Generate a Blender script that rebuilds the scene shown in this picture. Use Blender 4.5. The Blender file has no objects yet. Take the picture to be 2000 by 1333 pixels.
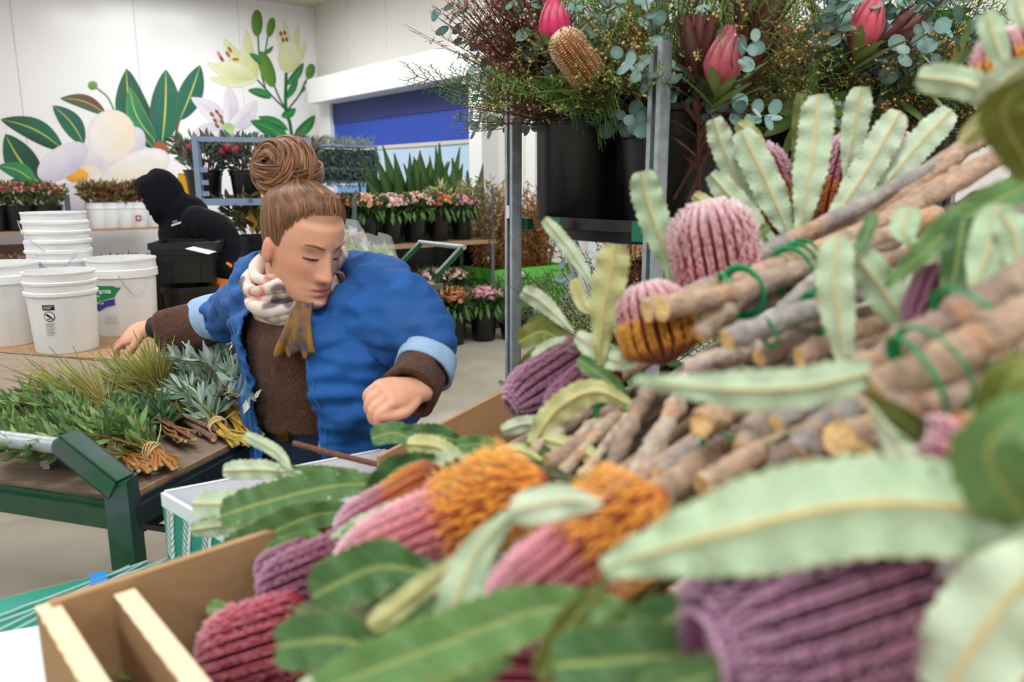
import bpy, bmesh, math, random
import numpy as np
from math import sin, cos, pi, radians, sqrt
from mathutils import Vector, Matrix, Quaternion, noise as mnoise

SC = bpy.context.scene
COL = SC.collection
random.seed(7)
V = Vector

# ------------------------------------------------------------------ camera
CAM_H, CAM_PITCH, FPX = 1.40, radians(11.7), 1500.0
cam = bpy.data.cameras.new('camera')
cam.sensor_width = 36.0
cam.lens = FPX / 2000 * 36
cam.clip_start = 0.02
cam.dof.use_dof = True
cam.dof.focus_distance = 2.35
cam.dof.aperture_fstop = 3.4
cam_ob = bpy.data.objects.new('camera', cam)
cam_ob.location = (0, 0, CAM_H)
cam_ob.rotation_euler = (pi / 2 - CAM_PITCH, 0, 0)
COL.objects.link(cam_ob)
SC.camera = cam_ob
CP, SP = cos(CAM_PITCH), sin(CAM_PITCH)
EYE = V((0, 0, CAM_H))

def ray(px, py):
    a, b = px - 1000.0, 666.5 - py
    return V((a, FPX * CP + b * SP, -FPX * SP + b * CP))
def at(px, py, y):                       # point at forward distance y
    d = ray(px, py); return EYE + d * (y / d.y)
def atz(px, py, z):                      # point at height z
    d = ray(px, py); return EYE + d * ((z - CAM_H) / d.z)

# ------------------------------------------------------------------ room frame: corner, along shutter wall (E1), along mural wall (E2)
YC = 13.8
CORNER = V((-388.0 / 1601 * YC, YC, 0))
E1 = V((0.627, -0.779, 0)).normalized()
E2 = V((-E1.y * -1, -E1.x, 0)).normalized()
E2 = V((-0.779, -0.627, 0)).normalized()
ZC = 4.27
def R(a, b, z=0): return CORNER + E1 * a + E2 * b + V((0, 0, z))
def plane_hit(px, py, n, off):
    d = ray(px, py); t = (off - n.dot(EYE - CORNER)) / n.dot(d); return EYE + d * t
def on_mural(px, py, off=0.0): return plane_hit(px, py, E1, off)
def on_shutter(px, py, off=0.0): return plane_hit(px, py, E2, off)
YAW1 = math.atan2(E1.y, E1.x)            # local x along E1

# ------------------------------------------------------------------ light and exposure
w = bpy.data.worlds.new('world'); SC.world = w
w.use_nodes = True
w.node_tree.nodes['Background'].inputs[0].default_value = (0.75, 0.85, 1, 1)
w.node_tree.nodes['Background'].inputs[1].default_value = 0.25
SC.view_settings.view_transform = 'Standard'
SC.view_settings.look = 'None'
SC.view_settings.gamma = 1.0
SC.view_settings.use_curve_mapping = False
SC.view_settings.exposure = -0.06
SC.cycles.max_bounces = 5; SC.cycles.diffuse_bounces = 3; SC.cycles.glossy_bounces = 2; SC.cycles.transmission_bounces = 3; SC.cycles.transparent_max_bounces = 5
SC.cycles.adaptive_threshold = 0.06
LAMP_SPOTS = [(a, b) for a in (1.6, 5.4, 9.2, 13.0, 16.6) for b in (2.2, 6.2, 10.0)]
LAMP_W = 78.0
_p = on_mural(190, 40); _d = _p - EYE; _d = _d - E1 * (2 * _d.dot(E1)); _h = _p + _d * ((ZC - .115 - _p.z) / _d.z) - CORNER    # the luminaire mirrored in the glossy wall
LAMP_SPOTS[1] = (_h.dot(E1), _h.dot(E2))
def area(loc, sx, sy, watt, col=(1, 0.995, 0.985)):
    l = bpy.data.lights.new('lamp', 'AREA'); l.shape = 'RECTANGLE'; l.size = sx; l.size_y = sy
    l.energy = watt; l.color = col
    o = bpy.data.objects.new('lamp', l); o.location = loc; o.rotation_euler = (0, 0, YAW1); COL.objects.link(o); return o
for i_, (a, b) in enumerate(LAMP_SPOTS):
    area(R(a, b, ZC - 0.115), 0.5, 1.5, LAMP_W * (1.15 if i_ == 1 else .55 if a < 3.2 else 1.0))

# ------------------------------------------------------------------ colour and material helpers
def lin(c):
    c /= 255.0
    return c / 12.92 if c <= 0.04045 else ((c + 0.055) / 1.055) ** 2.4
def c8(r, g, b): return (lin(r), lin(g), lin(b), 1.0)
def mixc(a, b, t): return tuple(a[i] + (b[i] - a[i]) * t for i in range(3)) + (1.0,)
def jit(c, amt, rnd=random):
    k = 1 + rnd.uniform(-amt, amt)
    return (min(1, c[0] * k * (1 + rnd.uniform(-amt, amt) * .3)), min(1, c[1] * k), min(1, c[2] * k * (1 + rnd.uniform(-amt, amt) * .3)), 1)

MATS = {}
def nd(nt, t, **kw):
    n = nt.nodes.new(t)
    for k, v in kw.items(): setattr(n, k, v)
    return n
def mat(name, col=None, rough=0.5, metal=0.0, nscale=0, namt=0.0, bump=0.0, bscale=None, col2=None, stretch=None,
        trans=0.0, sheen=0.0, spec=0.5, coat=0.0, detail=4, alpha=1.0, sss=0.0, glass=0.0, vcol=False):
    """principled material; colour from a constant or the mesh's own colour attribute, with object-space noise"""
    m = bpy.data.materials.new(name); m.use_nodes = True
    nt = m.node_tree; p = nt.nodes['Principled BSDF']; L = nt.links.new
    p.inputs['Roughness'].default_value = rough; p.inputs['Metallic'].default_value = metal
    p.inputs['Specular IOR Level'].default_value = spec
    if coat: p.inputs['Coat Weight'].default_value = coat; p.inputs['Coat Roughness'].default_value = .15
    if sheen: p.inputs['Sheen Weight'].default_value = sheen
    if sss:
        p.inputs['Subsurface Weight'].default_value = sss; p.inputs['Subsurface Radius'].default_value = (.012, .005, .003)
    if glass: p.inputs['Transmission Weight'].default_value = glass
    if alpha < 1: p.inputs['Alpha'].default_value = alpha
    if vcol:
        at_ = nd(nt, 'ShaderNodeAttribute'); at_.attribute_name = 'Col'; src = at_.outputs['Color']
    else:
        rgb = nd(nt, 'ShaderNodeRGB'); rgb.outputs[0].default_value = col; src = rgb.outputs[0]
    if namt or bump or col2:
        tc = nd(nt, 'ShaderNodeTexCoord'); mp = nd(nt, 'ShaderNodeMapping')
        if stretch: mp.inputs['Scale'].default_value = stretch
        L(tc.outputs['Object'], mp.inputs['Vector'])
        nz = nd(nt, 'ShaderNodeTexNoise'); nz.inputs['Scale'].default_value = nscale or 10; nz.inputs['Detail'].default_value = detail
        L(mp.outputs[0], nz.inputs['Vector'])
        if col2:
            rp = nd(nt, 'ShaderNodeMapRange'); rp.inputs[1].default_value = .38; rp.inputs[2].default_value = .62
            L(nz.outputs[0], rp.inputs[0])
            mx = nd(nt, 'ShaderNodeMix', data_type='RGBA'); L(rp.outputs[0], mx.inputs[0]); L(src, mx.inputs[6])
            mx.inputs[7].default_value = col2; src = mx.outputs[2]
        if namt:
            rp = nd(nt, 'ShaderNodeMapRange'); rp.inputs[1].default_value = .25; rp.inputs[2].default_value = .75
            rp.inputs[3].default_value = 1 - namt; rp.inputs[4].default_value = 1 + namt
            L(nz.outputs[0], rp.inputs[0])
            mx = nd(nt, 'ShaderNodeVectorMath', operation='SCALE'); L(src, mx.inputs[0]); L(rp.outputs[0], mx.inputs['Scale']); src = mx.outputs[0]
        if bump:
            if bscale:
                n2 = nd(nt, 'ShaderNodeTexNoise'); n2.inputs['Scale'].default_value = bscale; n2.inputs['Detail'].default_value = 3
                L(mp.outputs[0], n2.inputs['Vector']); hs = n2.outputs[0]
            else: hs = nz.outputs[0]
            bp = nd(nt, 'ShaderNodeBump'); bp.inputs['Strength'].default_value = bump; bp.inputs['Distance'].default_value = .01
            L(hs, bp.inputs['Height']); L(bp.outputs[0], p.inputs['Normal'])
    L(src, p.inputs['Base Color'])
    if trans:
        tr = nd(nt, 'ShaderNodeBsdfTranslucent'); L(src, tr.inputs[0])
        ms = nd(nt, 'ShaderNodeMixShader'); ms.inputs[0].default_value = trans
        out = nt.nodes['Material Output']; L(p.outputs[0], ms.inputs[1]); L(tr.outputs[0], ms.inputs[2]); L(ms.outputs[0], out.inputs[0])
    MATS[name] = m
    return m

M_LEAF = mat('leaf', vcol=True, rough=.5, trans=.18, nscale=40, namt=.10, spec=.4)
M_LEAFG = mat('glossy_leaf', vcol=True, rough=.32, trans=.12, nscale=30, namt=.14, spec=.5)
M_BANKL = mat('banksia_leaf', vcol=True, rough=.42, trans=.15, nscale=55, namt=.10, bump=.25, bscale=260, spec=.45)
M_PETAL = mat('petal', vcol=True, rough=.6, trans=.2, nscale=60, namt=.08)
M_FLORET = mat('floret', vcol=True, rough=.75, trans=.08, sheen=.3)
M_BARK = mat('bark', vcol=True, rough=.85, nscale=70, namt=.35, bump=.55, bscale=160)
M_TWIG = mat('twig', vcol=True, rough=.7, nscale=90, namt=.2)
M_PAINT = mat('mural_paint', vcol=True, rough=.5, nscale=6, namt=.05)
M_HAIR = mat('hair', vcol=True, rough=.42, nscale=200, namt=.15)
M_SKIN = mat('skin', vcol=True, rough=.5, nscale=30, namt=.04, bump=.06, bscale=320)
M_FLAT = mat('printed', vcol=True, rough=.5)
M_WHITE = mat('white_wall_panel', c8(242, 242, 243), rough=.22, nscale=.6, namt=.02, spec=.4)
M_WALL2 = mat('cool_wall_panel', c8(226, 224, 220), rough=.55, nscale=.6, namt=.03)
M_WALLSH = mat('shaded_wall_panel', c8(158, 150, 143), rough=.6, nscale=.6, namt=.04)  # taupe copy of the wall colour, shade of the right end painted in
M_CEIL = mat('ceiling_panel', c8(205, 200, 188), rough=.8, nscale=1, namt=.02)
M_TRIMW = mat('white_trim', c8(236, 238, 240), rough=.4)
M_FLOOR = mat('concrete', c8(180, 174, 160), rough=.62, nscale=1.3, namt=.16, bump=.15, bscale=45, detail=9, col2=c8(150, 142, 126))
M_BLUE = mat('blue_door_fabric', c8(30, 70, 176), rough=.5, nscale=3, namt=.05)
M_BLUESH = mat('shaded_blue_fabric', c8(22, 44, 120), rough=.5, nscale=3, namt=.05)
M_WINDOW = mat('frosted_vinyl', c8(196, 218, 238), rough=.35, nscale=2.2, namt=.08, col2=c8(176, 206, 234))
M_WINDOWB = mat('tinted_vinyl', c8(110, 160, 214), rough=.35, nscale=2, namt=.08)
M_GALV = mat('galvanised_steel', c8(168, 178, 184), rough=.4, metal=.4, nscale=35, namt=.22, bump=.05)
M_GREYST = mat('grey_steel', c8(104, 112, 118), rough=.45, metal=.5, nscale=30, namt=.15)
M_BLUEGREY = mat('blue_grey_paint', c8(128, 150, 180), rough=.45, nscale=12, namt=.06)
M_DARKST = mat('dark_steel', c8(52, 62, 70), rough=.45, metal=.4, nscale=20, namt=.2)
M_GREENP = mat('worn_green_paint', c8(14, 74, 48), rough=.42, nscale=26, namt=.15, bump=.08, col2=c8(10, 62, 40))
M_GREENW = mat('chipped_green_paint', c8(18, 84, 56), rough=.4, nscale=14, col2=c8(70, 84, 90), detail=8)
M_PLY = mat('weathered_plywood', c8(150, 128, 112), rough=.75, nscale=5, namt=.2, bump=.1, stretch=(1, 9, 4), col2=c8(120, 102, 90))
M_PLYE = mat('plywood_edge', c8(168, 134, 100), rough=.8, nscale=40, namt=.2)
M_BLACKP = mat('black_plastic', c8(16, 18, 21), rough=.36, nscale=8, namt=.2)
M_BLACKR = mat('black_rubber', c8(22, 22, 24), rough=.7, nscale=30, namt=.15)
M_WPLAST = mat('white_plastic', c8(236, 238, 240), rough=.35, nscale=4, namt=.025)
M_YELLOW = mat('yellow_card', c8(250, 190, 40), rough=.55, nscale=10, namt=.05)
M_KRAFT = mat('kraft_board', c8(172, 136, 98), rough=.8, nscale=9, namt=.07, bump=.06, bscale=70)
M_KRAFTE = mat('corrugated_edge', c8(234, 214, 180), rough=.85, nscale=90, namt=.05, bump=.12)
M_CARDW = mat('white_board', c8(228, 232, 240), rough=.6, nscale=8, namt=.03)
M_TEAL = mat('teal_print', c8(24, 142, 122), rough=.5, nscale=6, namt=.06)
M_STRAP = mat('clear_strap', c8(190, 222, 222), rough=.3, alpha=.75)
M_TIE = mat('green_tie', c8(20, 158, 98), rough=.35, trans=.2)
M_TWINE = mat('raffia', c8(214, 190, 140), rough=.8)
M_LIME = mat('lime_plastic', c8(84, 190, 62), rough=.5, nscale=5, namt=.25, col2=c8(48, 150, 44))
M_LIMER = mat('lime_plastic_rim', c8(98, 196, 70), rough=.45, nscale=5, namt=.06)
M_CELLO = mat('cellophane', c8(235, 240, 240), rough=.08, alpha=.22)
M_GOLD = mat('gold', c8(214, 170, 90), rough=.25, metal=1)

# ------------------------------------------------------------------ mesh helpers
class MB:
    def __init__(self): self.v = []; self.f = []; self.c = []
    def add(self, vs, fs, col=(1, 1, 1, 1)):
        o = len(self.v); self.v.extend(vs)
        if isinstance(col, list): self.c.extend(col)
        else: self.c.extend([col] * len(vs))
        self.f.extend([tuple(i + o for i in f) for f in fs])
        return o
    def box(self, c, s, col=(1, 1, 1, 1), ax=None):
        """box with centre c, size s; ax = (X, Y, Z) unit axes"""
        X, Y, Z = ax if ax else (V((1, 0, 0)), V((0, 1, 0)), V((0, 0, 1)))
        c = V(c); X = X * (s[0] / 2); Y = Y * (s[1] / 2); Z = Z * (s[2] / 2)
        vs = [c + X * i + Y * j + Z * k for k in (-1, 1) for j in (-1, 1) for i in (-1, 1)]
        self.add(vs, [(0, 2, 3, 1), (4, 5, 7, 6), (0, 1, 5, 4), (2, 6, 7, 3), (0, 4, 6, 2), (1, 3, 7, 5)], col)
    def bar(self, p, q, wd, ht, col=(1, 1, 1, 1), up=V((0, 0, 1))):
        p, q = V(p), V(q); Y = (q - p).normalized()
        X = Y.cross(up)
        if X.length < 1e-4: X = Y.cross(V((1, 0, 0)))
        X.normalize(); Z = X.cross(Y)
        self.box((p + q) / 2, (wd, (q - p).length, ht), col, (X, Y, Z))
    def tube(self, pts, rad, seg=6, col=(1, 1, 1, 1), cap=True, capcol=None, flat=1.0, rn=None):
        pts = [V(p) for p in pts]; n = len(pts)
        if not isinstance(rad, (list, tuple)): rad = [rad] * n
        T = [(pts[min(i + 1, n - 1)] - pts[max(i - 1, 0)]).normalized() for i in range(n)]
        a = V((0, 0, 1)) if abs(T[0].z) < .9 else V((1, 0, 0))
        N = (a - T[0] * a.dot(T[0])).normalized()
        vs, cs = [], []
        for i in range(n):
            N = (N - T[i] * N.dot(T[i])).normalized(); B = T[i].cross(N)
            cc = col[i] if isinstance(col, list) else col
            for k in range(seg):
                t = 2 * pi * k / seg; r = rad[i] * ((1 + rn(i, k)) if rn else 1)
                vs.append(pts[i] + N * (cos(t) * r) + B * (sin(t) * r * flat)); cs.append(cc)
        fs = [(i * seg + k, i * seg + (k + 1) % seg, (i + 1) * seg + (k + 1) % seg, (i + 1) * seg + k) for i in range(n - 1) for k in range(seg)]
        self.add(vs, fs, cs)
        if cap:
            for e in (0, n - 1):
                ring = vs[e * seg:(e + 1) * seg]
                cc = capcol or (col[e] if isinstance(col, list) else col)
                self.add(list(ring), [tuple(range(seg)) if e else tuple(reversed(range(seg)))], cc)
    def lathe(self, prof, seg=24, c=(0, 0, 0), col=(1, 1, 1, 1), axis=None, sq=1.0):
        c = V(c); q = V((0, 0, 1)).rotation_difference(V(axis)) if axis is not None else Quaternion()
        vs, cs = [], []
        for i, (r, z) in enumerate(prof):
            for k in range(seg):
                t = 2 * pi * k / seg
                vs.append(c + q @ V((r * cos(t), r * sin(t) * sq, z))); cs.append(col[i] if isinstance(col, list) else col)
        fs = [(i * seg + k, i * seg + (k + 1) % seg, (i + 1) * seg + (k + 1) % seg, (i + 1) * seg + k) for i in range(len(prof) - 1) for k in range(seg)]
        self.add(vs, fs, cs)
    def ball(self, c, r, col, seg=8, rings=5, sc=(1, 1, 1), q=None):
        c = V(c); vs = []; q = q or Quaternion()
        for i in range(rings + 1):
            p = pi * i / rings
            for k in range(seg):
                t = 2 * pi * k / seg
                vs.append(c + q @ V((r * sc[0] * sin(p) * cos(t), r * sc[1] * sin(p) * sin(t), -r * sc[2] * cos(p))))
        self.add(vs, [(i * seg + k, i * seg + (k + 1) % seg, (i + 1) * seg + (k + 1) % seg, (i + 1) * seg + k) for i in range(rings) for k in range(seg)], col)
    def blade(self, p, d, n, ln, wd, col, col2=None, seg=3, bend=0.0, prof=None):
        """thin pointed leaf from p along d with face normal n"""
        d = V(d).normalized(); n = (V(n) - d * V(n).dot(d))
        n = n.normalized() if n.length > 1e-5 else d.orthogonal().normalized()
        s = d.cross(n); col2 = col2 or col
        vs, cs = [], []
        for i in range(seg + 1):
            t = i / seg
            ww = wd * (prof(t) if prof else max(.04, sin(pi * min(1, .12 + t * .86)) ** .8)) / 2
            ctr = V(p) + d * (ln * t) + n * (bend * ln * t * t)
            vs += [ctr - s * ww, ctr + n * (-.12 * wd), ctr + s * ww]; c = mixc(col, col2, t); cs += [c, mixc(c, (.9, .95, .6, 1), .08), c]
        fs = []
        for i in range(seg):
            a = i * 3
            fs += [(a, a + 1, a + 4, a + 3), (a + 1, a + 2, a + 5, a + 4)]
        self.add(vs, fs, cs)
    def mesh(self, name, smooth=True, auto=None):
        me = bpy.data.meshes.new(name)
        me.from_pydata([tuple(v) for v in self.v], [], self.f)
        ca = me.color_attributes.new('Col', 'FLOAT_COLOR', 'POINT')
        ca.data.foreach_set('color', np.array(self.c, dtype=np.float32).ravel())
        if smooth: me.polygons.foreach_set('use_smooth', [True] * len(me.polygons))
        me.update()
        if smooth and auto is not None:
            me.set_sharp_from_angle(angle=radians(auto))
        return me
    def build(self, name, m, parent=None, smooth=False, auto=None, loc=None):
        return obj(name, self.mesh(name, smooth, auto), m, parent, loc)

def obj(name, me, m=None, parent=None, loc=None, rot=None, scale=None):
    if m is not None and len(me.materials) == 0: me.materials.append(m)
    o = bpy.data.objects.new(name, me); COL.objects.link(o)
    if loc is not None: o.location = loc
    if rot is not None: o.rotation_mode = 'QUATERNION'; o.rotation_quaternion = rot
    if scale is not None: o.scale = (scale,) * 3 if isinstance(scale, (int, float)) else scale
    if parent is not None: o.parent = parent          # parents are Empties/meshes whose world matrix is applied via local coordinates
    return o
def tag(o, label, cat, group=None, kind=None):
    o['label'] = label; o['category'] = cat
    if group: o['group'] = group
    if kind: o['kind'] = kind
    return o
def thing(name, label, cat, loc=(0, 0, 0), rz=0.0, group=None):
    o = bpy.data.objects.new(name, None); o.location = loc; o.rotation_euler = (0, 0, rz); COL.objects.link(o)
    o.empty_display_size = .05
    return tag(o, label, cat, group)
def world_thing(name, label, cat, base, group=None):
    """thing whose parts are given in world coordinates; returns (empty, to_local)"""
    return thing(name, label, cat, base, 0, group)
class LB(MB):
    """mesh builder in world coordinates that is shifted to its parent's origin when built"""
    def build(self, name, m, parent=None, smooth=False, auto=None, loc=None):
        if parent is not None:
            o = V((0, 0, 0)); q = parent
            while q is not None: o = o + V(q.location); q = q.parent
            self.v = [V(v) - o for v in self.v]
        return super().build(name, m, parent, smooth, auto, loc)
def struct(o, kind='structure'): o['kind'] = kind; return o
def dup(root, loc=None, rz=None, label=None, group=None):
    r = root.copy(); COL.objects.link(r)
    if loc is not None: r.location = loc
    if rz is not None: r.rotation_euler = (0, 0, rz)
    if label: r['label'] = label
    if group: r['group'] = group
    for ch in list(root.children):
        c = ch.copy(); COL.objects.link(c); c.parent = r
        for g in list(ch.children):
            d = g.copy(); COL.objects.link(d); d.parent = c
    return r
def spline(pts, n):
    pts = [V(p) for p in pts]
    if len(pts) == 2: return [pts[0].lerp(pts[1], i / (n - 1)) for i in range(n)]
    P = [pts[0] * 2 - pts[1]] + pts + [pts[-1] * 2 - pts[-2]]
    out = []
    m = len(pts) - 1
    for i in range(n):
        t = i / (n - 1) * m; k = min(int(t), m - 1); u = t - k
        a, b, c, d = P[k], P[k + 1], P[k + 2], P[k + 3]
        out.append(.5 * ((2 * b) + (c - a) * u + (2 * a - 5 * b + 4 * c - d) * u * u + (3 * b - a - 3 * c + d) * u ** 3))
    return out
def interp(xs, ys, x):
    return float(np.interp(x, xs, ys))
def rvec(rnd=random):
    while True:
        v = V((rnd.uniform(-1, 1), rnd.uniform(-1, 1), rnd.uniform(-1, 1)))
        if .05 < v.length < 1: return v.normalized()
# ================================================================== THE ROOM
RA, RB = 19.0, 12.5
def wall_box(name, a0, b0, a1, b1, z0, z1, th, m):
    p, q = R(a0, b0), R(a1, b1)
    mb = MB(); d = (q - p).normalized()
    mb.box((p + q) / 2 + V((0, 0, (z0 + z1) / 2)), ((q - p).length, th, z1 - z0), ax=(d, V((-d.y, d.x, 0)), V((0, 0, 1))))
    return struct(mb.build(name, m))
mb = MB(); mb.box(R(RA / 2, RB / 2, -.05), (RA + .4, RB + .4, .1), ax=(E1, E2, V((0, 0, 1)))); struct(mb.build('floor', M_FLOOR))
mb = MB(); mb.box(R(RA / 2, RB / 2, ZC + .05), (RA + .4, RB + .4, .1), ax=(E1, E2, V((0, 0, 1)))); struct(mb.build('ceiling', M_CEIL))
# mural wall out of coated panels with open joints
wl = bpy.data.objects.new('wall_left', None); COL.objects.link(wl); struct(wl)
b = -.04; k = 0
while b < RB:
    wd = 1.55 if k else 1.33
    mb = MB(); mb.box(R(-.06, b + wd / 2, ZC / 2), (.12, wd - .005, ZC), ax=(E1, E2, V((0, 0, 1)))); mb.build('wall_panel', M_WHITE, wl)
    b += wd; k += 1
mb = MB(); mb.box(R(-.10, RB / 2, ZC / 2), (.1, RB, ZC), ax=(E1, E2, V((0, 0, 1)))); mb.build('wall_backing', M_WALL2, wl)
wb = bpy.data.objects.new('wall_back', None); COL.objects.link(wb); struct(wb)
a = 0.0; k = 0
while a < RA:
    wd = 1.2
    mb = MB(); mb.box(R(a + wd / 2, -.06, ZC / 2), (wd - .006, .12, ZC), ax=(E1, E2, V((0, 0, 1)))); mb.build('wall_panel', M_WALL2 if a < 10.0 else M_WALLSH, wb)
    a += wd; k += 1
wall_box('wall_front', 0, RB + .06, RA, RB + .06, 0, ZC, .12, M_WALL2)
wall_box('wall_right', RA + .06, 0, RA + .06, RB, 0, ZC, .12, M_WALL2)
# ceiling luminaires that carry the room's light
house = None
for i, (a, b) in enumerate(LAMP_SPOTS):
    if house is None:
        house = thing('ceiling_light', 'white ceiling light panel in the ceiling grid', 'ceiling light', R(a, b, ZC), YAW1, 'ceiling light panels')
        mb = MB(); mb.box((0, 0, -.05), (.6, 1.6, .1)); mb.build('housing', M_TRIMW, house)
        mb = MB()
        for x in (-.28, .28): mb.box((x, 0, -.108), (.04, 1.6, .016))
        mb.build('frame', M_TRIMW, house)
    else: dup(house, R(a, b, ZC))

# ---- roll door in the back wall: header box, side columns, fabric curtain with a vinyl window strip
def quad_on(px, name, m, off, th, parent):
    pts = [on_shutter(x, y, off) for x, y in px]
    mb = LB(); q = [p - E2 * th for p in pts]
    mb.add(pts + q, [(0, 1, 2, 3), (7, 6, 5, 4), (0, 4, 5, 1), (1, 5, 6, 2), (2, 6, 7, 3), (3, 7, 4, 0)])
    return mb.build(name, m, parent)
door = bpy.data.objects.new('door_1', None); COL.objects.link(door); struct(door); door['label'] = 'blue fabric roll door with white header box and window strip'
hA = on_shutter(600, 165, .42); hB = on_shutter(952, 58, .42); hC = on_shutter(600, 203, .42)
def aof(p): return (p - CORNER).dot(E1)
a0, a1, zt, zb = aof(hA), aof(hB), hA.z, hC.z
zt2 = hB.z
zt = (zt + zt2) / 2
mb = LB(); mb.box(R((a0 + a1) / 2, .21, (zt + zb) / 2), (a1 - a0, .42, zt - zb), ax=(E1, E2, V((0, 0, 1)))); mb.build('header_box', M_TRIMW, door)
dl, dr = aof(on_shutter(652, 250, .06)), aof(on_shutter(940, 200, .06))
cl0 = aof(on_shutter(622, 250, .10))
mb = LB(); mb.box(R((cl0 + dl) / 2, .06, zb / 2), (dl - cl0, .12, zb), ax=(E1, E2, V((0, 0, 1)))); mb.build('door_column', M_TRIMW, door)
mb = LB(); mb.box(R(dr + .14, .13, zb / 2 - .03), (.26, .26, zb - .06), ax=(E1, E2, V((0, 0, 1)))); mb.build('door_column', M_TRIMW, door)
mb = LB(); mb.box(R(dr + .14, .15, zb - .04), (.36, .36, .08), ax=(E1, E2, V((0, 0, 1)))); mb.build('column_cap', M_TRIMW, door)
zs = on_shutter(735, 286, .05).z
mb = LB(); mb.box(R((dl + dr) / 2, .04, (zs + zb) / 2), (dr - dl, .02, zb - zs), ax=(E1, E2, V((0, 0, 1)))); mb.build('door_curtain', M_BLUE, door)
mb = LB(); mb.box(R((dl + dr) / 2, .05, zb - .07), (dr - dl, .03, .5), ax=(E1, E2, V((0, 0, 1)))); mb.build('curtain_shade', M_BLUESH, door)  # shade at the curtain top, painted in as a darker blue strip
mb = LB(); mb.box(R((dl + dr) / 2, .046, zs - .02), (dr - dl, .03, .05), ax=(E1, E2, V((0, 0, 1)))); mb.build('curtain_batten', M_CEIL, door)
zw = on_shutter(760, 360, .05).z
mb = LB(); mb.box(R((dl + dr) / 2, .036, (zs + zw) / 2 - .02), (dr - dl, .012, zs - zw), ax=(E1, E2, V((0, 0, 1)))); mb.build('window_strip', M_WINDOW, door)
mb = LB(); mb.box(R((dl + dr) / 2, .036, zw / 2 - .02), (dr - dl, .012, zw), ax=(E1, E2, V((0, 0, 1)))); mb.build('window_strip', M_WINDOWB, door)
mb = LB()
for (x, y, c) in ((958, 160, c8(214, 80, 60)), (963, 170, c8(30, 130, 90))):
    p = on_shutter(x, y, .27); mb.box(p, (.026, .012, .12), c, ax=(E1, E2, V((0, 0, 1))))
mb.build('column_sticker', M_FLAT, door)
# conduits and pale posts on the wall right of the door
for i, (px, wd, dep) in enumerate(((992, .05, .06), (1040, .16, .10), (1122, .12, .2), (1170, .22, .12))):
    p = on_shutter(px, 300, dep)
    mb = MB(); mb.box(V((p.x, p.y, ZC / 2)), (wd, .06, ZC), ax=(E1, E2, V((0, 0, 1))))
    t = struct(mb.build('trim_%d' % (i + 1), M_TRIMW if i != 2 else M_GALV))

# ---- the mural: flat painted shapes on the white wall
mural = thing('wall_mural', 'painted mural of white magnolia and lilies with green leaves on white wall', 'mural', on_mural(250, 300, .002))
LAYER = [0]
def mural_strip(rows, cols, name):
    """rows: list of rows of pixel points"""
    LAYER[0] += 1; off = .001 + .00012 * LAYER[0]
    mb = LB(); nc = len(rows[0]); vs = []; cs = []
    for r, cr in zip(rows, cols):
        for p, c in zip(r, cr): vs.append(on_mural(p[0], p[1], off)); cs.append(c)
    fs = [(i * nc + j, i * nc + j + 1, (i + 1) * nc + j + 1, (i + 1) * nc + j) for i in range(len(rows) - 1) for j in range(nc - 1)]
    mb.add(vs, fs, cs); return mb.build(name, M_PAINT, mural, smooth=True)
def m_leaf(base, tip, wd, cA, cB, bend=0.0, rib=c8(200, 205, 80), edge=None, name='painted_leaf', pw=.75, n=14, skew=.5):
    b, t = V(base).to_3d(), V(tip).to_3d(); d = t - b; L = d.length; d.normalize(); s = V((-d.y, d.x, 0))
    rows, cols = [], []
    xs = (-1, -.93, -.5, -.08, -.03, .03, .08, .5, .93, 1) if rib else (-1, -.93, -.6, -.3, -.1, .1, .3, .6, .93, 1)
    for i in range(n + 1):
        u = i / n
        ww = wd / 2 * max(0.01, sin(pi * u ** (.9 if skew == .5 else skew)) ** pw)
        c = b + d * (L * u) + s * (bend * L * sin(pi * u))
        rows.append([(c.x + s.x * ww * x, c.y + s.y * ww * x) for x in xs])
        cc = []
        for j, x in enumerate(xs):
            col = mixc(cA, cB, min(1, max(0, .5 + .5 * x + .25 * sin(u * 4 + x * 2))))
            if j in (4, 5) and rib: col = rib
            if j in (0, 9) and edge: col = edge
            cc.append(col)
        cols.append(cc)
    mural_strip(rows, cols, name)
def m_blob(c, rx, ry, rot, cA, cB, name='painted_petal', pt=0.0, n=24, grad=(0, 1)):
    LAYER[0] += 1; off = .001 + .00012 * LAYER[0]
    mb = LB(); vs = [on_mural(c[0], c[1], off)]; cs = [mixc(cA, cB, .45)]; r = radians(rot)
    for ring in (.5, .9, 1.0):
        for k in range(n):
            t = 2 * pi * k / n; x = cos(t) * rx * (1 + pt * cos(t)); y = sin(t) * ry * (1 - pt * .3 * cos(t))
            x *= ring; y *= ring
            gx, gy = grad; g = min(1, max(0, .5 + .5 * (cos(t) * gx + sin(t) * gy) * ring))
            cc = mixc(cA, cB, g)
            if ring == 1.0: cc = mixc(cc, c8(205, 200, 214), .5) if cA[0] > .6 else mixc(cc, (0.02, .05, .03, 1), .3)
            vs.append(on_mural(c[0] + x * cos(r) - y * sin(r), c[1] + x * sin(r) + y * cos(r), off)); cs.append(cc)
    fs = [(0, 1 + k, 1 + (k + 1) % n) for k in range(n)]
    for q in (0, 1):
        fs += [(1 + q * n + k, 1 + (q + 1) * n + k, 1 + (q + 1) * n + (k + 1) % n, 1 + q * n + (k + 1) % n) for k in range(n)]
    mb.add(vs, fs, cs); mb.build(name, M_PAINT, mural, smooth=True)
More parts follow.
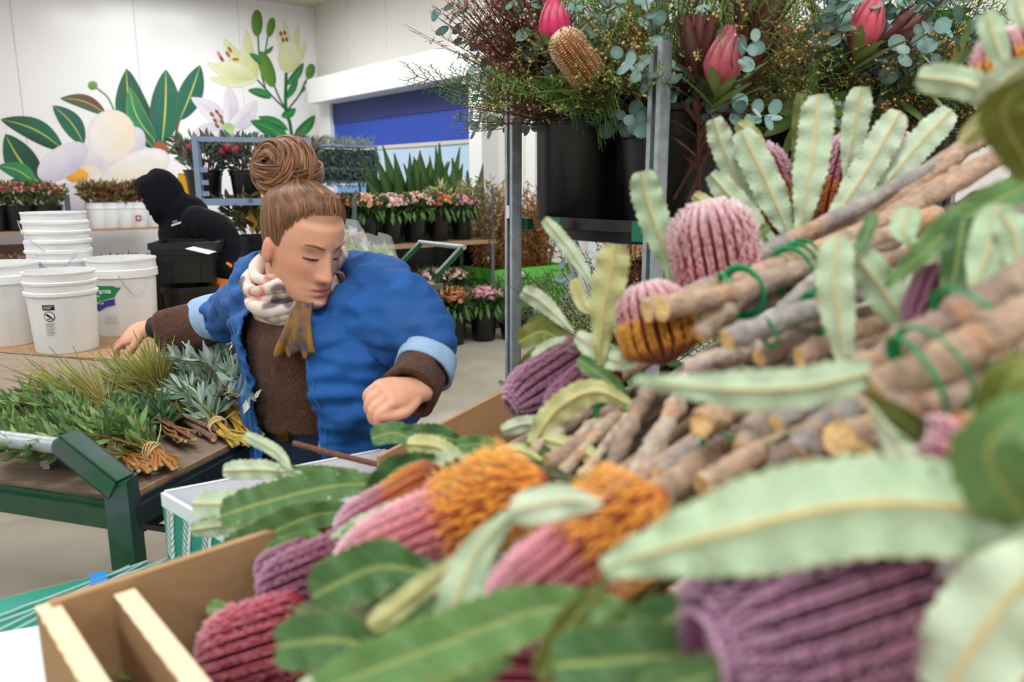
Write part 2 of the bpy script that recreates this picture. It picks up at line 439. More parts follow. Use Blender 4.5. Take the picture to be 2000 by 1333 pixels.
def m_line(pts, wd, col, name='painted_stem'):
    P = spline([V((x, y, 0)) for x, y in pts], 12); rows = []
    for i in range(12):
        d = (P[min(11, i + 1)] - P[max(0, i - 1)]).normalized(); s = V((-d.y, d.x, 0)) * wd / 2
        rows.append([(P[i].x - s.x, P[i].y - s.y), (P[i].x + s.x, P[i].y + s.y)])
    mural_strip(rows, [[col, col]] * 12, name)
GD, GM, GL, GT = c8(14, 62, 48), c8(22, 106, 74), c8(56, 150, 92), c8(24, 92, 84)
RB_ = c8(116, 66, 50); WH, LIL, CRM, PCH = c8(236, 234, 236), c8(204, 196, 220), c8(238, 228, 212), c8(240, 218, 188)
m_leaf((124, 293), (1, 233), 44, GD, GM, .08, edge=RB_)
m_leaf((80, 360), (10, 262), 62, GM, GD, -.05, edge=RB_)
m_leaf((80, 385), (20, 352), 34, RB_, c8(60, 52, 42), .05, rib=None)
m_leaf((74, 366), (-6, 324), 34, GM, GL, .12)
m_leaf((164, 282), (103, 206), 40, GM, GT, .07, edge=RB_)
m_leaf((208, 224), (117, 192), 28, GM, RB_, .10, edge=RB_)
m_line([(224, 218), (210, 190), (186, 170)], 3.5, c8(96, 140, 70)); m_blob((181, 167), 9.5, 9, 0, c8(120, 170, 80), c8(80, 130, 60), 'painted_bud')
m_leaf((306, 282), (247, 134), 66, GM, GD, -.12, edge=c8(60, 120, 60))
m_leaf((316, 284), (324, 136), 60, GT, GM, .02, edge=RB_)
m_leaf((304, 276), (253, 169), 36, GL, GM, -.10, edge=c8(190, 200, 80))
m_line([(342, 270), (350, 235), (362, 215)], 5, RB_); m_leaf((350, 236), (391, 127), 48, GM, GT, .02, edge=RB_)
m_blob((310, 300), 20, 23, 10, c8(168, 92, 44), c8(130, 66, 36), 'painted_seed_pod'); m_blob((364, 294), 14, 18, -10, c8(176, 100, 48), c8(140, 70, 40), 'painted_seed_pod')
m_leaf((345, 300), (372, 275), 16, GM, GL, 0); m_leaf((330, 300), (350, 284), 12, GM, GL, 0)
m_leaf((300, 290), (262, 255), 22, GD, GM, .05)
m_blob((250, 290), 30, 46, 30, WH, LIL, grad=(1, 0)); m_blob((185, 312), 32, 34, -20, WH, LIL, grad=(-.5, 1))
m_blob((222, 330), 22, 50, 42, CRM, LIL, grad=(.5, .5)); m_blob((218, 266), 48, 52, 0, WH, PCH, grad=(.9, -.2))
m_leaf((196, 358), (228, 330), 14, GD, GM, 0)
m_blob((170, 348), 30, 26, -30, PCH, WH); m_blob((150, 343), 24, 15, 5, c8(246, 190, 70), c8(226, 150, 40), 'painted_stamens')
m_blob((122, 316), 56, 30, -33, WH, LIL, grad=(.2, 1)); m_blob((262, 338), 76, 38, -28, PCH, WH, grad=(.6, -.8))
m_blob((150, 384), 96, 28, -10, LIL, WH, grad=(.4, -.6)); m_blob((85, 388), 34, 20, -45, WH, LIL)
m_blob((118, 378), 10, 7, 20, c8(200, 140, 70), c8(170, 110, 50), 'painted_bud')
# lilies
for tip, wd in (((373, 190), 34), ((444, 164), 30), ((502, 196), 36), ((372, 266), 30), ((490, 276), 34), ((430, 290), 26)):
    m_leaf((444, 256), tip, wd, WH, c8(210, 202, 222), .08, rib=c8(200, 192, 204), edge=c8(190, 182, 204), name='painted_petal')
m_blob((446, 252), 12, 12, 0, c8(150, 190, 120), c8(190, 214, 160), 'painted_throat')
for x, y in ((414, 224), (424, 219), (431, 228), (420, 236), (434, 238), (424, 246)):
    m_line([(443, 252), (x, y)], 1.6, c8(160, 196, 120)); m_blob((x, y), 6, 3, 50, c8(120, 64, 40), c8(150, 84, 50), 'painted_anther')
LC, LG = c8(234, 236, 212), c8(204, 214, 136)
for tip, wd in (((404, 122), 26), ((408, 152), 22), ((436, 74), 30), ((482, 58), 26), ((470, 108), 22)):
    m_leaf((502, 156), tip, wd, LC, LG, -.06, rib=c8(222, 226, 170), edge=c8(214, 216, 180), name='painted_petal')
m_blob((462, 138), 38, 14, 20, LC, LG, grad=(.5, .7))
for x, y, c in ((428, 106, c8(226, 140, 150)), (433, 115, c8(150, 80, 50)), (445, 106, c8(170, 96, 50)), (449, 97, c8(170, 96, 50)), (460, 116, c8(190, 110, 60))):
    m_blob((x, y), 7, 3.2, 55 if x < 455 else 5, c, c, 'painted_anther')
for tip, wd in (((541, 48), 18), ((556, 42), 18), ((582, 48), 18), ((599, 80), 20), ((590, 104), 18)):
    m_leaf((558, 142), tip, wd, LC, LG, .04, rib=c8(222, 226, 170), edge=c8(214, 216, 180), name='painted_petal')
m_blob((562, 108), 18, 32, 12, LC, LG, grad=(-.2, .9))
for x, y in ((549, 66), (556, 64), (553, 78), (560, 77)): m_blob((x, y), 5, 3, 70, c8(180, 90, 70), c8(150, 80, 50), 'painted_anther')
SG = c8(30, 96, 50)
m_line([(570, 268), (566, 240), (558, 212), (559, 142)], 6, SG); m_line([(558, 214), (530, 186), (503, 156)], 3, SG); m_line([(557, 212), (546, 192), (536, 168)], 3, SG)
m_line([(562, 214), (585, 185), (596, 160), (606, 150)], 3, SG); m_line([(518, 172), (508, 130), (504, 70)], 3, SG); m_line([(514, 120), (520, 90), (524, 66)], 2.5, SG)
for c, rx, ry, r in (((502, 45), 11, 26, 0), ((529, 53), 8, 19, 12), ((521, 135), 14, 37, -20), ((606, 139), 9, 15, 15)):
    m_blob(c, rx, ry, r, c8(104, 150, 52), c8(70, 118, 44), 'painted_bud', grad=(1, 0))
for bs, tp, wd in (((566, 278), (489, 236), 30), ((563, 254), (504, 228), 17), ((574, 268), (615, 225), 22), ((530, 191), (484, 176), 17), ((560, 166), (593, 122), 16),
                   ((558, 194), (581, 146), 13), ((550, 228), (578, 212), 17), ((512, 126), (487, 104), 12), ((515, 106), (534, 90), 8), ((590, 180), (594, 165), 7), ((596, 162), (614, 158), 4)):
    m_leaf(bs, tp, wd, c8(26, 100, 52), c8(44, 136, 66), .06, rib=c8(96, 170, 90))
# ================================================================== PLANT AND POT GENERATORS
def pot_mesh(name, r, h, taper=.82, lip=.012, seg=28, wall=.004, ridge=True):
    mb = MB(); rb = r * taper
    pr = [(0, 0), (rb * .96, 0), (rb, .006), (rb + (r - rb) * .8, h * .80)]
    if ridge: pr += [(r - .001 + lip * .3, h * .81), (r + lip * .3, h * .93)]
    pr += [(r + lip, h * .95), (r + lip, h), (r - wall, h), (rb - wall, h * .12), (0, h * .12)]
    mb.lathe(pr, seg); return mb.mesh(name, True, 35)
def foliage(mb, n, spread, h, cols, ln, wd, rnd, base_r=.02, lean=.9, low=.0, bend=.1, seg=2, tilt=.6):
    """leaves along rising stems inside an upturned cone"""
    for i in range(n):
        t = rnd.random() ** .7; a = rnd.uniform(0, 2 * pi); rr = sqrt(rnd.random())
        z = h * (low + (1 - low) * t); r = base_r + (spread - base_r) * rr * (.25 + .75 * t ** .8)
        p = V((r * cos(a), r * sin(a), z - .12 * h * rr * rr))
        d = (V((cos(a), sin(a), 0)) * lean * rr + V((0, 0, tilt)) + rvec(rnd) * .55).normalized()
        c = jit(rnd.choice(cols), .22, rnd)
        mb.blade(p, d, rvec(rnd) + V((0, 0, .8)), ln * rnd.uniform(.7, 1.25), wd * rnd.uniform(.8, 1.2), c, None, seg, rnd.uniform(-.1, bend + .1))
def stems(mb, n, spread, h, col, r, rnd, base_r=.03, sink=0.0, wob=.02):
    for i in range(n):
        a = rnd.uniform(0, 2 * pi); rr = sqrt(rnd.random())
        p0 = V((base_r * rr * cos(a), base_r * rr * sin(a), -sink)); p1 = V((spread * rr * cos(a), spread * rr * sin(a), h * rnd.uniform(.75, 1)))
        mb.tube([p0, p0.lerp(p1, .5) + rvec(rnd) * wob, p1], [r, r * .8, r * .5], 4, jit(col, .2, rnd), cap=False)
def bloom(mb, p, n, r, col, rnd, kind='pom'):
    n = V(n).normalized(); q = V((0, 0, 1)).rotation_difference(n)
    if kind == 'pom':
        for ring, (rr, zz, k) in enumerate(((1, .1, 8), (.62, .38, 6))):
            vs = [p + q @ V((0, 0, zz * r * 1.3))]; cs = [mixc(col, (.5, .2, .1, 1), .15)]
            for j in range(k * 2):
                t = pi * j / k + ring; x = rr * r * (1 if j % 2 else .72)
                vs.append(p + q @ V((x * cos(t), x * sin(t), zz * r * .5 - (0.18 * r if ring == 0 else 0)))); cs.append(mixc(col, (.95, .9, .85, 1), .25 if j % 2 else 0))
            mb.add(vs, [(0, 1 + j, 1 + (j + 1) % (2 * k)) for j in range(2 * k)], cs)
    else:
        mb.ball(p, r, col, 6, 4, (1, 1, 1.2), q)
def mum_meshes(seed, spread, h, cols):
    rnd = random.Random(seed); f = MB()
    stems(f, 12, spread * .8, h * .9, c8(64, 92, 40), .004, rnd, .05, .10)
    foliage(f, 150, spread, h * .92, [c8(44, 84, 30), c8(66, 110, 40), c8(34, 66, 28)], .085, .028, rnd, .05, 1.0)
    for i in range(34):                                           # leaves that hang over the pot rim
        a = rnd.uniform(0, 2 * pi); r = spread * rnd.uniform(.7, 1.0)
        f.blade(V((r * cos(a), r * sin(a), h * rnd.uniform(.25, .5))), V((cos(a) * .6, sin(a) * .6, -.8)), V((cos(a), sin(a), .4)), .09, .03, jit(c8(56, 104, 36), .25, rnd), None, 2, -.1)
    g = MB()
    for i in range(125):
        a = rnd.uniform(0, 2 * pi); rr = sqrt(rnd.random())
        p = V((spread * rr * cos(a), spread * rr * sin(a), h * (1.02 - .26 * rr * rr) + rnd.uniform(-.025, .02)))
        c = jit(rnd.choice(cols), .12, rnd)
        bloom(g, p, V((cos(a) * rr * .8, sin(a) * rr * .8, .8)) + rvec(rnd) * .35, rnd.uniform(.019, .027), c, rnd)
    return f.mesh('foliage', False), g.mesh('flower_heads', False)
PINKM = [c8(244, 190, 186), c8(250, 220, 204), c8(232, 166, 170), c8(250, 232, 206)]
ORNG = [c8(226, 110, 40), c8(196, 78, 34), c8(240, 150, 70), c8(150, 56, 34)]
PEACH = [c8(242, 176, 136), c8(236, 150, 110), c8(246, 200, 170)]
MAUVE = [c8(226, 150, 176), c8(240, 190, 200), c8(206, 120, 150)]
CREAM = [c8(250, 232, 190), c8(246, 210, 180), c8(240, 190, 190)]
MUMS = {'pink': (mum_meshes(1, .17, .22, PINKM), mum_meshes(2, .17, .23, PINKM)), 'orange': (mum_meshes(3, .15, .22, ORNG),), 'peach': (mum_meshes(4, .15, .21, PEACH),),
        'mauve': (mum_meshes(5, .17, .21, MAUVE),), 'cream': (mum_meshes(6, .16, .21, CREAM),)}
POT_S = pot_mesh('pot', .105, .23, .80)
def flower_pot(loc, label, sc=1.0):
    o = obj('flower_pot', POT_S, M_BLACKP, None, loc, None, sc); tag(o, label, 'pot', 'black pots of chrysanthemums'); return o
def mums(loc, kind, label, rz, i=0, sc=1.0):
    t = thing('chrysanthemum_bouquet', label, 'flowers', loc, rz, 'chrysanthemum bouquets'); f, g = MUMS[kind][i % len(MUMS[kind])]
    t.scale = (sc, sc, sc)
    obj('foliage', f, M_LEAF, t); o = obj('flower_heads', g, M_PETAL, t); o['kind'] = 'stuff'; return t

# ================================================================== CHRYSANTHEMUM SHELF UNIT (runs along E2)
U2 = -E2                                     # left-near to right-far
def bars(name, segs, m, parent, wd=.03, ht=.03):
    for p, q in segs:
        mb = LB(); mb.bar(p, q, wd, ht); mb.build(name, m, parent)
P0 = atz(760, 482, .88); P0 = at(700, 482, 6.2); ZS = P0.z
def K(t, n, z): return V((P0.x, P0.y, 0)) + U2 * t + E1 * n + V((0, 0, z))    # t along, n towards the viewer
un = thing('plant_shelf_unit', 'grey metal shelf unit with wooden shelf holding pots of chrysanthemums', 'shelf', K(.6, -.2, 0))
for t, n, zt in ((-.22, -.40, 1.26), (-.02, 0, 1.28), (1.36, 0, 1.36), (1.36, -.5, 1.36), (-.02, -.5, 1.2)):
    mb = LB(); mb.bar(K(t, n, 0), K(t, n, zt), .045, .03); mb.build('post', M_GREYST, un)
mb = LB(); mb.box(K(.67, -.25, ZS - .015), (1.42, .52, .022), ax=(U2, E1, V((0, 0, 1)))); mb.build('shelf', M_PLY, un)
mb = LB(); mb.bar(K(-.04, .012, ZS - .02), K(1.38, .012, ZS - .02), .012, .035); mb.build('shelf_edge', M_PLYE, un)
mb = LB(); mb.bar(K(-.22, -.4, ZS + .2), K(-.02, 0, ZS + .2), .03, .03); mb.build('end_rail', M_GREYST, un)
mb = LB(); mb.box(K(.67, -.25, .20), (1.42, .52, .022), ax=(U2, E1, V((0, 0, 1)))); mb.build('shelf', M_PLY, un)
top_row = [(-.08, -.22, 'peach', 'rust orange chrysanthemums at the post end of the upper shelf'), (.16, -.16, 'peach', 'peach chrysanthemums between the post and the pale pink ones'),
           (.40, -.17, 'pink', 'pale pink chrysanthemums under the dark sword leaves'), (.64, -.17, 'pink', 'cream and pink chrysanthemums in the middle of the upper shelf'),
           (.89, -.17, 'orange', 'burnt orange chrysanthemums on the upper shelf'), (1.14, -.17, 'mauve', 'mauve pink chrysanthemums beside the far shelf post')]
for i, (t, n, k, lb) in enumerate(top_row):
    p = K(t, n, ZS - .004)
    if i: flower_pot(p, 'black pot holding ' + ' '.join(lb.split()[:4]) + (' upper shelf' if i > 3 else ' on upper shelf'), .98)
    else: flower_pot(p, 'black pot behind the left shelf post', .98)
    mums(p + V((0, 0, .18)), 'orange' if i == 0 else k, lb, i * 1.3, i)
for i, (t, n, k) in enumerate(((.28, -.40, 'pink'), (.52, -.42, 'cream'), (.78, -.41, 'peach'))):
    p = K(t, n, ZS - .004); flower_pot(p, ('black pot in second row behind %s chrysanthemums' % k))
    mums(p + V((0, 0, .18)), k, '%s chrysanthemums in the second row of the upper shelf' % {'pink': 'blush pink', 'cream': 'cream', 'peach': 'apricot'}[k], i * 2.1, i)
# lower shelf and floor rows
low = [(.50, -.20, .21, 'cream', 'cream chrysanthemums on the lower shelf behind the small green cart'), (.80, -.18, .21, 'pink', 'pink chrysanthemums on the lower shelf near the lime bin'),
       (1.04, -.20, .21, 'cream', 'pale yellow chrysanthemums on the lower shelf end')]
for i, (t, n, z, k, lb) in enumerate(low):
    p = K(t, n, z); flower_pot(p, 'black pot on lower shelf, ' + ('first', 'second', 'third')[i] + ' from the green cart'); mums(p + V((0, 0, .18)), k, lb, i, i, 1.05)
for i, (px, py, k, lb) in enumerate(((786, 650, 'cream', 'cream chrysanthemums half hidden behind the blue jacket'), (838, 660, 'pink', 'dusty pink chrysanthemums on the floor behind the green cart leg'),
                                     (884, 672, 'orange', 'orange chrysanthemums in a pot on the floor'), (945, 664, 'mauve', 'mauve chrysanthemums in the floor pot nearest the lime bin'))):
    p = atz(px, py, 0); flower_pot(p, 'black floor pot holding ' + lb.split(' in ')[0].split(' on ')[0].split(' half')[0], 1.2)
    mums(p + V((0, 0, .23)), k, lb, i + .5, i, 1.15)

# fan of sword leaves, pale shrub and dusty foliage behind the chrysanthemums
def sword_clump(loc, label, n, spread, ln, seed):
    rnd = random.Random(seed); t = thing('sword_leaf_bouquet', label, 'foliage', loc, 0, 'sword leaf bouquets')
    for i in range(n):
        u = -1 + 2 * i / (n - 1) + rnd.uniform(-.12, .12)
        mb = MB(); d = V((0, 0, 1)) + U2 * (u * spread) + E1 * rnd.uniform(-.12, .12)
        mb.blade(U2 * (u * .10), d, E1 + rvec(rnd) * .15, ln * rnd.uniform(.78, 1.05), .15 * rnd.uniform(.8, 1.2), jit(c8(26, 66, 24), .3, rnd), jit(c8(40, 92, 34), .3, rnd), 6, rnd.uniform(-.04, .04),
                 lambda s: min(1, .35 + s * 2.2) * min(1, (1 - s) * 2.1 + .02))
        mb.build('sword_leaf', M_LEAFG, t, True)
    return t
for (px, py, n, sp, ln, lb, sd) in ((800, 440, 16, .62, .80, 'fan of dark green sword leaves rising behind pink chrysanthemums', 3),
                                    (856, 430, 13, .30, .80, 'upright dark green sword leaves in front of the vinyl window', 4),
                                    (905, 430, 4, .22, .68, 'few dark sword leaves at the white door column', 5), (745, 440, 5, -.55, .50, 'sword leaves leaning toward the dark foliage shelves', 6)):
    p = at(px, py, 7.35); sword_clump(V((p.x, p.y, .92)), lb, n, abs(sp), ln, sd) if sp > 0 else sword_clump(V((p.x, p.y, .92)), lb, n, .45, ln, sd)
mb = MB()
mb.box(K(.85, -.95, .47), (1.7, .45, .94), ax=(U2, E1, V((0, 0, 1)))); o = mb.build('black_plant_crate', M_BLACKP); tag(o, 'dark crate that holds the sword leaves behind the shelf unit', 'crate')
def bush(name, loc, label, cat, cols, n, spread, h, ln, wd, seed, fl=None, nf=0, fr=.02, stemcol=c8(90, 70, 40), group=None, base_r=.05, low=.1, flat=1.0, tilt=.6):
    rnd = random.Random(seed); t = thing(name, label, cat, loc, 0, group)
    s = MB(); stems(s, 14, spread * .8, h * .9, stemcol, .004, rnd, base_r, .08); s.build('stem', M_TWIG, t)['kind'] = 'stuff'
    f = MB(); foliage(f, n, spread, h, cols, ln, wd, rnd, base_r, .9, low, tilt=tilt); f.build('foliage', M_LEAF, t)['kind'] = 'stuff'
    if nf:
        g = MB()
        for i in range(nf):
            a = rnd.uniform(0, 2 * pi); rr = sqrt(rnd.random())
            bloom(g, V((spread * .95 * rr * cos(a), spread * .95 * rr * sin(a), h * (1.0 - .25 * rr * rr) + rnd.uniform(-.03, .03))), V((cos(a) * rr, sin(a) * rr, 1)), fr * rnd.uniform(.8, 1.2), jit(rnd.choice(fl), .15, rnd), rnd)
        g.build('flower_heads', M_PETAL, t)['kind'] = 'stuff'
    return t
p = at(880, 420, 7.2); bush('pale_shrub_bouquet', V((p.x, p.y, .95)), 'pale variegated leafy shrub behind the orange chrysanthemums', 'foliage', [c8(176, 182, 120), c8(130, 146, 84), c8(200, 200, 150)], 300, .19, .42, .08, .026, 12)
p = at(945, 430, 7.0); bush('pale_shrub_bouquet', V((p.x, p.y, .9)), 'thin brownish shrub branches beside the white door column', 'foliage', [c8(150, 140, 84), c8(120, 110, 60)], 240, .2, .55, .05, .018, 13)

# foliage shelves with dusty blue trailing leaves
YFS = 9.6
p = at(676, 380, YFS)
fs = thing('foliage_shelf_unit', 'dark mesh shelf unit overflowing with dusty blue-green trailing foliage', 'shelf', V((p.x, p.y, 0)))
zt = at(676, 285, YFS).z
def FS(t, n, z): return V((p.x, p.y, 0)) + U2 * t + E1 * n + V((0, 0, z))
for t in (-.47, .43):
    for n in (0, -.45):
        mb = LB(); mb.bar(FS(t, n, 0), FS(t, n, zt + .02), .03, .03); mb.build('post', M_BLUEGREY, fs)
for i, z in enumerate((zt, at(676, 330, YFS).z, at(676, 356, YFS).z, .9, .4)):
    mb = LB(); mb.box(FS(-.015, -.22, z), (.94, .46, .02), ax=(U2, E1, V((0, 0, 1)))); mb.build('shelf', M_DARKST, fs)
    mb = LB(); mb.bar(FS(-.49, .02, z), FS(.45, .02, z), .012, .03); mb.build('shelf_edge', M_BLUEGREY, fs)
for z_ in (zt - .24, at(676, 376, YFS).z - .14):
    mb = LB(); mb.box(FS(-.015, -.20, z_), (.90, .36, .40 if z_ > zt - .3 else .26), ax=(U2, E1, V((0, 0, 1)))); mb.build('dark_backing', M_DARKST, fs)  # dark box added behind the sparse leaves as a dark backdrop
for i, (z, h, lb) in enumerate(((zt - .48, .46, 'upper'), (at(676, 376, YFS).z - .28, .26, 'lower'))):
    rnd = random.Random(40 + i); f = LB()
    for k in range(1100 if i == 0 else 600):
        t = rnd.uniform(-.46, .44); zz = z + h * rnd.random(); q = FS(t, .03 + rnd.uniform(-.02, .05), zz)
        f.blade(q, V((0, 0, -1)) * rnd.uniform(.1, 1) + rvec(rnd) * .8, E1 + rvec(rnd), .055, .034, jit(rnd.choice([c8(78, 104, 100), c8(104, 128, 120), c8(56, 80, 74)]), .25, rnd), None, 1)
    o = f.build('trailing_foliage', M_LEAF); tag(o, 'dusty blue-green trailing foliage on the %s level of the mesh shelves' % lb, 'foliage', 'trailing foliage on the mesh shelves'); o['kind'] = 'stuff'
f = LB(); rnd = random.Random(44)
for k in range(420):
    q = FS(rnd.uniform(-.47, .44), rnd.uniform(-.42, .05), zt + .01 + .09 * rnd.random() ** 1.5)
    f.blade(q, V((0, 0, .7)) + rvec(rnd), rvec(rnd), .065, .032, jit(rnd.choice([c8(120, 140, 120), c8(90, 120, 104), c8(150, 160, 140)]), .2, rnd), None, 1)
o = f.build('cut_foliage', M_LEAF); tag(o, 'grey-green cut foliage lying on top of the mesh shelves', 'foliage'); o['kind'] = 'stuff'

# ================================================================== LIME BIN WITH DRIED BRACKEN
pb = atz(1010, 640, 0); Yb = 6.15
pl = at(965, 528, 7.3); pr = pl + U2 * .92
ztb = pl.z; c0 = (pl + pr) / 2; xd = (V((pr.x, pr.y, 0)) - V((pl.x, pl.y, 0))); LBN = xd.length; xd.normalize(); yd = V((-xd.y, xd.x, 0))
bn = thing('plastic_bin', 'large lime green plastic bin holding dried brown branches', 'bin', V((c0.x, c0.y, 0)) + yd * .35)
def BN(x, y, z): return V((c0.x, c0.y, 0)) + xd * x + yd * y + V((0, 0, z))
hw = LBN / 2
for (x0, y0, x1, y1) in ((-hw, 0, hw, 0), (-hw, .6, hw, .6), (-hw, 0, -hw, .6), (hw, 0, hw, .6)):
    mb = LB(); a_, b_ = BN(x0, y0, .22), BN(x1, y1, .22); mid = (a_ + b_) / 2; d = (b_ - a_).normalized()
    mb.box(V((mid.x, mid.y, (.18 + ztb) / 2)), ((b_ - a_).length, .03, ztb - .18), ax=(d, V((-d.y, d.x, 0)), V((0, 0, 1)))); mb.build('bin_wall', M_LIME, bn)
    mb = LB(); mb.box(V((mid.x, mid.y, ztb - .05)), ((b_ - a_).length + .05, .06, .10), ax=(d, V((-d.y, d.x, 0)), V((0, 0, 1)))); mb.build('bin_rim', M_LIMER, bn)
mb = LB(); mb.box(BN(0, .3, .2), (2 * hw, .6, .04), ax=(xd, yd, V((0, 0, 1)))); mb.build('bin_floor', M_LIME, bn)
for i in range(9):
    x = -hw + .06 + i * (2 * hw - .12) / 8
    mb = LB(); mb.box(BN(x, -.02, (.2 + ztb - .1) / 2), (.018, .02, ztb - .34), ax=(xd, yd, V((0, 0, 1)))); mb.build('rib', M_LIMER, bn)
for x in (-hw + .1, hw - .1):
    for y in (.08, .52):
        mb = LB(); mb.box(BN(x, y, .09), (.1, .1, .18), ax=(xd, yd, V((0, 0, 1)))); mb.build('foot', M_BLACKP, bn)
mb = LB(); mb.box(BN(-hw * .35, -.035, ztb - .06), (.09, .004, .05), c8(236, 232, 226), ax=(xd, yd, V((0, 0, 1))))
mb.box(BN(hw * .93, -.02, ztb - .34), (.08, .004, .11), c8(226, 230, 232), ax=(xd, yd, V((0, 0, 1)))); mb.build('sticker', M_FLAT, bn)
rnd = random.Random(5); mb = LB()
x = hw * .45
for ch in range(8):
    if ch == 5: x += .03; continue
    pts = [BN(x + .012 * k / 3 * 2, -.034, ztb - .05 + rnd.uniform(-.014, .014)) for k in range(4)]
    mb.tube(pts, .003, 4, c8(20, 50, 24)); x += .026
mb.build('handwriting', M_FLAT, bn)
for j, (x, y, h, lb) in enumerate(((-hw * .55, .3, .75, 'rusty brown dried branches in lime bin, shelf side'), (hw * .1, .3, .95, 'tall rusty brown dried branches in middle of lime bin'), (hw * .7, .3, .85, 'rusty brown dried branches in lime bin, behind steel post'))):
    rnd = random.Random(60 + j); t = thing('dried_branch_bouquet', lb, 'branches', BN(x, y, .24), 0, 'dried branches in the lime bin')
    s = MB(); f = MB()
    for k in range(44):
        a = rnd.uniform(0, 2 * pi); sp = rnd.uniform(.05, .40)
        p0 = V((.05 * cos(a), .05 * sin(a), 0)); p1 = V((sp * cos(a), sp * sin(a) * .7, h * rnd.uniform(.7, 1.05) + .2))
        mid = p0.lerp(p1, .55) + rvec(rnd) * .05; s.tube([p0, mid, p1], [.006, .004, .002], 4, jit(c8(120, 78, 40), .2, rnd), cap=False)
        for m in range(40):
            u = rnd.uniform(.3, 1); b = p0.lerp(mid, u / .55) if u < .55 else mid.lerp(p1, (u - .55) / .45)
            f.blade(b, rvec(rnd) + V((0, 0, .35)), rvec(rnd), .07, .034, jit(rnd.choice([c8(160, 104, 46), c8(122, 78, 36), c8(176, 120, 58)]), .25, rnd), None, 1)
    s.build('twigs', M_TWIG, t)['kind'] = 'stuff'; f.build('dry_leaves', M_LEAF, t)['kind'] = 'stuff'
p = atz(985, 640, 0); 
for i, (px, py, lb) in enumerate(((1000, 662, 'low dark pot at the lime bin foot'), (1050, 658, 'low dark pot under the lime bin corner'))):
    q = atz(px, py, 0); o = obj('flower_pot', POT_S, M_BLACKP, None, q, None, (1.1, 1.1, .7)); tag(o, lb, 'pot')
    bush('green_herb_bouquet', q + V((0, 0, .13)), 'fine green herb foliage before the lime bin, ' + ('shelf side' if i == 0 else 'steel post side'), 'foliage', [c8(64, 96, 62), c8(90, 120, 80)], 260, .2, .45, .06, .012, 30 + i)

# ================================================================== SMALL GREEN CART WITH WRAPPED BOUQUETS
cart2 = thing('small_plant_cart', 'small green metal cart with wooden top and steel push handle', 'cart', atz(858, 748, 0))
YQ = 5.05
fr, fl = at(866, 565, YQ), at(790, 575, YQ - .25); br_, bl = at(830, 548, YQ + .55), at(770, 552, YQ + .3)
zc2 = .69
def S2(x, y, z=zc2): return V((cart2.location.x, cart2.location.y, 0)) + U2 * x + E1 * y + V((0, 0, z))
# local: x from -0.9..0 along U2 (right edge at 0), y from -.5..0 toward the viewer
for (x, y) in ((0, 0), (0, -.55), (-.95, 0), (-.95, -.55)):
    mb = LB(); mb.bar(S2(x, y, .13), S2(x, y, zc2 + .02), .035, .035); mb.build('leg', M_GREENP, cart2)
    mb = LB(); mb.lathe([(0, -.018), (.05, -.018), (.058, -.010), (.058, .010), (.05, .018), (0, .018)], 18, S2(x, y, .058), (1, 1, 1, 1), E1); w_ = mb.build('caster_wheel', M_BLACKR, cart2, True, 40)
    mb = LB(); mb.bar(S2(x, y, .058) + E1 * .026, S2(x, y, .13) + E1 * .026, .03, .006); mb.bar(S2(x, y, .058) - E1 * .026, S2(x, y, .13) - E1 * .026, .03, .006); mb.build('caster_fork', M_GREYST, cart2)
mb = LB(); mb.box(S2(-.475, -.275, zc2 + .01), (1.0, .60, .025), ax=(U2, E1, V((0, 0, 1)))); mb.build('deck', M_PLY, cart2)
for y in (.02, -.57):
    mb = LB(); mb.bar(S2(-.98, y, zc2), S2(.03, y, zc2), .03, .035); mb.build('deck_rail', M_GREYST, cart2)
for y in (0, -.55):
    mb = LB(); mb.bar(S2(0, y, zc2 + .02), S2(0, y, zc2 + .09), .034, .034); mb.bar(S2(0, y, zc2 + .08), S2(.22, y, zc2 + .26), .034, .034); mb.build('handle_arm', M_GREENP, cart2)
mb = LB(); mb.tube([S2(.22, .02, zc2 + .26), S2(.22, -.57, zc2 + .26)], .018, 10); mb.build('handle_bar', M_GALV, cart2, True, 50)
mb = LB(); mb.box(S2(-.475, -.275, .18), (1.0, .60, .025), ax=(U2, E1, V((0, 0, 1)))); mb.build('lower_deck', M_PLY, cart2)
bush('small_potted_shrub', S2(-.12, -.16, .196), 'small grey-green shrub on the low deck of the small green cart', 'plant', [c8(110, 136, 100), c8(84, 110, 76)], 260, .15, .26, .07, .026, 77)
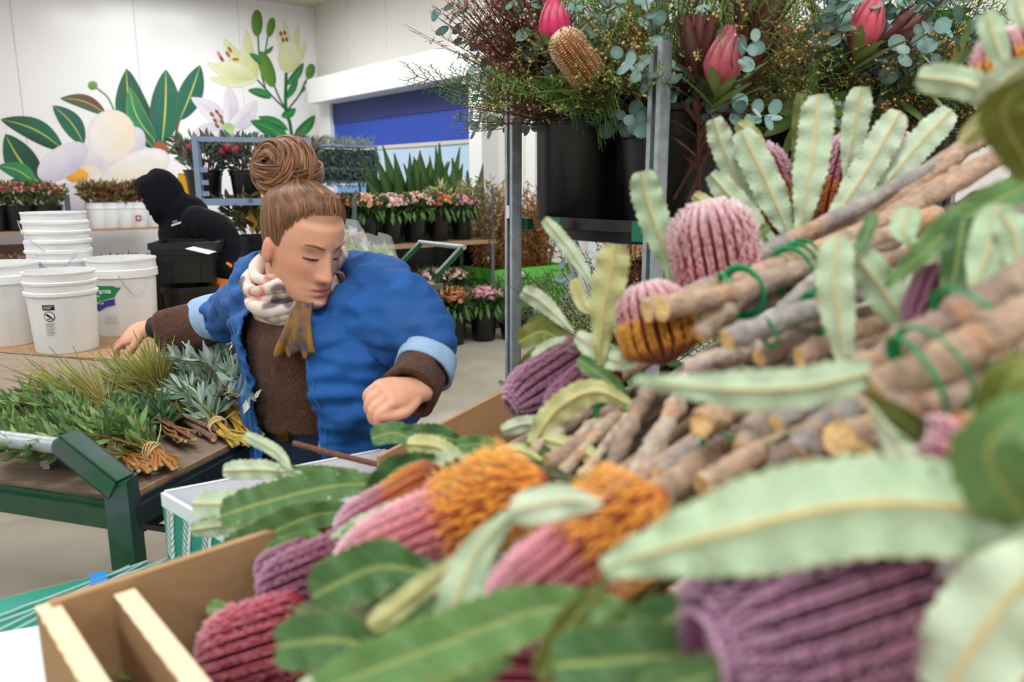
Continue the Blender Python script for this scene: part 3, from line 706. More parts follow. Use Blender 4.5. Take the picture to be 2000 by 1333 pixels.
def wrapped(loc, tip, label, seed, flowers):
    rnd = random.Random(seed); t = thing('wrapped_bouquet', label, 'bouquet', loc, 0, 'cellophane wrapped bouquets'); D_ = V(tip) - V(loc); L = D_.length; ax = D_.normalized(); q = V((0, 0, 1)).rotation_difference(ax)
    s = MB()
    for i in range(16):
        a = rnd.uniform(0, 2 * pi); r0 = rnd.uniform(0, .03); r1 = rnd.uniform(0, .11)
        s.tube([q @ V((r0 * cos(a), r0 * sin(a), -.06 + rnd.uniform(-.04, .04))), q @ V((r0 * .5 * cos(a), r0 * .5 * sin(a), L * .25)), q @ V((r1 * cos(a), r1 * sin(a), L * .8))], .006, 5, jit(c8(140, 176, 60), .15, rnd))
    s.build('stems', M_TWIG, t)['kind'] = 'stuff'
    f = MB()
    for i in range(90):
        a = rnd.uniform(0, 2 * pi); u = rnd.uniform(.15, .95); r = .02 + .1 * u * rnd.random()
        f.blade(q @ V((r * cos(a), r * sin(a), L * u)), ax + rvec(rnd) * .5, rvec(rnd), .13, .022, jit(rnd.choice([c8(104, 170, 80), c8(150, 196, 110), c8(80, 140, 64)]), .2, rnd), None, 2)
    f.build('foliage', M_LEAF, t)['kind'] = 'stuff'
    for i, (c, r) in enumerate(flowers):
        g = MB(); a = i * 2.4; rr = .045 + .035 * (i % 2); ce = q @ V((rr * cos(a), rr * sin(a), L * (.78 + .06 * (i % 3))))
        for k in range(22):
            b = rvec(rnd); g.blade(ce, ax * 1.1 + b, b + ax * .3, r * 1.1, r * .55, jit(c, .12, rnd), mixc(c, (1, 1, 1, 1), .2), 2, .15)
        g.build('bloom', M_PETAL, t)
    wv = MB(); seg = 20; vs = []
    for i in range(6):
        u = i / 5
        for k in range(seg):
            a = 2 * pi * k / seg; r = (.035 + .12 * u ** 1.1) * (1 + .09 * sin(k * 5 + i * 1.7))
            vs.append(q @ V((r * cos(a), r * sin(a), L * (.12 + .98 * u) + (.03 * sin(k * 2.5) if i == 5 else 0))))
    wv.add(vs, [(i * seg + k, i * seg + (k + 1) % seg, (i + 1) * seg + (k + 1) % seg, (i + 1) * seg + k) for i in range(5) for k in range(seg)]); wv.build('wrapper', M_CELLO, t)
    return t
wrapped(at(802, 560, 4.85), at(735, 500, 5.1), 'cellophane wrapped bouquet of green gladiolus stems on the small cart', 21, [(c8(226, 230, 140), .03)] * 3)
wrapped(at(770, 552, 4.95), at(676, 474, 5.2), 'cellophane wrapped bouquet with pink lily and lime and orange blooms', 22,
        [(c8(232, 160, 210), .09), (c8(214, 226, 40), .07), (c8(240, 150, 100), .06), (c8(226, 40, 120), .07), (c8(250, 160, 60), .04), (c8(245, 240, 245), .05)])
# ================================================================== BENCH BELOW THE MURAL, WITH POTS AND WHITE BUCKETS
YB0 = 10.9
pL = at(-60, 452, YB0 - .75); pRt = at(345, 443, YB0 + .35)
def bench_at(px): # point on the bench front edge for a pixel column, bench parallel to mural wall
    base = at(230, 446, YB0 - .05); d = ray(px, 446); n = E1
    t = (n.dot(base) - n.dot(EYE)) / n.dot(d); return EYE + d * t
ZB = at(230, 446, YB0 - .05).z
bl_, br2 = bench_at(-60), bench_at(360)
bench = thing('plant_bench', 'long wooden plant bench standing below the mural', 'bench', V(((bl_.x + br2.x) / 2, (bl_.y + br2.y) / 2, 0)))
LN = (V((br2.x, br2.y, 0)) - V((bl_.x, bl_.y, 0))).length
def BE(px, n, z): q = bench_at(px); return V((q.x, q.y, z)) - E1 * n
for z in (ZB, ZB - .62):
    mid = (BE(-60, .24, z - .015) + BE(360, .24, z - .015)) / 2
    mb = LB(); mb.box(mid, (LN, .5, .03), ax=(U2, E1, V((0, 0, 1)))); mb.build('bench_board', M_PLYE, bench)
for px in (-40, 138, 335):
    for n in (.03, .45):
        mb = LB(); mb.bar(BE(px, n, 0), BE(px, n, ZB + (.47 if px == 138 and n < .1 else 0)), .05, .05); mb.build('bench_post', M_PLYE if px != 138 else M_GREYST, bench)
BUCK_S = MB(); BUCK_S.lathe([(0, 0), (.086, 0), (.09, .006), (.098, .20), (.104, .205), (.104, .225), (.100, .228), (.102, .27), (.096, .27), (.086, .02), (0, .02)], 24); BUCK_S = BUCK_S.mesh('white_bucket', True, 35)
REDF = [c8(120, 66, 52), c8(150, 96, 66), c8(110, 110, 60), c8(96, 50, 48), c8(164, 150, 90)]
cols5 = ('half hidden behind the stacked pails', 'second from the grey post', 'in the middle of the row', 'with a small maroon square label', 'beside the hooded worker')
for i, px in enumerate((195, 221, 251, 279, 309)):
    p = BE(px, .16, ZB); t = thing('white_flower_bucket', 'small white flower bucket on wall bench, ' + cols5[i], 'bucket', p, 0, 'small white buckets on the wall bench')
    obj('bucket', BUCK_S, M_WPLAST, t); t.scale = (1.3,) * 3
    if i == 3:
        mb = MB(); d = (V((0, 0, 0)) + E1); 
        mb.box(d * .098 + V((0, 0, .10)) - U2 * .03, (.055, .006, .06), c8(150, 60, 90), ax=(U2, E1, V((0, 0, 1)))); mb.box(d * .1005 + V((0, 0, .10)) - U2 * .03, (.022, .004, .026), c8(240, 220, 226), ax=(U2, E1, V((0, 0, 1))))
        mb.box(d * .098 + V((0, 0, .11)) + U2 * .025, (.02, .006, .05), c8(214, 210, 214), ax=(U2, E1, V((0, 0, 1)))); mb.build('printed_label', M_FLAT, t)
    bush('red_leaf_bouquet', p + V((0, 0, .31)), 'reddish leafy bouquet in the white bucket ' + cols5[i].replace('with a small', 'bearing a'), 'bouquet', REDF, 260, .17, .29, .10, .04, 100 + i, None, 0, group='reddish bouquets in white buckets', stemcol=c8(120, 80, 60))
PINKR = [c8(226, 90, 110), c8(240, 130, 140), c8(206, 60, 84)]
POT_M = pot_mesh('pot', .195, .33, .82)
for i, (px, lb) in enumerate(((-12, 'at the frame edge'), (44, 'beside the stacked pails'), (100, 'behind the stacked pails'))):
    p = BE(px, .2, ZB); o = obj('flower_pot', POT_M, M_BLACKP, None, p); tag(o, 'black pot of coral flowers on wall bench, ' + lb, 'pot', 'black pots on the wall bench')
    bush('coral_flower_plant', p + V((0, 0, .27)), 'coral pink flowering plant on wall bench ' + lb, 'plant', [c8(60, 96, 40), c8(80, 110, 50), c8(110, 110, 60)], 280, .27, .34, .09, .04, 120 + i, PINKR, 60, .032, group='coral flowering plants')
mb = MB(); mb.box((BE(-20, .1, ZB - .36) + BE(70, .1, ZB - .36)) / 2, (1.1, .3, .36), ax=(U2, E1, V((0, 0, 1)))); o = mb.build('maroon_crate', mat('maroon_board', c8(70, 28, 26), rough=.7, nscale=14, namt=.3)); tag(o, 'dark maroon crate under the wall bench board', 'crate')
MAUVR = [c8(196, 110, 130), c8(226, 150, 160), c8(150, 60, 84)]
for i, (px, n, lb) in enumerate(((8, -.25, 'mauve pink bedding flowers at the frame edge below the bench'), (62, -.25, 'mauve pink bedding flowers left of the stacked pails'), (232, -.25, 'pink bedding flowers between stacked pails and black crates'), (270, -.25, 'pink bedding flowers in the tray beside the black crates'))):
    q = at(px, 528, 8.8); p = V((q.x, q.y, q.z - .12)) 
    bush('bedding_flower_plant', p, lb, 'plant', [c8(50, 70, 36), c8(70, 84, 44), c8(90, 60, 50)], 260, .28, .27, .075, .032, 140 + i, MAUVR, 70, .025, group='bedding flowers below the bench')
tr = thing('seedling_table', 'low black table of flower trays in front of the wall bench', 'table', at(150, 640, 8.8) * 1.0)
tr.location.z = 0
q0, q1 = at(-40, 530, 8.8), at(300, 525, 8.8); zt_ = q0.z - .15
c_ = (V((q0.x, q0.y, 0)) + V((q1.x, q1.y, 0))) / 2
mb = LB(); mb.box(V((c_.x, c_.y, zt_)), ((q1 - q0).length + .3, .6, .05)); mb.build('tray_top', M_BLACKP, tr)
mb = LB(); mb.box(V((c_.x, c_.y - .3, zt_ + .04)), ((q1 - q0).length + .3, .02, .10)); mb.build('tray_rim', M_BLACKP, tr)
for sx in (-1, 1):
    for sy in (-.25, .25):
        mb = LB(); mb.bar(V((c_.x + sx * (q1 - q0).length * .5, c_.y + sy, 0)), V((c_.x + sx * (q1 - q0).length * .5, c_.y + sy, zt_)), .05, .05); mb.build('leg', M_BLACKP, tr)

# ================================================================== BLUE-GREY CART WITH PROTEA POTS
YG = 5.7
gA, gB = at(392, 395, YG), at(607, 393, YG + .25)
zG = gA.z; gtop = at(392, 266, YG).z
gx = V((gB.x - gA.x, gB.y - gA.y, 0)); GL_ = gx.length; gx.normalize(); gy = V((-gx.y, gx.x, 0))
def G(x, y, z): return V((gA.x, gA.y, 0)) + gx * x + gy * y + V((0, 0, z))
gc = thing('flower_trolley', 'blue-grey tubular steel trolley carrying protea pots and yellow cards', 'trolley', G(GL_ / 2, .3, 0))
for x, y, zt in ((0, 0, gtop), (-.06, .62, gtop), (GL_, 0, gtop), (GL_, .62, gtop)):
    mb = LB(); mb.bar(G(x, y, 0.1), G(x, y, zt), .055, .04); mb.build('post', M_BLUEGREY, gc)
    mb = LB(); mb.lathe([(0, -.015), (.05, -.015), (.05, .015), (0, .015)], 14, G(x, y, .05), axis=gx); mb.build('caster_wheel', M_BLACKR, gc)
for y in (0, .62):
    mb = LB(); mb.bar(G(0, y, gtop - .02), G(GL_, y, gtop - .02), .035, .035); mb.build('top_rail', M_BLUEGREY, gc)
for x in (0, GL_):
    mb = LB(); mb.bar(G(x, 0, gtop - .02), G(x - (.06 if x == 0 else 0), .62, gtop - .02), .035, .035); mb.build('top_rail', M_BLUEGREY, gc)
for i, z in enumerate((zG, at(480, 512, YG).z, .2)):
    mb = LB(); mb.box(G(GL_ / 2, .31, z - .01), (GL_, .62, .02), ax=(gx, gy, V((0, 0, 1)))); mb.build('shelf', M_BLUEGREY, gc)
    mb = LB(); mb.bar(G(0, -.015, z), G(GL_, -.015, z), .03, .05); mb.build('shelf_rail', M_BLUEGREY, gc)
for z in (zG + .06, zG + .14, zG + .23):
    mb = LB(); mb.box(G(.04, -.01, z), (.05, .03, .035), ax=(gx, gy, V((0, 0, 1)))); mb.build('shelf_hook', M_BLUEGREY, gc)
def protea(mb, p, ax, r, L, cols, rnd, openness=.25, rows=5):
    """overlapping pointed bracts around a bud axis"""
    ax = V(ax).normalized(); q = V((0, 0, 1)).rotation_difference(ax)
    for k in range(rows):
        n = 11 - k
        for j in range(n):
            a = 2 * pi * (j + .5 * (k % 2)) / n; rad = V((cos(a), sin(a), 0)); rr = r * (1 - .13 * k)
            base = V((rad.x * rr * .45, rad.y * rr * .45, L * .08 * k)); m1 = V((rad.x * rr, rad.y * rr, L * (.35 + .07 * k))); tip = V((rad.x * rr * (.55 + openness), rad.y * rr * (.55 + openness), L * (.78 + .055 * k)))
            pts = spline([base, m1, tip], 5); c0 = jit(cols[0], .1, rnd); c1 = jit(cols[1], .12, rnd); c2 = cols[2]
            tang = V((-rad.y, rad.x, 0)); vs, cs = [], []
            for i, pt in enumerate(pts):
                u = i / 4; ww = r * .34 * max(.06, sin(pi * min(1, .2 + .8 * u)) ** .7)
                cc = mixc(c0, c1, u * 1.6 if u < .6 else 1); cc = mixc(cc, c2, max(0, (u - .75) * 4) if k < 3 else .3)
                vs += [V(p) + q @ (pt - tang * ww), V(p) + q @ (pt + rad * .12 * ww), V(p) + q @ (pt + tang * ww)]; cs += [cc, mixc(cc, c2, .15), cc]
            fs = []
            for i in range(4): a_ = i * 3; fs += [(a_, a_ + 1, a_ + 4, a_ + 3), (a_ + 1, a_ + 2, a_ + 5, a_ + 4)]
            mb.add(vs, fs, cs)
    mb.ball(V(p) + ax * L * .55, r * .62, mixc(cols[1], (.05, .01, .02, 1), .55), 10, 6, (1, 1, 1.15), q)
PROT = [c8(200, 56, 92), c8(226, 84, 112), c8(240, 170, 180)]
POT_B = pot_mesh('pot', .135, .235, .84)
for i, (x, y, lb) in enumerate(((.02, .32, 'at the trolley post nearest the hooded worker'), (.34, .26, 'behind the upright yellow card'), (.68, .3, 'behind the hair bun'))):
    p = G(x, y, zG); o = obj('flower_pot', POT_B, M_BLACKP, None, p); tag(o, 'black pot of proteas on blue-grey trolley, ' + lb, 'pot', 'protea pots')
    t = bush('protea_bouquet', p + V((0, 0, .20)), 'mixed protea and eucalyptus bouquet on blue-grey trolley ' + lb, 'bouquet', [c8(90, 116, 104), c8(56, 84, 50), c8(96, 60, 56), c8(120, 150, 140)], 300, .21, .27, .08, .03, 160 + i, group='protea bouquets on the trolley', stemcol=c8(96, 60, 50))
    rnd = random.Random(i + 9)
    for k in range(3):
        a = rnd.uniform(0, 6.28); r = .04 + .13 * rnd.random(); g = MB(); hd = V((r * cos(a), r * sin(a) * .6 - .10, .10 + .13 * rnd.random()))
        protea(g, hd, V((cos(a) * .3, -.5, .8)), .030, .075, PROT, rnd, rows=3); g.build('protea_flower', M_PETAL, t, True)
for i, (x, y, lb, z, ln) in enumerate(((.52, -.005, 'upright yellow card in front of a protea pot', zG + .03, .22), (-.08, .35, 'yellow card tucked behind the trolley post', zG + .03, .18), (.46, .16, 'yellow card hanging under the trolley shelf', zG - .23, .20))):
    mb = MB(); c = G(x, y, z)
    w0, w1 = (.10, .085) if i < 2 else (.13, .16)
    vs = [c - gx * w0, c + gx * w0, c + gx * w1 + V((0, 0, ln)), c - gx * w1 + V((0, 0, ln))]; vs2 = [v + gy * .006 for v in vs]
    mb.add(vs + vs2, [(0, 1, 2, 3), (7, 6, 5, 4), (0, 4, 5, 1), (1, 5, 6, 2), (2, 6, 7, 3), (3, 7, 4, 0)]); o = mb.build('yellow_card', M_YELLOW); tag(o, lb, 'card')
for i, (x, lb) in enumerate(((.35, 'first'), (.72, 'second'))):
    p = G(x, .22, at(480, 512, YG).z); o = obj('flower_pot', POT_B, M_BLACKP, None, p, None, (1.1, 1.1, .75)); tag(o, 'dark pot on the trolley lower shelf, %s from the hooded worker' % lb, 'pot')
    bush('dark_leaf_bouquet', p + V((0, 0, .18)), 'dark red and olive foliage bouquet on the trolley lower shelf, %s from worker' % lb, 'bouquet', [c8(84, 40, 40), c8(96, 96, 50), c8(120, 120, 80), c8(64, 70, 40)], 330, .25, .30, .09, .03, 180 + i, [c8(150, 70, 80), c8(190, 150, 130)], 14, .025)

# ================================================================== WHITE PAILS ON A FLATBED CART
ZP = .63
pa = atz(135, 690, ZP)
cart3 = thing('pail_cart', 'flatbed cart with wooden top carrying large white pails', 'cart', V((pa.x, pa.y, 0)))
e0, e1 = atz(-120, 682, ZP), atz(330, 707, ZP)
cx = V((e1.x - e0.x, e1.y - e0.y, 0)); CL = cx.length; cx.normalize(); cy = V((-cx.y, cx.x, 0))
def C3(x, y, z): return V((e0.x, e0.y, 0)) + cx * x + cy * y + V((0, 0, z))
mb = LB(); mb.box(C3(CL / 2, .42, ZP - .014), (CL, .84, .026), ax=(cx, cy, V((0, 0, 1)))); mb.build('deck', M_PLYE, cart3)
for y in (-.01, .85):
    mb = LB(); mb.bar(C3(0, y, ZP - .045), C3(CL, y, ZP - .045), .04, .05); mb.build('deck_rail', M_DARKST, cart3)
for x in (.08, CL - .08):
    for y in (.03, .80):
        mb = LB(); mb.bar(C3(x, y, .1), C3(x, y, ZP - .03), .045, .045); mb.build('leg', M_DARKST, cart3)
        mb = LB(); mb.lathe([(0, -.018), (.055, -.018), (.055, .018), (0, .018)], 16, C3(x, y, .055), axis=cy); mb.build('caster_wheel', M_BLACKR, cart3)
def pail_mesh(r, h, kind):
    mb = MB(); k = .88
    if kind == 'ring2':
        pr = [(0, 0), (r * k * .97, 0), (r * k, .01), (r * .955, h * .70), (r * 1.0, h * .705), (r * 1.03, h * .72), (r * 1.03, h * .755), (r * .965, h * .765), (r * .97, h * .84), (r * 1.02, h * .85), (r * 1.03, h * .88), (r * .98, h * .89), (r * .985, h * .97), (r * 1.01, h * .98), (r * 1.01, h), (r * .96, h), (r * k * .95, .02), (0, .02)]
    else:
        pr = [(0, 0), (r * k * .97, 0), (r * k, .01), (r * .96, h * .76), (r * 1.03, h * .765), (r * 1.03, h * .86), (r * 1.0, h * .87), (r * .99, h * .96), (r * 1.015, h * .97), (r * 1.015, h), (r * .96, h), (r * k * .95, .02), (0, .02)]
    mb.lathe(pr, 40); return mb.mesh('pail', True, 30)
PAIL_A, PAIL_B = pail_mesh(.15, .37, 'ring2'), pail_mesh(.165, .39, 'wide')
def pail(px, py, label, me, r, h, back=0.0, bail=None, z=ZP):
    q = atz(px, py, ZP); d = V((q.x, q.y, 0)).normalized(); p = V((q.x, q.y, z)) + d * (r * .85 + back)
    t = thing('white_pail', label, 'pail', p, 0, 'large white pails'); obj('pail_body', me, M_WPLAST, t)
    if bail:
        a0, a1, dip = bail; mb = MB(); P = []
        for i in range(13):
            u = i / 12; a = a0 + (a1 - a0) * u; P.append(V((cos(a) * (r * 1.06), sin(a) * (r * 1.06), h * .80 - dip * sin(pi * u))))
        mb.tube(P, .0022, 5, (.35, .36, .38, 1)); mb.build('wire_handle', M_GALV, t)
    return t, p, d
A_, pA_, dA_ = pail(134, 691, 'white pail in front with black and white warning label', PAIL_A, .15, .37)
B_, pB_, dB_ = pail(20, 678, 'wide white pail at the frame edge, no label', PAIL_B, .175, .39, .0)
C_, pC_, dC_ = pail(252, 664, 'white pail with green arrow and purple printed label', PAIL_B, .165, .39, .10, (-1.2, -.3, .10))
# nested stack of pails behind: each pail is its own thing
qs = atz(137, 672, ZP); ds = V((qs.x, qs.y, 0)).normalized(); ps = V((qs.x, qs.y, ZP)) + ds * .42
n_st = 6
ztop = at(137, 414, ps.y).z
for i in range(n_st):
    z = ZP + i * (ztop - ZP - .37) / (n_st - 1)
    t = thing('white_pail', 'white pail in the nested stack, %s' % ('bottom one', 'second from bottom', 'third from bottom', 'fourth from bottom', 'second from top', 'topmost one')[i], 'pail', V((ps.x + .006 * sin(i * 2.1), ps.y, z)), i * .7, 'nested white pails')
    obj('pail_body', PAIL_A, M_WPLAST, t)
    if i in (1, 5, 3):
        mb = MB(); P = []
        a0, a1 = (-1.9 - i * .7, -.5 - i * .7) if i != 5 else (-2.6 - i * .7, -1.4 - i * .7)
        for k in range(13):
            u = k / 12; a = a0 + (a1 - a0) * u; P.append(V((cos(a) * .160, sin(a) * .160, .27 - (.075 if i != 5 else .0) * sin(pi * u) - (.15 * u if i == 5 else 0) + (.06 if i == 5 else 0))))
        mb.tube(P, .0022, 5, (.35, .36, .38, 1)); mb.build('wire_handle', M_GALV, t)
# printed labels wrapped on the pails
def decal(t, p, r_of_z, ang, shapes, name, m=M_FLAT):
    """shapes: list of (polygon [(u metres around, z)], colour); grid-free fans wrapped on the pail"""
    mb = MB(); base = math.atan2(-p.y, -p.x) + ang
    for k, (poly, c) in enumerate(shapes):
        us = [u for u, z in poly]; u0 = min(us)
        while u0 < max(us) - 1e-6:                          # clip into narrow upright strips so the print follows the curve
            u1 = u0 + .006; pl_ = poly
            for lim_, sg in ((u0, 1), (u1, -1)):
                out = []
                for i in range(len(pl_)):
                    p0_, p1_ = pl_[i - 1], pl_[i]; d0, d1 = (p0_[0] - lim_) * sg, (p1_[0] - lim_) * sg
                    if d0 * d1 < 0: f_ = d0 / (d0 - d1); out.append((p0_[0] + (p1_[0] - p0_[0]) * f_, p0_[1] + (p1_[1] - p0_[1]) * f_))
                    if d1 >= 0: out.append(p1_)
                pl_ = out
                if len(pl_) < 3: break
            if len(pl_) >= 3:
                vs = []
                for (u, z) in pl_:
                    r = r_of_z(z) + .0016 + .0005 * k; a = base + u / r; vs.append(V((cos(a) * r, sin(a) * r, z)))
                mb.add(vs, [tuple(range(len(vs)))], c)
            u0 = u1
    return mb.build(name, m, t)
rz = lambda z: .15 * (.88 + .075 * z / .26)
BLK, WHT = c8(24, 24, 28), c8(236, 238, 240)
def rect(u0, z0, u1, z1): return [(u0, z0), (u1, z0), (u1, z1), (u0, z1)]
sh = [(rect(-.02, .185, .02, .203), BLK)]
sh += [(rect(-.016, .196 - i * .006, .014 - i * .006, .198 - i * .006), WHT) for i in range(2)]
sh += [([(cos(a) * .018, .163 + sin(a) * .018) for a in [2 * pi * k / 20 for k in range(20)]], BLK), ([(cos(a) * .0155, .163 + sin(a) * .0155) for a in [2 * pi * k / 20 for k in range(20)]], WHT),
       ([(-.012, .168), (-.006, .174), (.004, .166), (.011, .158), (.012, .152), (.004, .156), (-.004, .162)], BLK), (rect(-.009, .151, .004, .156), c8(120, 124, 130)), ([(-.013, .172), (-.011, .174), (.014, .153), (.012, .151)], BLK)]
for j in range(9): sh.append((rect(-.015, .138 - j * .0052, .016 - .004 * (j % 3), .140 - j * .0052), c8(150, 154, 160)))
sh = [([(u * 1.3, (z - .15) * 1.3 + .16) for u, z in po], c) for po, c in sh]
decal(A_, pA_, rz, -.42, sh, 'warning_label')
rzc = lambda z: .165 * (.88 + .08 * z / .30)
GRN, PUR = c8(20, 140, 78), c8(66, 56, 150)
sh = [(rect(-.12, .205, .02, .262), GRN), ([(.02, .214), (.02, .256), (.052, .252)], GRN), ([(-.12, .150), (-.05, .182), (.016, .198), (.016, .165), (-.03, .155), (-.08, .130)], PUR), ([(-.12, .205), (.02, .205), (.0, .200), (-.12, .168)], GRN)]
for j in range(4): sh.append((rect(-.05, .105 - j * .012, .02, .1075 - j * .012), c8(176, 178, 182)))
decal(C_, pC_, rzc, -.40, sh[:4], 'printed_label'); decal(C_, pC_, rzc, -.40, sh[4:], 'fine_print')['kind'] = 'stuff'
def text_mesh(body, size, align='CENTER'):
    cu = bpy.data.curves.new('lettering', 'FONT'); cu.body = body; cu.size = size; cu.align_x = align; cu.extrude = .0002; cu.offset = size * .02
    o = bpy.data.objects.new('lettering', cu); COL.objects.link(o)
    me = bpy.data.meshes.new_from_object(o.evaluated_get(bpy.context.evaluated_depsgraph_get())); bpy.data.objects.remove(o); return me
def wrap_text(t, p, rzf, ang, body, size, u0, z0, col, slope=0.0):
    me = text_mesh(body, size); base = math.atan2(-p.y, -p.x) + ang
    for v in me.vertices:
        u, z = u0 + v.co.x, z0 + v.co.y + slope * v.co.x; r = rzf(z) + .0045 + v.co.z; a = base + u / r
        v.co = (cos(a) * r, sin(a) * r, z)
    m = MATS.get('ink_%s' % body) or mat('ink_%s' % body, col, rough=.5)
    return obj('lettering', me, m, t)
wrap_text(C_, pC_, rzc, -.40, 'erna', .036, -.028, .224, c8(240, 244, 242), .08)
wrap_text(C_, pC_, rzc, -.40, 'ion', .016, -.068, .206, c8(220, 236, 226), .1)
wrap_text(C_, pC_, rzc, -.40, 'ma', .018, -.05, .168, c8(216, 214, 236), .3)

# dark crates and tubs beside the worker
YM = 4.35
def tub(px, py, r, h, label, name='black_tub'):
    c = at(px, py, YM); 
    mb = MB(); mb.lathe([(0, 0), (r * .84, 0), (r * .86, .01), (r, h * .9), (r * 1.08, h * .91), (r * 1.08, h), (r * .98, h), (r * .82, .03), (0, .03)], 30)
    o = mb.build(name, M_BLACKP, None, True, 35, loc=V((c.x, c.y, c.z - h))); tag(o, label, 'tub', 'black tubs beside the worker'); return o
tb = tub(368, 556, .155, .34, 'glossy round black tub nearest the outstretched hand')
tub(310, 548, .12, .34, 'round black tub half hidden behind the white pails')
zst = at(368, 556, YM).z - .34
st = thing('low_platform', 'low dark platform trolley under the black tubs', 'trolley', V((at(340, 600, YM).x, YM, 0)))
mb = LB(); mb.box(V((st.location.x, YM + .05, zst - .02)), (.75, .75, .038)); mb.build('deck', M_DARKST, st)
for sx in (-.33, .33):
    for sy in (-.28, .34):
        mb = LB(); mb.bar(V((st.location.x + sx, YM + sy, 0)), V((st.location.x + sx, YM + sy, zst - .03)), .04, .04); mb.build('leg', M_DARKST, st)
def crate(px0, px1, py0, py1, Y, label, z_lip=True):
    a, b = at(px0, py0, Y), at(px1, py1, Y); wd = b.x - a.x; h = a.z - b.z; dp = .30
    cc = V(((a.x + b.x) / 2, Y + dp / 2, b.z)); t = thing('black_crate', label, 'crate', cc, radians(12), 'black crates')
    for (x, y, sx, sy) in ((-wd / 2, 0, .012, dp), (wd / 2, 0, .012, dp), (0, -dp / 2, wd, .012), (0, dp / 2, wd, .012)):
        mb = MB(); mb.box((x, y, h / 2), (sx, sy, h)); mb.build('crate_wall', M_BLACKP, t)
        mb = MB(); mb.box((x, y, h - .02), (sx + .02, sy + .02, .035)); mb.build('crate_rim', M_BLACKP, t)
    mb = MB(); mb.box((0, 0, .008), (wd, dp, .016)); mb.build('crate_floor', M_BLACKP, t)
    for x in (-wd * .25, wd * .25):
        mb = MB(); mb.box((x, -dp / 2 - .008, h * .4), (.02, .012, h * .7)); mb.build('rib', M_BLACKP, t)
    return t
crate(292, 404, 497, 553, YM - .08, 'open black crate standing on the round tubs')
c2 = crate(287, 408, 474, 498, YM - .10, 'shallow black crate stacked topmost with a paper inside')
mb = MB(); p = at(393, 489, YM - .16); mb.box(p, (.12, .16, .002), ax=(V((.96, .1, -.25)).normalized(), V((-.1, .99, 0)).normalized(), V((.25, 0, .96)).normalized())); o = mb.build('paper_slip', M_CARDW); tag(o, 'white paper slip sticking out of the topmost black crate', 'paper')
# hose on the floor under the carts
mb = MB(); pts = [atz(x, y, .02) for x, y in ((-60, 775), (40, 752), (110, 742), (170, 738), (210, 745), (260, 772))]
mb.tube(spline(pts, 24), .022, 8); o = mb.build('floor_hose', M_BLACKR, None, True); tag(o, 'black hose curving over the concrete floor between the two carts', 'hose')
# bits under and behind the steel flower trolley
p = at(1232, 492, 4.6); mb = MB(); mb.box(V((p.x, p.y, p.z)), (.16, .3, .14)); o = mb.build('cardboard_carton', M_KRAFT); tag(o, 'tan carton on the grey stand seen under the black shelf', 'carton')
zz = p.z - .07; sd = thing('grey_stand', 'pale grey stand with steel legs seen below the black shelf', 'stand', V((p.x, p.y, 0)))
mb = LB(); mb.box(V((p.x + .1, p.y, zz - .02)), (.5, .5, .04)); mb.build('stand_top', M_GREYST, sd)
for sx in (-.12, .32):
    for sy in (-.22, .22): mb = LB(); mb.bar(V((p.x + sx, p.y + sy, 0)), V((p.x + sx, p.y + sy, zz - .04)), .04, .04); mb.build('leg', M_GALV, sd)
# ================================================================== PEOPLE
def loft(mb, rings, seg=24):
    """rings: (centre, axisX, axisY, rx, ry) closed with caps"""
    vs = []
    for (c, X, Y, rx, ry) in rings:
        for k in range(seg):
            t = 2 * pi * k / seg; vs.append(V(c) + X * (cos(t) * rx) + Y * (sin(t) * ry))
    n = len(rings)
    fs = [(i * seg + k, i * seg + (k + 1) % seg, (i + 1) * seg + (k + 1) % seg, (i + 1) * seg + k) for i in range(n - 1) for k in range(seg)]
    fs += [tuple(reversed(range(seg))), tuple(range((n - 1) * seg, n * seg))]
    mb.add(vs, fs)
def limb(mb, pts, rad, seg=16, n=14):
    P = spline(pts, n); m = len(rad) - 1
    rr = [interp(list(range(m + 1)), rad, i / (n - 1) * m) for i in range(n)]
    mb.tube(P, rr, seg); mb.ball(P[0], rr[0], (1, 1, 1, 1), 14, 9); mb.ball(P[-1], rr[-1], (1, 1, 1, 1), 14, 9)
def remesh(mb, voxel, smooth=4):
    me = mb.mesh('tmp', False); bm = bmesh.new(); bm.from_mesh(me); bmesh.ops.remove_doubles(bm, verts=bm.verts, dist=1e-6); bmesh.ops.recalc_face_normals(bm, faces=bm.faces); bm.to_mesh(me); bm.free()
    o = bpy.data.objects.new('tmp', me); COL.objects.link(o)
    r = o.modifiers.new('r', 'REMESH'); r.mode = 'VOXEL'; r.voxel_size = voxel; r.adaptivity = 0
    s = o.modifiers.new('s', 'SMOOTH'); s.factor = .5; s.iterations = smooth
    dg = bpy.context.evaluated_depsgraph_get(); out = bpy.data.meshes.new_from_object(o.evaluated_get(dg))
    bpy.data.objects.remove(o); bpy.data.meshes.remove(me)
    return out
def coords(me):
    a = np.empty(len(me.vertices) * 3, dtype=np.float64); me.vertices.foreach_get('co', a); return a.reshape(-1, 3)
def normals(me):
    a = np.empty(len(me.vertices) * 3, dtype=np.float64); me.vertices.foreach_get('normal', a); return a.reshape(-1, 3)
def set_co(me, a): me.vertices.foreach_set('co', a.ravel()); me.update()
def set_col(me, c):
    ca = me.color_attributes.new('Col', 'FLOAT_COLOR', 'POINT'); ca.data.foreach_set('color', np.ascontiguousarray(c, dtype=np.float32).ravel())
def drop(me, mask_delete):
    bm = bmesh.new(); bm.from_mesh(me); bm.verts.ensure_lookup_table()
    bmesh.ops.delete(bm, geom=[v for v, d in zip(bm.verts, mask_delete) if d], context='VERTS'); bm.to_mesh(me); bm.free(); me.update()
def smooth_on(me): me.polygons.foreach_set('use_smooth', [True] * len(me.polygons))
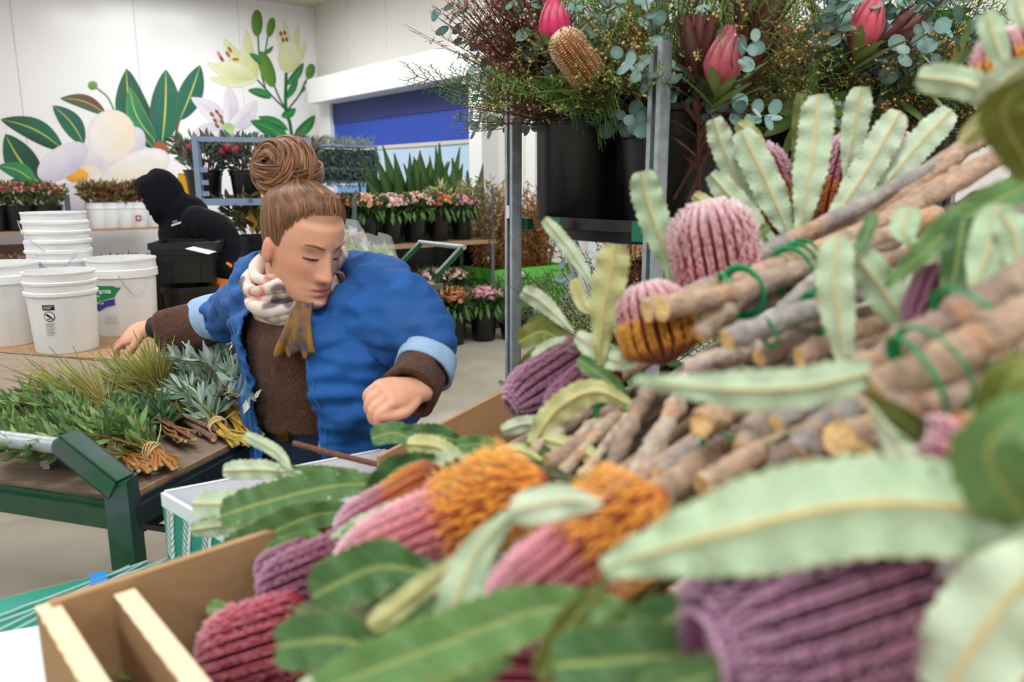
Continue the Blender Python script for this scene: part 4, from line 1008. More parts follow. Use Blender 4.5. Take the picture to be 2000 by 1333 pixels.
def put(name, me, m, parent):
    me.materials.clear(); me.materials.append(m); smooth_on(me)
    off = np.array(parent.location); set_co(me, coords(me) - off)
    o = bpy.data.objects.new(name, me); COL.objects.link(o); o.parent = parent; return o
def wrinkle(me, amp, scale, seed, aniso=(1, 1, 1)):
    a = coords(me); n = normals(me); out = a.copy()
    for i in range(len(a)):
        p = V((a[i][0] * aniso[0], a[i][1] * aniso[1], a[i][2] * aniso[2])) * scale + V((seed, 0, 0))
        out[i] += n[i] * (amp * (mnoise.noise(p) + .5 * abs(mnoise.noise(p * 2.1))))
    set_co(me, out)
Zv = V((0, 0, 1))

# ---- the woman -------------------------------------------------
YW = 1.75
feet = V((-.42, 1.86, 0))
wom = bpy.data.objects.new('person', None); wom.location = feet; COL.objects.link(wom)
tag(wom, 'person in blue denim jacket and brown sweater reaching for foliage', 'person')
HC = at(592, 474, 1.70)                                     # head centre at eye level
hf = V((.74, -.62, -.32)).normalized()                      # face direction
hu = V((-.10, .12, 1)); hu = (hu - hf * hu.dot(hf)).normalized(); hr = hf.cross(hu)   # hr: image-left ear is -hr
HM = Matrix((hr, hf, hu)).transposed()
HS = 1.06
def hw(x, y, z): return HC + (hr * x + hf * y + hu * z) * HS
neck0, neck1 = at(584, 575, 1.80), hw(0, -.03, -.06)
shR, shL = at(505, 562, 1.85), at(742, 565, 1.70)
chest, waist, hip = at(610, 660, 1.78), at(622, 790, 1.80), at(640, 880, 1.83)
elR, wrR = at(440, 632, 2.02), at(318, 640, 2.12)
elL, wrL = at(822, 690, 1.62), at(806, 770, 1.47)
tx = (shL - shR).normalized(); ty = Zv.cross(tx).normalized()       # torso axes: tx to her left, ty away from the viewer
body = MB()
HEADR = [(-.120, .012, .070, .045), (-.114, .028, .084, .02), (-.10, .042, .091, -.005), (-.08, .052, .088, -.035), (-.06, .059, .085, -.058), (-.03, .066, .084, -.078), (0, .070, .086, -.092), (.03, .073, .089, -.098),
         (.055, .073, .085, -.097), (.08, .066, .068, -.088), (.10, .050, .044, -.066), (.112, .028, .016, -.038), (.116, .008, -.006, -.018)]
def headloft(mb, grow=0.0):
    rings = [(hw(0, (f + b) / 2, z * (1 + grow * 4)), hr, hf, (w_ + grow) * HS, ((f - b) / 2 + grow) * HS) for z, w_, f, b in HEADR]
    loft(mb, rings, 32)
headloft(body)
limb(body, [neck0 - Zv * .03, neck1, hw(0, -.02, -.02)], [.062, .055, .055])
for s in (-1, 1):                                            # ears
    body.ball(hw(s * .074, -.012, -.018), .022 * HS, (1, 1, 1, 1), 12, 8, (.38, .75, 1.35), HM.to_quaternion())
loft(body, [(hip - Zv * .12, tx, ty, .16, .11), (hip, tx, ty, .17, .12), (waist, tx, ty, .14, .10), (chest, tx, ty, .155, .105), (chest.lerp(neck0, .6), tx, ty, .15, .085), (neck0, tx, ty, .07, .06)], 24)
limb(body, [shR - Zv * .02, elR, wrR], [.046, .040, .027]); limb(body, [shL - Zv * .04, elL, wrL], [.046, .040, .027])
hipL, hipR = hip + tx * .085 - Zv * .06, hip - tx * .085 - Zv * .06
ftL, ftR = V((-.22, 1.80, .09)), V((-.56, 1.98, .09))
for h_, f_ in ((hipL, ftL), (hipR, ftR)):
    kn = h_.lerp(f_, .5) + V((0, -.05, 0)); limb(body, [h_, kn, f_], [.082, .056, .042])
    limb(body, [f_ - Zv * .035, f_ + V((.03, -.15, -.055))], [.045, .032], n=5)
# hands: palm and five separate fingers
def finger(mb, base, d1, d2, d3, L, r):
    p = [base, base + d1 * L * .45, base + d1 * L * .45 + d2 * L * .32, base + d1 * L * .45 + d2 * L * .32 + d3 * L * .25]
    mb.tube(spline(p, 9), [r, r, r * .96, r * .98, r * .94, r * .9, r * .88, r * .84, r * .72], 10); mb.ball(p[-1], r * .76, (1, 1, 1, 1), 10, 7); mb.ball(p[0], r, (1, 1, 1, 1), 10, 7)
    return p
# right hand (reaching to image left): wrist -> fingers down-left, thumb nearer the viewer
wd = (at(270, 640, 2.15) - at(314, 640, 2.12)).normalized()
hx = (at(215, 662, 2.17) - at(300, 632, 2.12)).normalized()
pn = V((-.12, -.55, .80)); pn = (pn - hx * pn.dot(hx)).normalized(); ps_ = hx.cross(pn)      # back of hand normal, side (towards little finger = away)
if ps_.y < 0: ps_ = -ps_
w0 = at(294, 640, 2.12)
loft(body, [(w0 - hx * .02, ps_, pn, .026, .02), (w0 + hx * .02, ps_, pn, .033, .018), (w0 + hx * .055, ps_, pn, .042, .016), (w0 + hx * .085, ps_, pn, .041, .013), (w0 + hx * .095, ps_, pn, .034, .010)], 18)
RH = []
for i, (sy, L, r) in enumerate(((-.030, .086, .0090), (-.010, .096, .0092), (.011, .090, .0088), (.031, .070, .0080))):
    b = w0 + hx * (.088 - .006 * abs(i - 1)) + ps_ * sy; d1 = (hx * .93 - pn * .22 + ps_ * (sy * 3.4)).normalized(); d2 = (hx * .78 - pn * .6 + ps_ * (sy * 3)).normalized(); d3 = (hx * .6 - pn * .8 + ps_ * sy * 2).normalized()
    RH.append(finger(body, b, d1, d2, d3, L, r))
tb_ = w0 + hx * .022 - ps_ * .026
RH.append(finger(body, tb_, (hx * .7 - ps_ * .62 - pn * .3).normalized(), (hx * .86 - ps_ * .25 - pn * .45).normalized(), (hx * .9 - ps_ * .1 - pn * .4).normalized(), .078, .0104))
# left hand: loose fist in front, fingertips pointing image-left
hx2 = (at(735, 772, 1.40) - at(812, 762, 1.46)).normalized(); pn2 = V((.05, -.55, .82)); pn2 = (pn2 - hx2 * pn2.dot(hx2)).normalized(); ps2 = hx2.cross(pn2)
if ps2.y > 0: ps2 = -ps2                                     # ps2 towards the viewer
w2 = at(816, 762, 1.455)
loft(body, [(w2 - hx2 * .02, ps2, pn2, .027, .021), (w2 + hx2 * .02, ps2, pn2, .034, .022), (w2 + hx2 * .05, ps2, pn2, .041, .021), (w2 + hx2 * .075, ps2, pn2, .040, .016), (w2 + hx2 * .084, ps2, pn2, .034, .010)], 18)
for i, (sy, L, r) in enumerate(((.030, .070, .0088), (.010, .078, .009), (-.011, .072, .0086), (-.030, .058, .0078))):
    b = w2 + hx2 * .076 + ps2 * sy
    finger(body, b, (hx2 * .72 - pn2 * .66 + ps2 * .1).normalized(), (hx2 * -.15 - pn2 * .9 + ps2 * .12).normalized(), (hx2 * -.85 - pn2 * .3).normalized(), L, r)
LT = finger(body, w2 + hx2 * .02 + ps2 * .030, (hx2 * .80 + ps2 * .45 - pn2 * .25).normalized(), (hx2 * .95 - pn2 * .25 - ps2 * .05).normalized(), (hx2 * .97 - pn2 * .15 - ps2 * .2).normalized(), .080, .0104)
bm_ = remesh(body, .0036, 3)
# face detail and skin colour on the remeshed body
A = coords(bm_); rel = (A - np.array(HC)) / HS
X = rel @ np.array(hr); Yf = rel @ np.array(hf); Zh = rel @ np.array(hu)
head = (np.abs(X) < .1) & (np.abs(Yf) < .13) & (Zh > -.125) & (Zh < .13)
front = head & (Yf > .02)
def gs(x, s): return np.exp(-(x / s) ** 2)
D = np.zeros(len(A))
nz = np.clip((.012 - Zh) / .052, 0, 1); nose_w = .0085 + .006 * nz
D += np.where(Zh > -.047, gs(X, nose_w) * (.003 + .021 * nz ** 1.2) * np.clip((.022 - Zh) / .015, 0, 1), 0)
D += np.where(Zh <= -.047, gs(X, .014) * .024 * gs(Zh + .047, .0065), 0)
for s in (-1, 1):
    D += .006 * gs(X - s * .0135, .006) * gs(Zh + .043, .007)
    D -= .0095 * gs(X - s * .031, .014) * gs(Zh - .002, .0105); D += .0065 * gs(X - s * .031, .0125) * gs(Zh + .001, .0075)
    D += .0035 * gs(X - s * .030, .018) * gs(Zh - .021, .006); D += .004 * gs(X - s * .042, .02) * gs(Zh + .032, .018)
D += .0055 * gs(X, .021) * gs(Zh + .0685, .0042) + .0068 * gs(X, .018) * gs(Zh + .0795, .005) - .0045 * gs(X, .022) * gs(Zh + .0738, .0022)
D += .005 * gs(X, .018) * gs(Zh + .102, .010) - .002 * gs(X, .02) * gs(Zh + .090, .005)
D = np.where(front, D, 0) * np.clip((Yf - .02) / .03, 0, 1)
A2 = A + (D * HS)[:, None] * np.array(hf)[None, :]
set_co(bm_, A2)
SK = np.array(c8(226, 168, 140)); col = np.tile(SK, (len(A), 1))
def blend(mask, c, k=1.0):
    global col
    m_ = np.clip(mask * k, 0, 1)[:, None]; col = col * (1 - m_) + np.array(c)[None, :] * m_
red = c8(214, 128, 106)
for s in (-1, 1): blend(np.where(front, gs(X - s * .044, .024) * gs(Zh + .034, .02), 0), red, .55)
blend(np.where(front, gs(X, .013) * gs(Zh + .044, .014), 0), red, .45)
blend(np.where(front, gs(X, .021 - .0) * (gs(Zh + .0685, .0042) + gs(Zh + .079, .0062)), 0), c8(190, 92, 88), .9)
blend(np.where(front, gs(X, .019) * gs(Zh + .0738, .0018), 0), c8(110, 44, 44), .9)
for s in (-1, 1):
    blend(np.where(front, gs(X - s * .031, .014) * gs(Zh - .004, .009), 0), c8(196, 132, 112), .5)
    blend(np.where(head, gs(X - s * .076, .012) * gs(Yf + .012, .025) * gs(Zh + .018, .035), 0), c8(220, 120, 96), .6)
    blend(np.where(front, gs(X - s * .009, .0035) * gs(Zh + .052, .003), 0), c8(120, 60, 52), .7)
for cen, rad in [(p[-1], .012) for p in RH] + [(LT[-1], .014)] + [(w0 + hx * .088 + ps_ * sy, .012) for sy in (-.03, -.01, .011, .031)]:
    blend(np.exp(-(np.linalg.norm(A - np.array(cen), axis=1) / rad) ** 2), c8(222, 128, 108), .5)
hl = np.clip((Zh - .062) / .01, 0, 1) * head                     # scalp under the hair
blend(hl, c8(120, 84, 60), .6)
col[:, 3] = 1
set_col(bm_, col); put('body', bm_, M_SKIN, wom)
# lashes, brows, nails
def face_y(x): return -.003 + .0895 * sqrt(max(0, 1 - (x / .072) ** 2))
for s in (-1, 1):
    mb = LB(); pts = [hw(s * .031 + u * .0145, face_y(s * .031 + u * .0145) - .0012 - .001 * u * u, -.0045 - .002 * (1 - u * u)) for u in (-1, -.6, -.2, .2, .6, 1)]
    mb.tube(pts, [.0008, .002, .0026, .0026, .0022, .001], 6, c8(44, 26, 22)); mb.build('eyelashes', M_HAIR, wom, True)
    mb = LB(); pts = [hw(s * (.014 + u * .034), face_y(.014 + u * .034) + .0035, .0185 + .006 * sin(u * 2.4)) for u in (0, .2, .4, .6, .8, 1)]
    mb.tube(pts, [.0024, .0034, .0034, .003, .0022, .0008], 6, c8(130, 82, 56), flat=.5); mb.build('eyebrow', M_HAIR, wom, True)
for p in RH:
    mb = LB(); d = (p[3] - p[2]).normalized(); nn = (pn - d * pn.dot(d)).normalized(); mb.ball(p[3] + nn * .0058 + d * .001, .0054, c8(240, 190, 178), 8, 5, (1, .8, .25), Zv.rotation_difference(nn)); mb.build('fingernail', M_SKIN, wom, True)
mb = LB()
rr_ = RH[2]
for k in (0, 1):
    c = rr_[0].lerp(rr_[1], .45 + .22 * k); ax = (rr_[1] - rr_[0]).normalized(); q = Zv.rotation_difference(ax)
    mb.tube([c + q @ V((.0098 * cos(t), .0098 * sin(t), 0)) for t in [2 * pi * j / 16 for j in range(17)]], .0011, 5, cap=False)
mb.build('finger_ring', M_GOLD, wom, True)
# hair: cap, swept strands and a loose high bun
HAIRC = [c8(116, 78, 52), c8(134, 92, 60), c8(104, 70, 48), c8(150, 106, 70), c8(124, 84, 56), c8(90, 60, 44)]
cap = MB(); headloft(cap, .0012); cme = remesh(cap, .005, 2)
B = (coords(cme) - np.array(HC)) / HS; bx, by, bz = B @ np.array(hr), B @ np.array(hf), B @ np.array(hu)
keep = (bz > .082 - .10 * np.clip(np.abs(bx) - .045, 0, 1)) | ((by < .030 - .25 * np.clip(.05 - bz, 0, 1)) & (bz > -.005)) | ((by < -.035) & (bz > -.075))
drop(cme, ~keep); set_col(cme, np.tile(np.array(c8(104, 68, 46)), (len(cme.vertices), 1))); put('hair_cap', cme, M_HAIR, wom)
BUN = at(563, 335, 1.76); bun_r = .072
rnd = random.Random(11)
HZ, HW, HF, HB = [[r_[i] for r_ in HEADR] for i in range(4)]
def hsurf(x, y, z, g):  # push a head-local direction onto the grown head surface
    zc = min(z, .112); w_ = interp(HZ, HW, zc); f_ = interp(HZ, HF, zc); b_ = interp(HZ, HB, zc); yc = (f_ + b_) / 2; ry = (f_ - b_) / 2
    a = math.atan2(x / max(w_, .01), (y - yc) / max(ry, .01)); return hw((w_ + .09 * g) * sin(a), yc + (ry + .09 * g) * cos(a), z + g * .06)
bl0 = V(((BUN - HC).dot(hr), (BUN - HC).dot(hf), (BUN - HC).dot(hu))) / HS
sw = LB()
for i in range(1000):
    a = rnd.uniform(-pi, pi)                                 # around the head: 0 = face front
    s_, c_2 = sin(a), cos(a)
    z0 = float(np.interp(c_2, [-1, -.2, .05, .35, .6, .8, 1], [-.07, -.06, -.01, .034, .068, .080, .085]))
    z0 += rnd.uniform(-.004, .012)
    P = []
    for k in range(7):
        u = k / 6; zz = z0 + (.112 - z0) * u; rad = sqrt(max(.03, 1 - (max(zz, -.02) / .118) ** 2))
        tgt = V((bl0.x * .8, bl0.y * .8, .125)); q = V((s_ * .074 * rad, c_2 * .094 * rad - .004, zz)).lerp(tgt, u ** 2.2 * .75)
        P.append(hsurf(q.x, q.y, q.z, .004 + .048 * min(1, 2.5 * u) + rnd.uniform(-.004, .012) + .06 * u))
    c = jit(rnd.choice(HAIRC), .15, rnd)
    sw.tube(spline(P, 11), [.0004, .0010, .0016] + [.0021] * 7 + [.0012], 4, [mixc(c, c8(190, 140, 112), .5), mixc(c, c8(170, 124, 94), .3)] + [c] * 9, cap=False)
sw.build('swept_hair', M_HAIR, wom, True)['kind'] = 'stuff'
bn_ = LB()
bn_.ball(BUN, bun_r * .90, c8(84, 54, 38), 24, 16)
sw_ax = V((-.42, -.88, .18)).normalized(); qa = Zv.rotation_difference(sw_ax); qb = Zv.rotation_difference(V((.2, -.25, .95)).normalized())
for i in range(760):                                         # swirl of locks over the front dome, then a wrap round the base
    P = []; wrap = i % 4 == 0; a0 = rnd.uniform(0, 6.28); span = rnd.uniform(.9, 2.1)
    if wrap: l0 = rnd.uniform(-.75, .15); l1 = l0 + rnd.uniform(.1, .35)
    else: l0 = rnd.uniform(-.2, 1.35); l1 = l0 - rnd.uniform(.05, .3)
    R_ = bun_r * (.96 + .09 * rnd.random() + (.05 * sin(l0 * 9) if not wrap else .03))
    for k in range(8):
        u = k / 7; a = a0 + span * u; l2 = l0 + (l1 - l0) * u; rr2 = R_ * (1 - .10 * (2 * u - 1) ** 4)
        d = V((cos(a) * cos(l2), sin(a) * cos(l2), sin(l2) * 1.05)); P.append(BUN + (qb if wrap else qa) @ (d * rr2))
    c = jit(HAIRC[int((l0 * 3.2 + i * .07) % 6)], .14, rnd)
    bn_.tube(spline(P, 11), [.0006] + [rnd.uniform(.0016, .0034)] * 9 + [.0006], 5, c, cap=False)
for i in range(26):                                          # stray wisps at the bun top and nape
    a = rnd.uniform(0, 6.28); p0 = BUN + V((cos(a) * .05, sin(a) * .03, .03)); p1 = p0 + V((cos(a) * .03 + rnd.uniform(-.02, .02), 0, .045 * rnd.random()))
    bn_.tube([p0, (p0 + p1) / 2 + rvec(rnd) * .008, p1], [.001, .0008, .0004], 4, jit(HAIRC[3], .2, rnd), cap=False)
bn_.build('hair_bun', M_HAIR, wom, True)['kind'] = 'stuff'
# brown fuzzy sweater with wide cuffs
M_SWEAT = mat('brown_knit', c8(88, 52, 36), rough=.95, nscale=90, namt=.35, bump=1.0, bscale=210, sheen=.1)
M_DENIM = mat('blue_denim', c8(15, 86, 160), rough=.75, nscale=7, namt=.3, bump=.2, bscale=320, sheen=.05)
M_DENIML = mat('pale_denim', c8(150, 184, 220), rough=.8, nscale=120, namt=.1)
M_JEANS = mat('dark_denim', c8(24, 40, 66), rough=.8, nscale=14, namt=.25, bump=.2, bscale=260)
sw_ = MB()
loft(sw_, [(waist - Zv * .045, tx, ty, .160, .122), (waist, tx, ty, .168, .128), (waist.lerp(chest, .5), tx, ty, .168, .128), (chest, tx, ty, .172, .125), (chest.lerp(neck0, .6), tx, ty, .155, .10), (neck0 + Zv * .0, tx, ty, .08, .07)], 28)
limb(sw_, [shR - Zv * .03, elR, wrR.lerp(elR, .5)], [.05, .05, .05]); limb(sw_, [shL.lerp(chest, .3) - Zv * .04, elL, wrL.lerp(elL, .5)], [.05, .05, .05])
sm = remesh(sw_, .007, 3); wrinkle(sm, .004, 14, 3); put('sweater', sm, M_SWEAT, wom)
def flare(name, p0, p1, r0, r1, m, th=.008, n=12, seg=36, wob=.05, seedv=0):
    """open turned-back tube between two points with wall thickness"""
    mb = LB(); T = (p1 - p0).normalized(); N = T.orthogonal().normalized(); Bn = T.cross(N); vs = []
    prof = [(u / (n - 1), 0) for u in range(n)] + [(1 - u / (n - 1), 1) for u in range(n)]
    for (u, inn) in prof:
        for k in range(seg):
            a = 2 * pi * k / seg; r = (r0 + (r1 - r0) * u) * (1 + wob * sin(3 * a + seedv + 2 * u) + wob * .6 * sin(5 * a + 5 * u + seedv)) - th * inn
            vs.append(p0.lerp(p1, u) + N * cos(a) * r + Bn * sin(a) * r)
    m2 = len(prof)
    mb.add(vs, [(i * seg + k, i * seg + (k + 1) % seg, ((i + 1) % m2) * seg + (k + 1) % seg, ((i + 1) % m2) * seg + k) for i in range(m2) for k in range(seg)])
    return mb.build(name, m, wom, True)
cR0, cR1 = at(424, 630, 2.03), at(338, 652, 2.075)
flare('sweater_cuff', cR0, cR1, .058, .074, M_SWEAT, .014, 12, 40, .05, 1.0); flare('jacket_cuff', at(440, 618, 2.0), at(402, 628, 2.06), .064, .066, M_DENIML, .006, 6, 40, .03)
flare('wrist_band', at(322, 640, 2.10), at(302, 640, 2.12), .034, .031, M_BLACKR, .003, 4, 24, .02)
cL0, cL1 = at(826, 716, 1.55), at(796, 768, 1.465)
flare('sweater_cuff', cL0, cL1, .052, .060, M_SWEAT, .014, 12, 40, .05, 2.2); flare('jacket_cuff', at(838, 700, 1.57), at(824, 728, 1.535), .062, .063, M_DENIML, .006, 6, 40, .03)
# denim jacket: body and sleeves in one cloth, open at the front
jk = MB()
hem = at(640, 905, 1.83)
loft(jk, [(hem - Zv * .06, tx, ty, .235, .175), (hem + tx * .01, tx, ty, .232, .17), (waist + tx * .03, tx, ty, .222, .16), (waist.lerp(chest, .5) + tx * .03, tx, ty, .215, .155), (chest + tx * .02, tx, ty, .212, .150), (chest.lerp(neck0, .5), tx, ty, .195, .128), (chest.lerp(neck0, .82), tx, ty, .14, .10), (neck0 + Zv * .012, tx, ty, .092, .082)], 36)
limb(jk, [chest.lerp(shR, .8) - Zv * .01, shR.lerp(elR, .5), at(442, 622, 1.99)], [.080, .068, .056]); limb(jk, [chest.lerp(shL, .75) - Zv * .03, shL.lerp(elL, .5) + tx * .015 - Zv * .015, at(840, 672, 1.60)], [.080, .080, .062])
limb(jk, [at(694, 530, 1.80), at(738, 550, 1.74), at(785, 590, 1.68)], [.045, .062, .07], n=8); limb(jk, [at(548, 535, 1.85), at(505, 550, 1.86), at(480, 585, 1.9)], [.045, .06, .062], n=8)
jm = remesh(jk, .0085, 4); wrinkle(jm, .019, 8, 9, (1, 1, 1.6)); wrinkle(jm, .012, 18, 19, (1, 1, 2.2))
J = coords(jm); rj = J - np.array(chest); jx, jy, jz = rj @ np.array(tx), rj @ np.array(ty), rj[:, 2]
zr = np.clip((chest.z + .12 - J[:, 2]) / .45, 0, 1)
lo = -.088 + .02 * zr - .06 * np.clip(J[:, 2] - chest.z, 0, .1); hi = .082 + .02 * zr - .02 * np.clip((J[:, 2] - chest.z) / .1, 0, 1)
dele = ((jy < .02) & (jx > lo) & (jx < hi)) | (J[:, 2] < hem.z - .045) | ((J[:, 2] > neck0.z - .004) & (np.linalg.norm((J - np.array(neck0))[:, :2], axis=1) < .10))
for cen, nrm, rad in ((at(414, 628, 2.035), (at(320, 640, 2.12) - at(424, 628, 2.03)).normalized(), .1), (at(830, 708, 1.57), (cL1 - cL0).normalized(), .09)):
    pass
drop(jm, dele)
jo = put('denim_jacket', jm, M_DENIM, wom); sd_ = jo.modifiers.new('thick', 'SOLIDIFY'); sd_.thickness = .006; sd_.offset = -1
# stitched placket bands along the two front edges
for side, xs_ in ((0, (-.095, -.120)), (1, (.090, .116))):
    for z0_, off in ((0, xs_[0]), (1, xs_[1])):
        pts = []
        for k in range(14):
            u = k / 13; c = neck0.lerp(hem, u) if False else V((0, 0, 0)); zz = neck0.z - .05 - u * (neck0.z - hem.z - .03)
            ctr = neck0.lerp(chest, min(1, u * 2.2)) if u < .45 else chest.lerp(hem, (u - .45) / .55)
            o_ = V((ctr.x, ctr.y, zz)) + tx * (off + .02 * u); d = -ty
            hit, loc, nrm, idx = jo.ray_cast(V(o_) - V(wom.location) + d * .5, -d)
            if hit: pts.append(V(loc) + V(wom.location) + d * .0015)
        if len(pts) > 3:
            mb = LB(); mb.tube(pts, .0035 if z0_ == 0 else .0012, 6, c8(70, 130, 190)); mb.build('jacket_seam', MATS.get('seam') or mat('seam', c8(52, 116, 182), rough=.8), wom, True)
# jeans
jn = MB(); loft(jn, [(hip - Zv * .16, tx, ty, .165, .125), (hip, tx, ty, .178, .132), (waist - Zv * .03, tx, ty, .156, .118)], 28)
for h_, f_ in ((hipL, ftL), (hipR, ftR)):
    kn = h_.lerp(f_, .5) + V((0, -.05, 0)); limb(jn, [h_, kn, f_ + Zv * .02], [.098, .074, .066])
jm2 = remesh(jn, .009, 3); wrinkle(jm2, .006, 12, 5); put('jeans', jm2, M_JEANS, wom)
mb = LB(); mb.box(waist - Zv * .042 - ty * .127 + tx * .0, (.034, .008, .022), ax=(tx, ty, Zv)); mb.build('belt_buckle', M_GOLD, wom)
for f_ in (ftL, ftR):
    mb = MB(); limb(mb, [f_ - Zv * .03, f_ + V((.035, -.17, -.05))], [.052, .04], n=6); sm2 = remesh(mb, .008, 2); put('boot', sm2, M_BLACKR, wom)
# scarf: twisted loops and a hanging end
M_SCARF = bpy.data.materials.new('patterned_scarf'); M_SCARF.use_nodes = True
nt = M_SCARF.node_tree; pr_ = nt.nodes['Principled BSDF']; pr_.inputs['Roughness'].default_value = .85
tc = nd(nt, 'ShaderNodeTexCoord'); vz = nd(nt, 'ShaderNodeTexNoise'); vz.inputs['Scale'].default_value = 13; vz.inputs['Detail'].default_value = 1.5
rp = nd(nt, 'ShaderNodeValToRGB'); nt.links.new(tc.outputs['Object'], vz.inputs['Vector']); nt.links.new(vz.outputs[0], rp.inputs[0]); nt.links.new(rp.outputs[0], pr_.inputs['Base Color'])
els = rp.color_ramp.elements; els[0].position = .30; els[0].color = c8(66, 62, 84); els[1].position = .40; els[1].color = c8(128, 112, 120)
for po, cc in ((.44, c8(226, 208, 200)), (.54, c8(236, 224, 216)), (.60, c8(222, 132, 112)), (.66, c8(230, 212, 196)), (.72, c8(196, 158, 96))):
    e = els.new(po); e.color = cc
sc_ = LB(); rnd = random.Random(5)
ncx = neck0.lerp(neck1, .42)
for k in range(7):
    P = []; tl = rnd.uniform(-.35, .35); r0 = .080 + .010 * (k % 3); zoff = -.035 + .014 * k
    for j in range(29):
        a = 2 * pi * j / 28; P.append(ncx + tx * (cos(a) * (r0 + .012)) + ty * (sin(a) * r0) + Zv * (zoff + .022 * sin(a + tl) - .022 * max(0, -sin(a)) + .006 * sin(3 * a + k)))
    sc_.tube(P, [.018 + .005 * sin(j * .9 + k) for j in range(29)], 8, cap=False, flat=.75)
sc_.build('scarf_loop', M_SCARF, wom, True)
M_SCARF2 = mat('mustard_scarf', c8(168, 124, 48), rough=.85, nscale=24, col2=c8(74, 68, 86), namt=.15)
tl_ = LB(); top = at(600, 592, 1.63); bot = at(590, 690, 1.635); gx_ = tx; rows = 18; cols_ = 15; vs = []
for i in range(rows):
    u = i / (rows - 1); ctr = top.lerp(bot, u) + V((-.010 * u, -.012 * sin(u * 3), 0)); wdt = .022 + .034 * u
    for j in range(cols_):
        x = -1 + 2 * j / (cols_ - 1); vs.append(ctr + tx * (x * wdt) - ty * (.005 * sin(x * 7 + u * 2) + .004 * sin(x * 15 + u) + .006) + Zv * (.010 * sin(x * 9) * u))
tl_.add(vs, [(i * cols_ + j, i * cols_ + j + 1, (i + 1) * cols_ + j + 1, (i + 1) * cols_ + j) for i in range(rows - 1) for j in range(cols_ - 1)])
to = tl_.build('scarf_end', M_SCARF2, wom, True); mo = to.modifiers.new('t', 'SOLIDIFY'); mo.thickness = .006

# ---- the hooded worker -------------------------------------------
YH = 4.75
man = bpy.data.objects.new('person', None); man.location = V((at(385, 700, YH).x, YH + .05, 0)); COL.objects.link(man)
tag(man, 'person in black hooded sweatshirt with orange glove bending over crates', 'person')
def m_(px, py, dy=0.0): return at(px, py, YH + dy)
mh = m_(312, 384); msh = m_(388, 432, -.10); msh2 = m_(350, 425, .24); mhip = m_(408, 590, .1); mhipz = mhip.copy()
b2 = MB(); b2.ball(mh, .105, (1, 1, 1, 1), 18, 12, (1, .85, 1.15)); limb(b2, [mh + V((.03, 0, -.06)), m_(350, 430, .05)], [.06, .07], n=6)
loft(b2, [(mhip, V((.9, .2, 0)).normalized(), V((-.2, .9, 0)).normalized(), .17, .13), (m_(390, 500, .08), V((1, 0, 0)), V((0, 1, 0)), .17, .14), (m_(372, 440, .07), V((1, 0, 0)), V((0, 1, 0)), .17, .16), (m_(355, 415, .07), V((1, 0, 0)), V((0, 1, 0)), .1, .12)], 20)
mel, mwr = m_(446, 486, -.18), m_(436, 532, -.30); mel2, mwr2 = m_(330, 490, .22), m_(300, 520, .05)
limb(b2, [msh, mel, mwr], [.06, .05, .035]); limb(b2, [msh2, mel2, mwr2], [.06, .05, .035])
fA, fB = V((at(390, 700, YH).x, YH - .05, .09)), V((at(430, 700, YH).x, YH + .2, .09))
for s, f_ in ((-.08, fA), (.08, fB)):
    limb(b2, [mhip + V((s, 0, -.05)), (mhip + f_) / 2 + V((-.03, -.04, 0)), f_], [.09, .06, .045]); limb(b2, [f_, f_ + V((-.14, -.03, -.05))], [.045, .035], n=5)
bm2 = remesh(b2, .008, 3); set_col(bm2, np.tile(np.array(c8(200, 150, 124)), (len(bm2.vertices), 1))); put('body', bm2, M_SKIN, man)
M_HOOD = mat('black_fleece', c8(9, 12, 19), rough=.95, spec=.2, nscale=20, namt=.3, bump=.15, bscale=200, sheen=.02)
h = MB(); h.ball(mh + V((.02, 0, .01)), .128, (1, 1, 1, 1), 22, 14, (1.0, .9, 1.2)); limb(h, [mh + V((-.05, -.02, .03)), mh + V((-.125, -.02, .055))], [.10, .045], n=6); limb(h, [mh + V((-.02, -.03, -.06)), mh + V((-.085, -.03, -.11))], [.10, .05], n=6)
limb(h, [mh + V((.05, 0, -.05)), m_(365, 425, .06)], [.11, .14], n=6)
loft(h, [(mhip - Zv * .04, V((1, 0, 0)), V((0, 1, 0)), .19, .16), (m_(398, 520, .08), V((1, 0, 0)), V((0, 1, 0)), .205, .17), (m_(378, 455, .07), V((1, 0, 0)), V((0, 1, 0)), .21, .19), (m_(362, 415, .07), V((1, 0, 0)), V((0, 1, 0)), .14, .15)], 24)
limb(h, [msh, msh.lerp(mel, .55) + V((.03, 0, .03)), mel, mwr], [.095, .09, .08, .058]); limb(h, [msh2, mel2, mwr2], [.09, .075, .055])
hm = remesh(h, .011, 3); wrinkle(hm, .012, 9, 2)
HH = coords(hm); op = (HH - np.array(mh)); face_d = np.array(V((-.80, -.28, -.36)).normalized())
dele = ((op @ face_d) > .095) & (np.linalg.norm(op, axis=1) < .2)
drop(hm, dele); ho = put('hooded_sweatshirt', hm, M_HOOD, man); so = ho.modifiers.new('t', 'SOLIDIFY'); so.thickness = .01; so.offset = -1
tr_ = MB(); loft(tr_, [(mhip - Zv * .12, V((1, 0, 0)), V((0, 1, 0)), .175, .14), (mhip + Zv * .02, V((1, 0, 0)), V((0, 1, 0)), .175, .14)], 20)
for s, f_ in ((-.08, fA), (.08, fB)): limb(tr_, [mhip + V((s, 0, -.05)), (mhip + f_) / 2 + V((-.03, -.04, 0)), f_ + Zv * .02], [.105, .08, .07])
put('trousers', remesh(tr_, .012, 3), M_JEANS, man)
for f_ in (fA, fB):
    mb = MB(); limb(mb, [f_ - Zv * .02, f_ + V((-.16, -.035, -.045))], [.055, .045], n=6); put('boot', remesh(mb, .01, 2), M_BLACKR, man)
